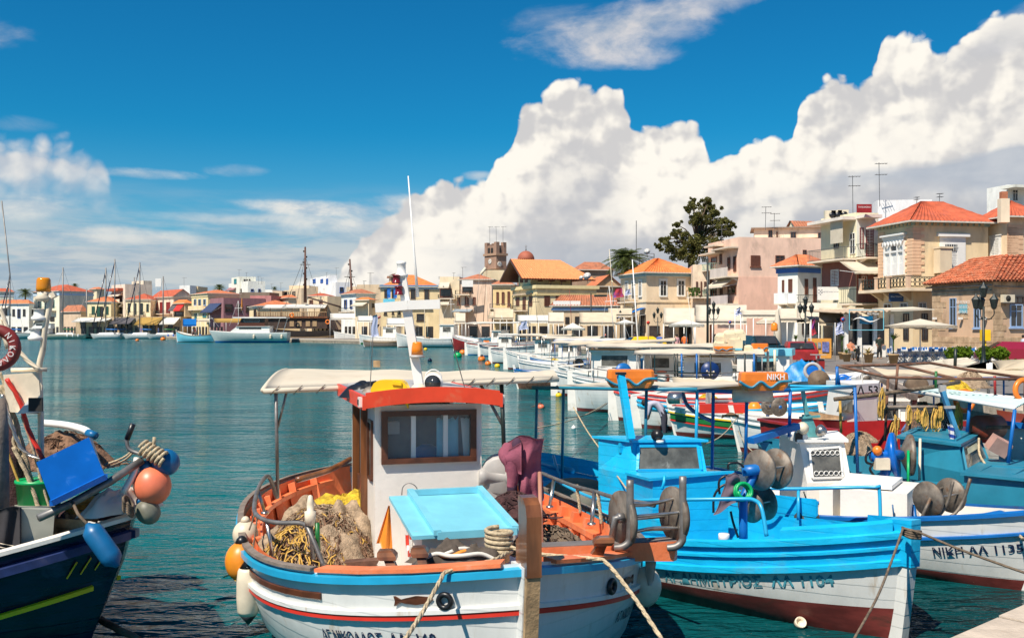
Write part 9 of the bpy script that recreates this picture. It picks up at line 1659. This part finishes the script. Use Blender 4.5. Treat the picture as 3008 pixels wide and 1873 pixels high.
def person(label,x,y,z,face=0.0,shirt=(.6,.6,.6),legs=(.05,.06,.1),pose='stand',h=1.7,sc=1.0):
 """one continuous skinned body, hair and clothes as children"""
 t=thing('person',label,'person',(x,y,z),face); k=h/1.72
 if pose=='sit':J=[(0,0,.5),(0,0,.8),(-.02,0,1.08),(-.02,0,1.2),(0,0,1.33),(0,.2,1.05),(.12,.24,.82),(.32,.18,.75),(0,-.2,1.05),(.12,-.24,.82),(.32,-.18,.75),(.42,.1,.5),(.45,.1,.08),(.42,-.1,.5),(.45,-.1,.08)]
 elif pose=='bend':J=[(0,0,.9),(.22,0,1.05),(.46,0,1.08),(.54,0,1.05),(.64,0,1.02),(.44,.19,1.0),(.5,.22,.75),(.55,.2,.52),(.44,-.19,1.0),(.5,-.22,.75),(.55,-.2,.52),(.04,.11,.48),(0,.12,.06),(.04,-.11,.48),(0,-.12,.06)]
 else:J=[(0,0,.92),(0,0,1.15),(0,0,1.40),(.01,0,1.50),(.03,0,1.61),(0,.2,1.38),(.02,.25,1.12),(.12,.24,.9),(0,-.2,1.38),(.02,-.25,1.12),(.12,-.22,.92),(.04,.1,.5),(0,.11,.06),(-.02,-.1,.5),(-.04,-.11,.06)]
 E=[(0,1),(1,2),(2,3),(3,4),(2,5),(5,6),(6,7),(2,8),(8,9),(9,10),(0,11),(11,12),(0,13),(13,14)]; rad=[.17,.155,.165,.06,.10,.075,.055,.04,.075,.055,.04,.1,.055,.1,.055]
 me=bpy.data.meshes.new('body'); me.from_pydata([tuple(c*k for c in q)for q in J]+[tuple(c*k for c in(J[12][0]+.14,J[12][1],.03)),tuple(c*k for c in(J[14][0]+.14,J[14][1],.03))],E+[(12,15),(14,16)],[]); o=bpy.data.objects.new('body',me); COL.objects.link(o); m_=o.modifiers.new('s','SKIN'); o.modifiers.new('u','SUBSURF').levels=1
 for v,r_ in zip(me.skin_vertices[0].data,rad+[.04,.04]):v.radius=(r_*k,r_*k)
 me.skin_vertices[0].data[0].use_root=True; dg=bpy.context.evaluated_depsgraph_get(); nm=bpy.data.meshes.new_from_object(o.evaluated_get(dg)); bpy.data.objects.remove(o); o=bpy.data.objects.new('body',nm); COL.objects.link(o); o.parent=t
 nm.materials.clear(); sm=mat('shirt_%02d%02d%02d'%tuple(int(c*99)for c in shirt),shirt,.9,.1); lm=mat('trousers_%02d%02d%02d'%tuple(int(c*99)for c in legs),legs,.9,.1)
 for q in(M.skin,sm,lm):nm.materials.append(q)
 J0,zt=Vc(J[0])*k,Vc(J[2])*k; ax=(zt-J0)
 for p in nm.polygons:
  c_=p.center; a=(c_-J0).dot(ax)/ax.length_squared; low=a<.1 if pose!='sit' else(a<.1 or c_.x>.2 and c_.z<.62*k); hand=min((c_-Vc(J[7])*k).length,(c_-Vc(J[10])*k).length)<.17; p.material_index=0 if(a>1.12 or hand)else(2 if low and c_.z>.09 else(1 if not low else 0)); p.use_smooth=True
 hd=Vc(J[4])*k; MB().ball(hd+Vc((-.02,0,.035)),.115*k,10,1.0).build('hair',M.hair,t); return t
def pot_plant(label,r,X,Y,D,kind=0,s_=1.0):
 p=W(r,X,Y,D); t=thing('potted_plant',label,'potted plant',(p.x,D,QZ)); MB().lathe([(.22*s_,0),(.3*s_,.5*s_),(.36*s_,.52*s_),(.36*s_,.62*s_),(.3*s_,.62*s_)],(p.x,D,QZ),14).build('pot',M.terracotta,t,True); mb=MB(); rnd=random.Random(X); n=26 if kind else 16; top=QZ+.6*s_
 if kind==2:mb.tube([(p.x,D,top),(p.x,D,top+.9)],.04,5); top+=.9
 for i in range(n):
  a=i*2.4; L_=s_*(.75 if kind!=1 else .9)*rnd.uniform(.8,1.1); e=rnd.uniform(.5,1.3)if kind!=1 else rnd.uniform(.1,1.0); pts=[Vc((p.x,D,top))+Vc((cos(a)*cos(e),sin(a)*cos(e),sin(e)))*L_*j/4-Vc((0,0,.35*L_*(j/4)**2))for j in range(5)]
  for j in range(4):sd=Vc((-sin(a),cos(a),0))*.05*s_*(1-j/5); mb.quad(pts[j]-sd,pts[j]+sd,pts[j+1]+sd*.8,pts[j+1]-sd*.8)
 mb.build('leaves',mat('yellow_green_cycad',(.22,.16,.04),.7,.4,3)if kind==1 else M.foliage,t,True)
def parasol(label,r,X,Yt,Yb,hw,D,m='canvas',n=8,closed=False):
 p=W(r,X,Yt,D); zb=W(r,X,Yb,D).z; w=hw/_RG[r][2]/FPX*D; t=thing('parasol',label,'parasol',(p.x,D,QZ)); mb=MB(); mb.tube([(p.x,D,QZ),(p.x,D,p.z)],.04,6); mb.box((p.x,D,QZ+.05),(.6,.6,.1)); mb.build('pole',M.white_clean,t,True); mb=MB()
 mb.slab(lambda u,v:Vc((p.x+w*v*cos(6.2832*u)/max(abs(cos(6.2832*u)),abs(sin(6.2832*u)))**.7,D+w*v*sin(6.2832*u),p.z-(p.z-zb)*v**.9)),24,4,.02); mb.slab(lambda u,v:Vc((p.x+w*cos(6.2832*u)/max(abs(cos(6.2832*u)),abs(sin(6.2832*u)))**.7,D+w*sin(6.2832*u),zb-.18*v*(1 if int(u*24)%2 else .7))),24,1,.01); mb.build('cloth',M[m],t,True)
def stall(label,r,x0,x1,Yt,Yb,D,m,dep=3.0,th=0.0,posts=True):
 """free standing cafe awning: sloping cloth, side cheeks, posts"""
 a,b,c_,d=W(r,x0,Yb,D),W(r,x1,Yb,D),W(r,x1,Yt,D+dep),W(r,x0,Yt,D+dep); t=thing('cafe_awning',label,'awning',(a.x,D,QZ)); mb=MB(); n=8
 mb.slab(lambda u,v:a.lerp(b,u).lerp(d.lerp(c_,u),v)-Vc((0,0,.08*sin(pi*v)*(.6+.4*sin(u*9)))),n,5,.03); mb.slab(lambda u,v:a.lerp(b,u)-Vc((0,0,.28*v*(1-.15*(int(u*n*2)%2)))),n*2,1,Vc((0,.02,0))); mb.build('cloth',M[m],t,True)
 mb=MB()
 for q,q2 in((a,d),(b,c_)):mb.poly([q,q2,Vc((q2.x,q2.y,q.z-.25)),q-Vc((0,0,.28))])
 mb.build('side_cheek',M.tan,t,True)
 for i in range(4 if posts else 2):q=a.lerp(b,i/(3 if posts else 1)); MB().tube([(q.x,q.y+.05,QZ),(q.x,q.y+.05,q.z-.04)],.045,6).build('post',M.white_clean,t,True)
def car(label,x,y,rz,paint,L_=4.1,H_=1.45):
 t=thing('parked_car',label,'car',(x,y,QZ),rz); W_=1.68; pr=[(-.5,.3),(-.5,.62),(-.46,.68),(-.36,.70),(-.24,.98),(.18,1.0),(.34,.72),(.47,.63),(.5,.52),(.5,.3)]; mb=MB(); rings=[]
 for yy,sc in((-.5,.97),(-.47,1),(.47,1),(.5,.97)):rings.append([Vc((a*L_*(sc if b<.75 else sc),yy*W_*(1 if b<.75 else .84),b*H_))for a,b in pr])
 n=len(pr)
 for A_,B_ in zip(rings,rings[1:]):mb._add(A_+B_,[(i,(i+1)%n,n+(i+1)%n,n+i)for i in range(n)])
 mb.poly(rings[0][::-1]); mb.poly(rings[-1]); mb.build('body',paint,t)
 for s_ in(-1,1):
  mb=MB(); yy=s_*W_*.462; mb.poly([Vc(q)for q in((-.30*L_,yy*1.045,.75*H_),(.24*L_,yy*1.045,.75*H_),(.14*L_,yy*.93,.94*H_),(-.22*L_,yy*.93,.94*H_))]); mb.build('side_window',M.glass,t)
  for xx in(-.31,.31):wh=MB().lathe([(.3,-.1),(.31,.1)],(xx*L_,s_*W_*.46,.3),16,(0,1,0)).build('wheel',M.black,t); MB().lathe([(.17,0),(.17,.02),(1e-4,.03)],(xx*L_,s_*W_*.525,.3),12,(0,s_,0)).build('rim',M.grey,wh)
 for(xa,za,xb,zb_,nm)in((-.365,.73,-.25,.96,'rear_window'),(.33,.75,.195,.97,'windscreen')):mb=MB(); o_=.012*(1 if xa>0 else-1)*L_*.3; mb.quad((xa*L_+o_,-W_*.40,za*H_),(xa*L_+o_,W_*.40,za*H_),(xb*L_+o_,W_*.37,zb_*H_),(xb*L_+o_,-W_*.37,zb_*H_)); mb.build(nm,M.glass,t)
 for s_ in(-1,1):MB().box((-.497*L_,s_*.36*W_,.55*H_),(.05,.3,.14)).build('tail_light',mat('red_tail_lamp',(.4,.01,.01),.2),t); MB().box((.485*L_,s_*.34*W_,.5*H_),(.06,.34,.13)).build('headlight',M.grey,t)
 return t
def shrub(label,r,X,Y,D,w,h):p=W(r,X,Y,D); t=thing('shrub',label,'shrub',(p.x,D,QZ)); mb=MB(); [leafy(mb,p+Vc((random.Random(i+X).uniform(-w,w),random.Random(i*3).uniform(-.4,.4),h*.35*random.Random(i*5).random())),h*.5,150,.2,i)for i in range(7)]; mb.build('foliage',cloth_mat('bright_shrub_green',(.12,.20,.015),.4,var=.5,vs=2),t,True)
def street():
 lamp('nearest three armed street lamp in front of the stone building',6,1405,1500,848,37); lamp('three armed street lamp left of the orange notice board',6,42,1400,952,57); lamp('street lamp in front of the right cream awning by the white house',5,660,1430,1115,74); lamp('street lamp at the left end of the twin cream awnings',5,108,1480,1175,88,2); lamp('street lamp beside the bright blue awning',4,1372,1180,955,116,2); lamp('small distant street lamp under the tan roof terrace',4,1082,1200,1000,142,2); lamp('most distant street lamp on the left below the villa',4,442,1100,1008,180,2)
 for X,Yt,D,r,lab in((600,700,80,5,'tall plain dark lamp pole before the pink block'),(1055,780,125,4,'dark lamp pole with a bent head before the tiled shop'),(378,860,150,4,'short dark pole before the yellow villa'),(2200,810,180,3,'thin dark pole left of the villa balcony')):
  tp=W(r,X,Yt,D); mb=MB(); mb.tube([(tp.x,D,QZ),(tp.x,D,tp.z)],[.11,.08],8)
  if X==1055:mb.box((tp.x+1.2,D,tp.z-.3),(1.6,.4,.25))
  solo('lamp_pole',mb,M.lantern,lab,'lamp pole')
 for q in(('twin cream awning beside the bare corner house wall',5,165,470,1190,1340,92,'canvas'),('wide cream awning with slanting sides in front of the pink block',5,480,985,1160,1325,88,'canvas'),('grey cream canopy with hanging cloths before the pink block',5,930,1300,1210,1260,82,'canvas'),('pale pitched awning beside the folded parasol',5,1300,1560,1195,1300,84,'canvas'),('broad tan awning over the cafe with the waving sign',5,1700,2140,1190,1330,80,'tan'),('slanting cream awning with faint print under the balcony',5,1480,1880,1140,1310,84,'canvas'),('long cream awning with striped valance left of the blue one',4,930,1330,985,1100,108,'tan'),('cream awning behind the long striped one',4,1240,1500,940,1010,115,'tan'),('pale awning with dark opening below the villa',4,590,760,985,1090,132,'canvas'),('white awning at the foot of the villa corner',4,260,600,1015,1080,140,'whitecloth'),('grey cream awning under the yellow house balcony',3,1790,2020,905,1010,158,'tan'),('cream sunshade beside the white sign house',3,1340,1460,950,1050,165,'canvas'),('white tent roof before the yellow shop building',3,540,780,1010,1080,178,'whitecloth'),('low white awning left of the blue hanging flags',3,200,400,985,1040,186,'whitecloth'),('bright blue tent with white print on the far left quay',2,150,310,875,950,236,'bluecloth'),('ochre brown kiosk roof beside the blue tent',2,310,470,875,900,238,'tan'),('long orange brown awning at the stern of the wooden ship',2,520,950,870,905,240,'ochre'),('long white awning right of the second mast',2,1900,2420,810,870,208,'whitecloth')):stall(*q)
 parasol('big cream parasol over the blue cafe chairs',6,920,1135,1190,235,62); parasol('white parasol under the twin cream awnings',5,390,1300,1355,170,72,'whitecloth'); parasol('white parasol right of the wheelhouse masts',4,860,1095,1160,130,98,'whitecloth'); parasol('small white parasol by the bright blue awning',4,1430,1060,1100,110,100,'whitecloth')
 for X,D,lab in((1288,80,'folded cream parasol between the pitched awnings'),):p=W(5,X,1200,D); mb=MB(); mb.tube([(p.x,D,QZ),(p.x,D,p.z)],.04,6); mb.lathe([(.05,0),(.35,.5),(.3,1.6),(.12,3.1),(.02,3.3)],(p.x,D,p.z-3.3),10); solo('folded_parasol',mb,M.canvas,lab,'parasol')
 a,b=W(6,345,1430,78),W(6,700,1430,76); t=thing('cafe_pavilion','glazed white cafe pavilion with a corrugated roof edge','pavilion',(a.x,78,QZ)); zt=W(6,500,1100,77).z; zg=QZ+.9
 for X in(352,455,572,700):q=W(6,X,1300,76.5); MB().box((q.x,76.5,(QZ+zt)/2),(.28,.28,zt-QZ)).build('column',M.white_clean,t,True)
 MB().hexa([(a.x+.2,76.6,QZ),(b.x-.2,76.6,QZ),(b.x-.2,76.8,QZ),(a.x+.2,76.8,QZ)],[(a.x+.2,76.6,zg),(b.x-.2,76.6,zg),(b.x-.2,76.8,zg),(a.x+.2,76.8,zg)]).build('low_wall',M.white,t,True); MB().hexa([(a.x+.2,76.9,QZ),(b.x-.2,76.9,QZ),(b.x-.2,84,QZ),(a.x+.2,84,QZ)],[(a.x+.2,76.9,zt-.3),(b.x-.2,76.9,zt-.3),(b.x-.2,84,zt-.3),(a.x+.2,84,zt-.3)]).build('glazing',M.glass,t,True)
 mb=MB(); c0,c1=W(6,300,1088,75.5),W(6,1030,1062,74); mb.slab(lambda u,v:c0.lerp(c1,u*.55)+Vc((0,9*v,.06*sin(u*60)+.3*v)),60,2,.05,False); mb.build('corrugated_roof',wall_mat('#b59f80'),t,True); mb=MB(); e0=c0.lerp(c1,.55); mb.slab(lambda u,v:e0.lerp(c1,u)+Vc((0,4*v,.25*v)),6,2,.06); mb.build('retracted_awning',M.canvas,t,True)
 sg,c_,hh=board('wave_sign',6,456,1116,556,1174,74.5,mat('deep_blue_sign_print',(.0,.10,.22),.3,.8,2),'blue framed cafe sign with a white wave','sign'); letters('sign_lettering','Blue Waves',.3,lambda x,y:(c_.x+.5+x*.6,c_.y-.06,c_.z+.38+y),M.white_clean,sg,True); mb=MB(); [mb.bar(c_+Vc(p_),c_+Vc(q_),.05)for p_,q_ in(((-1.28,-.07,-.75),(1.28,-.07,-.75)),((-1.28,-.07,.75),(1.28,-.07,.75)),((-1.28,-.07,-.75),(-1.28,-.07,.75)),((1.28,-.07,-.75),(1.28,-.07,.75)))]; mb.build('sign_frame',M.azure,sg,True); MB().tube([c_+Vc((-1+2*i/8,-.07,.15*sin(i*.9)))for i in range(9)],[.02,.04,.07,.1,.08,.06,.04,.03,.01],5).build('wave',M.white_clean,sg,True)
 bd,c_,hh=board('notice_board',6,62,1286,238,1438,66,mat('orange_board_paint',(.72,.33,.06),.6,.1),'orange notice board with photographs beside the blue tarpaulin','notice board')
 for x0,x1,y0,y1,k_ in((84,126,1320,1385,(.10,.17,.10)),(136,160,1316,1362,(.3,.3,.34)),(170,222,1312,1390,(.16,.18,.42))):p,q=W(6,x0,y0,65.9),W(6,x1,y1,65.9); MB().box((p+q)/2,(q.x-p.x,.03,p.z-q.z)).build('poster',mat('poster_print_%d'%x0,k_,.5,.6,4),bd,True)
 mb=MB(); [mb.bar((c_.x+s_*1.85,66,QZ),(c_.x+s_*1.85,66,c_.z-1),.12)for s_ in(-1,1)]; mb.build('leg',M.rawwood,bd,True)
 for k,(r,X,Y,D,lab)in enumerate(((6,328,1142,74,'round purple and red no stopping sign by the cafe'),(5,820,1330,80,'round purple and red no stopping sign under the wide awning'),(5,14,1335,86,'small red no entry sign on the corner house'))):p=W(r,X,Y,D); R_=18/_RG[r][2]/FPX*D*(1 if r==6 else .95); t=thing('road_sign',lab,'road sign',(p.x,D,QZ)); MB().tube([(p.x,D+.05,QZ),(p.x,D+.05,p.z)],.04,6).build('pole',M.dullsteel,t,True); MB().lathe([(R_,0),(R_,.04),(R_*.8,.045)],p,18,(0,-1,0)).build('sign_rim',M.red,t,True); MB().lathe([(R_*.8,.046),(1e-4,.047)],p,18,(0,-1,0)).build('sign_face',M.blue if k<2 else M.red,t,True)
 for k,(r,X,Y,D,w,h_,m_,lab)in enumerate(((6,300,1215,68,30,90,None,'Greek striped flag drooping by the cafe columns'),(9,2160,280,64,28,200,'f','red white and blue flag drooping by the second lamp'),(10,830,120,100,60,110,None,'Greek flag on the long white awning boat'),(3,400,1110,105,45,250,None,'navy and white flag on a thin pole in the open basin'),(4,1455,775,108,35,60,None,'small Greek flag on the corner house balcony'),(4,1350,780,107,60,100,'f','red and blue flag slanting from the mast by the corner house'),(9,1185,80,60,40,90,None,'small Greek flag before the wide awning'),(6,8,1390,60,30,60,None,'Greek flag low at the left of the notice board'))):
  p=W(r,X,Y,D); s_=1/_RG[r][2]/FPX*D; mb=MB(); mb.slab(lambda u,v:Vc((p.x+(u-.5)*w*s_*2*(.6+.4*v)+.05*sin(v*8),D+.06*sin(u*8+v*3),p.z+(.5-v)*h_*s_+u*.15)),8,8,Vc((0,.01,0))); z0=0 if r in(3,10)else QZ; mb.m=1; mb.tube([(p.x-w*s_,D+.03,z0 if r in(9,6,3)else p.z-1.5),(p.x-w*s_,D+.03,p.z+h_*s_*.55)],.025,5); fm=flagm()if m_ is None else mat('tricolour_flag_cloth',(.4,.03,.04),.8,.2,3,dirt=(.03,.06,.4),dirt_amt=.6,dirt_s=1.5); solo('flag',mb,[fm,M.white_clean],lab,'flag')
 p=W(6,1418,1262,76); mb=MB(); mb.box((p.x,76,p.z),(.65,.4,.85)); mb.box((p.x,76,(p.z+QZ)/2-.2),(.12,.12,p.z-QZ-.4)); solo('yellow_box',mb,M.yellow,'yellow post box against the stone building wall','post box')
 rnd=random.Random(3); n=0
 ch=thing('director_chair','x','chair',(0,0,0),0,'blue cafe chairs under the cream parasol');
 MB().box((0,0,.45),(.5,.45,.04)).build('seat',M.blue,ch); MB().box((-.24,0,.78),(.03,.5,.25)).build('backrest',M.blue,ch); mb=MB(); [(mb.bar((-.22,s_*.24,0),(.22,s_*.24,.45),.035),mb.bar((.22,s_*.24,0),(-.22,s_*.24,.45),.035),mb.bar((-.25,s_*.25,.45),(-.25,s_*.25,.92),.035),mb.bar((-.25,s_*.25,.62),(.2,s_*.25,.62),.03))for s_ in(-1,1)]; mb.build('frame',M.white_clean,ch)
 tb=thing('cafe_table','x','table',(0,0,0),0,'white cafe tables under the cream parasol'); MB().box((0,0,.72),(.8,.8,.04)).build('table_top',M.white_clean,tb); mb=MB(); mb.tube([(0,0,0),(0,0,.7)],.03,6); mb.box((0,0,.03),(.45,.45,.04)); mb.build('pedestal',M.grey,tb)
 fc=ft=True
 for j,D in enumerate((64,66.5,69)):
  for i in range(7):
   X=800+i*82+j*12; p=W(6,X,1400,D); lab_t='%s table in the %s row of white cafe tables'%(('leftmost','second','third','fourth','fifth','sixth','rightmost')[i],('front','middle','back')[j])
   if ft:place(tb,(p.x,D,QZ)); tb['label']=lab_t; ft=False
   else:copy_thing(tb,(p.x,D,QZ),0,lab_t)
   for s_ in(-1,1):
    lab_c='blue chair %s of the %s white table in the %s row'%('left' if s_<0 else 'right',('leftmost','second','third','fourth','fifth','sixth','rightmost')[i],('front','middle','back')[j]); q=((p.x+s_*.75,D+.1,QZ),0 if s_<0 else pi)
    if fc:place(ch,*q); ch['label']=lab_c; fc=False
    else:copy_thing(ch,q[0],q[1]+rnd.uniform(-.4,.4),lab_c)
 for k,q in enumerate(((6,358,1425,66,0,.9),(6,525,1440,64,1,1.0),(6,716,1450,62,2,1.0),(6,418,1400,70,0,.9),(6,322,1400,71,2,.8),(5,1470,1450,74,2,.8),(5,1790,1450,72,0,1.0),(6,205,1260,76,0,1.2))):pot_plant(('upright leafy plant left of the yellow cycad pot','spreading yellow green cycad in a beige pot','slender little palm in a beige pot before the low wall','dark bushy plant in a pot by the columns','tall thin plant beside the blue folded chairs','climbing plant in a pot before the tan awning','green potted plant right of the second lamp','spiky plant above the orange notice board')[k],*q)
 car('dark red hatchback parked by the stone building at the right edge',*W(6,1640,1400,58).xy,radians(165),mat('dark_red_car_paint',(.26,.008,.03),.25,.05,coat=.6)); car('dark green van partly hidden behind the foam blocks',*W(9,1430,450,60).xy,radians(100),mat('black_green_car_paint',(.01,.03,.035),.25,.05,coat=.6),4.3,1.8); car('yellow taxi behind the grey canopies',*W(4,1620,1240,92).xy,radians(10),M.yellow); car('maroon car left of the orange notice board',*W(9,1980,520,58).xy,radians(80),M.dkred)
 for k,(r,X,D,lab,rz)in enumerate(((6,445,66,'small black scooter by the cycad pot',1.2),(9,1850,70,'black motorbike behind the second lamp',.5),(9,120,84,'left of two motorbikes under the twin awnings',.3),(9,300,84,'right of two motorbikes under the twin awnings',-.3),(9,2240,44,'motorbike with orange indicators above the blue tarpaulin',1.4),(4,1130,118,'first motorbike in the row under the striped valance',0),(4,1200,118,'second motorbike in the row under the striped valance',.2),(4,1280,118,'third motorbike in the row under the striped valance',0),(4,1050,118,'leftmost motorbike in the row under the striped valance',.1))):
  p=W(r,X,1200,D); t=thing('motorbike',lab,'motorbike',(p.x,D,QZ),rz)
  for xx in(-.6,.6):MB().ring((xx,0,.3),.24,.06,(0,1,0),14,6).build('wheel',M.black,t)
  mb=MB(); mb.hexa([(-.7,-.12,.45),(.3,-.12,.4),(.3,.12,.4),(-.7,.12,.45)],[(-.75,-.13,.8),(.15,-.12,.75),(.15,.12,.75),(-.75,.13,.8)]); mb.bar((.6,0,.3),(.4,0,1.0),.1); mb.build('body',M.dkred if k%3==1 else M.black,t); mb=MB(); mb.bar((.4,-.35,1.05),(.4,.35,1.05),.04); mb.box((.48,0,.95),(.15,.2,.2)); mb.build('handlebar',M.grey,t); MB().box((-.3,0,.83),(.7,.25,.09)).build('saddle',M.black,t)
 for X,lab in((1240,'bright green shrub left of the nearest lamp'),(1480,'bright green shrub right of the nearest lamp before the red car')):shrub(lab,6,X,1425,48,.5,.62)
 shrub('low green shrub under the sagging canvas at the right edge',8,2360,530,33,.6,.6)
 pl=(('man in a white shirt standing with folded arms in a boat',10,1730,48.5,.45,-1.6,(.6,.58,.55),(.10,.11,.12),'stand'),('man in a dark shirt bending beside the standing man',10,1880,49.5,.45,2.6,(.02,.02,.035),(.30,.25,.19),'bend'),('person in a pale striped shirt bending over behind the striped boat',9,240,28.5,-.15,2.9,(.42,.40,.48),(.04,.04,.06),'bend'),('person in blue jeans bending behind the white cabin lettered 53',18,890,19.6,.15,.2,(.12,.2,.4),(.04,.09,.2),'bend'),('person in an orange top sitting at the cafe column',6,388,70,QZ,-1.5,(.55,.2,.1),(.1,.1,.1),'sit'),('person in black standing in the cafe pavilion doorway',6,608,72,QZ,-1.6,(.02,.03,.02),(.02,.02,.02),'stand'),('person in a pink top walking under the twin awnings',9,385,80,QZ,-1.2,(.65,.35,.35),(.3,.3,.35),'stand'),('person in orange under the red kiosk front',9,490,84,QZ,1,(.7,.15,.03),(.1,.1,.2),'stand'),('person in a blue shirt near the left lamp',9,165,86,QZ,1.2,(.05,.12,.4),(.05,.05,.1),'stand'),('person in a white top with pink bag under the wide awning',9,890,78,QZ,-2,(.7,.6,.6),(.5,.2,.2),'stand'),('person in a patterned dress by the blue frame',9,930,79,QZ,-1,(.5,.3,.25),(.5,.3,.25),'stand'),('man in red sitting in the small boat by the bright blue awning',10,1895,82,.9,-1.5,(.6,.02,.02),(.1,.1,.1),'sit'),('person in white standing on the far left quay stern',2,268,206,1.2,0,(.6,.6,.6),(.1,.05,.05),'stand'),('person in red on the pale green boat',2,300,206,1.2,0,(.3,.05,.05),(.1,.1,.1),'stand'),('person in pink on the yacht with pink washing',1,1680,262,1.4,0,(.8,.3,.45),(.3,.3,.5),'stand'),('person in blue on the yacht with blue fenders',1,1885,262,1.4,0,(.1,.2,.5),(.05,.1,.3),'stand'),('person walking past the striped valance awning',4,1210,114,QZ,0,(.6,.1,.1),(.1,.1,.2),'stand'),('walker in a dark coat right of the bright blue awning',4,1530,110,QZ,0,(.03,.07,.3),(.05,.05,.1),'stand'),('person in a cap at the right picture edge by the stone wall',6,1708,70,QZ,0,(.6,.6,.7),(.1,.1,.3),'stand'))
 for lab,r,X,D,z,f,sh_,lg,po in pl:p=W(r,X,100,D); person(lab,p.x,D,z,f,sh_,lg,po,1.62 if D<30 else 1.72)
 for k,(r,x0,y0,x1,y1,D,m_,lab,hw)in enumerate(((3,1580,1050,1625,480,150,'dullsteel','grey steel mast beside the orange ladder mast',0),(3,1670,1050,1712,385,148,'rust','orange brown mast with a cross yard',1),(3,1725,1050,1700,640,147,'fenderw','cream mast close to the orange brown one',0),(3,1295,1020,1290,780,160,'white_clean','white mast under the balcony house',1),(3,1020,1240,1010,990,140,'fenderw','pale mast of the long white boat',0),(4,475,1100,450,780,120,'navy','dark mast before the villa corner',1),(4,850,1180,820,730,105,'dkred','dark red mast in the middle of the harbour',0),(4,1310,1260,1250,700,62,'white_clean','thick white boat mast leaning left near the blue awning',1),(4,1300,900,1252,300,62.5,'fenderw','whip aerial rising over the palm beside the thick white mast',0),(4,1430,1500,1415,1045,52,'white_clean','white vertical post with a small shade by the blue awning',0),(3,1905,1060,1880,980,150,'white_clean','short white post under the yellow house',0),(5,460,1500,400,1030,50,'white_clean','leaning white pole before the wide awning',0),(9,1280,505,1235,105,40,'white_clean','white pole left of the dark green van',0),(9,230,400,228,90,50,'fenderw','straight pale pole under the twin awnings',0),(9,1700,540,1650,300,36,'rust','rusty pole with an amber lamp above the azure roof edge',0),(2,815,960,808,660,215,'white_clean','white mast with radar bars behind the cabin cruiser',1),(2,470,975,465,830,215,'white_clean','small white mast of the pale green boat',1),(18,370,590,345,-30,21,'fenderw','thin white aerial over the white winch',0))):
  a,b=W(r,x0,y0,D),W(r,x1,y1,D); w=2/FPX*D/2.9*(1.6 if 'thick' in lab else 1); t=thing('boat_mast',lab,'mast',(a.x,D,a.z)); MB().tube([a,b],[w*1.3,w*.7],6).build('pole',M[m_],t,True)
  if hw:mb=MB(); c_=a.lerp(b,.7); mb.bar(c_-Vc((w*16,0,0)),c_+Vc((w*16,0,w*2)),w*1.5); mb.tube([b,a+Vc((w*40,0,0))],w*.35,3); mb.tube([b,a-Vc((w*40,0,0))],w*.35,3); mb.build('yard_and_stays',M[m_],t,True)
 c_=W(9,1655,265,35.9); mb=MB(); mb.lathe([(.11,-.15),(.13,-.1),(.12,.1),(.05,.16)],c_,12); solo('beacon',mb,M.amber,'amber beacon on the rusty pole','beacon')
trees(); street()
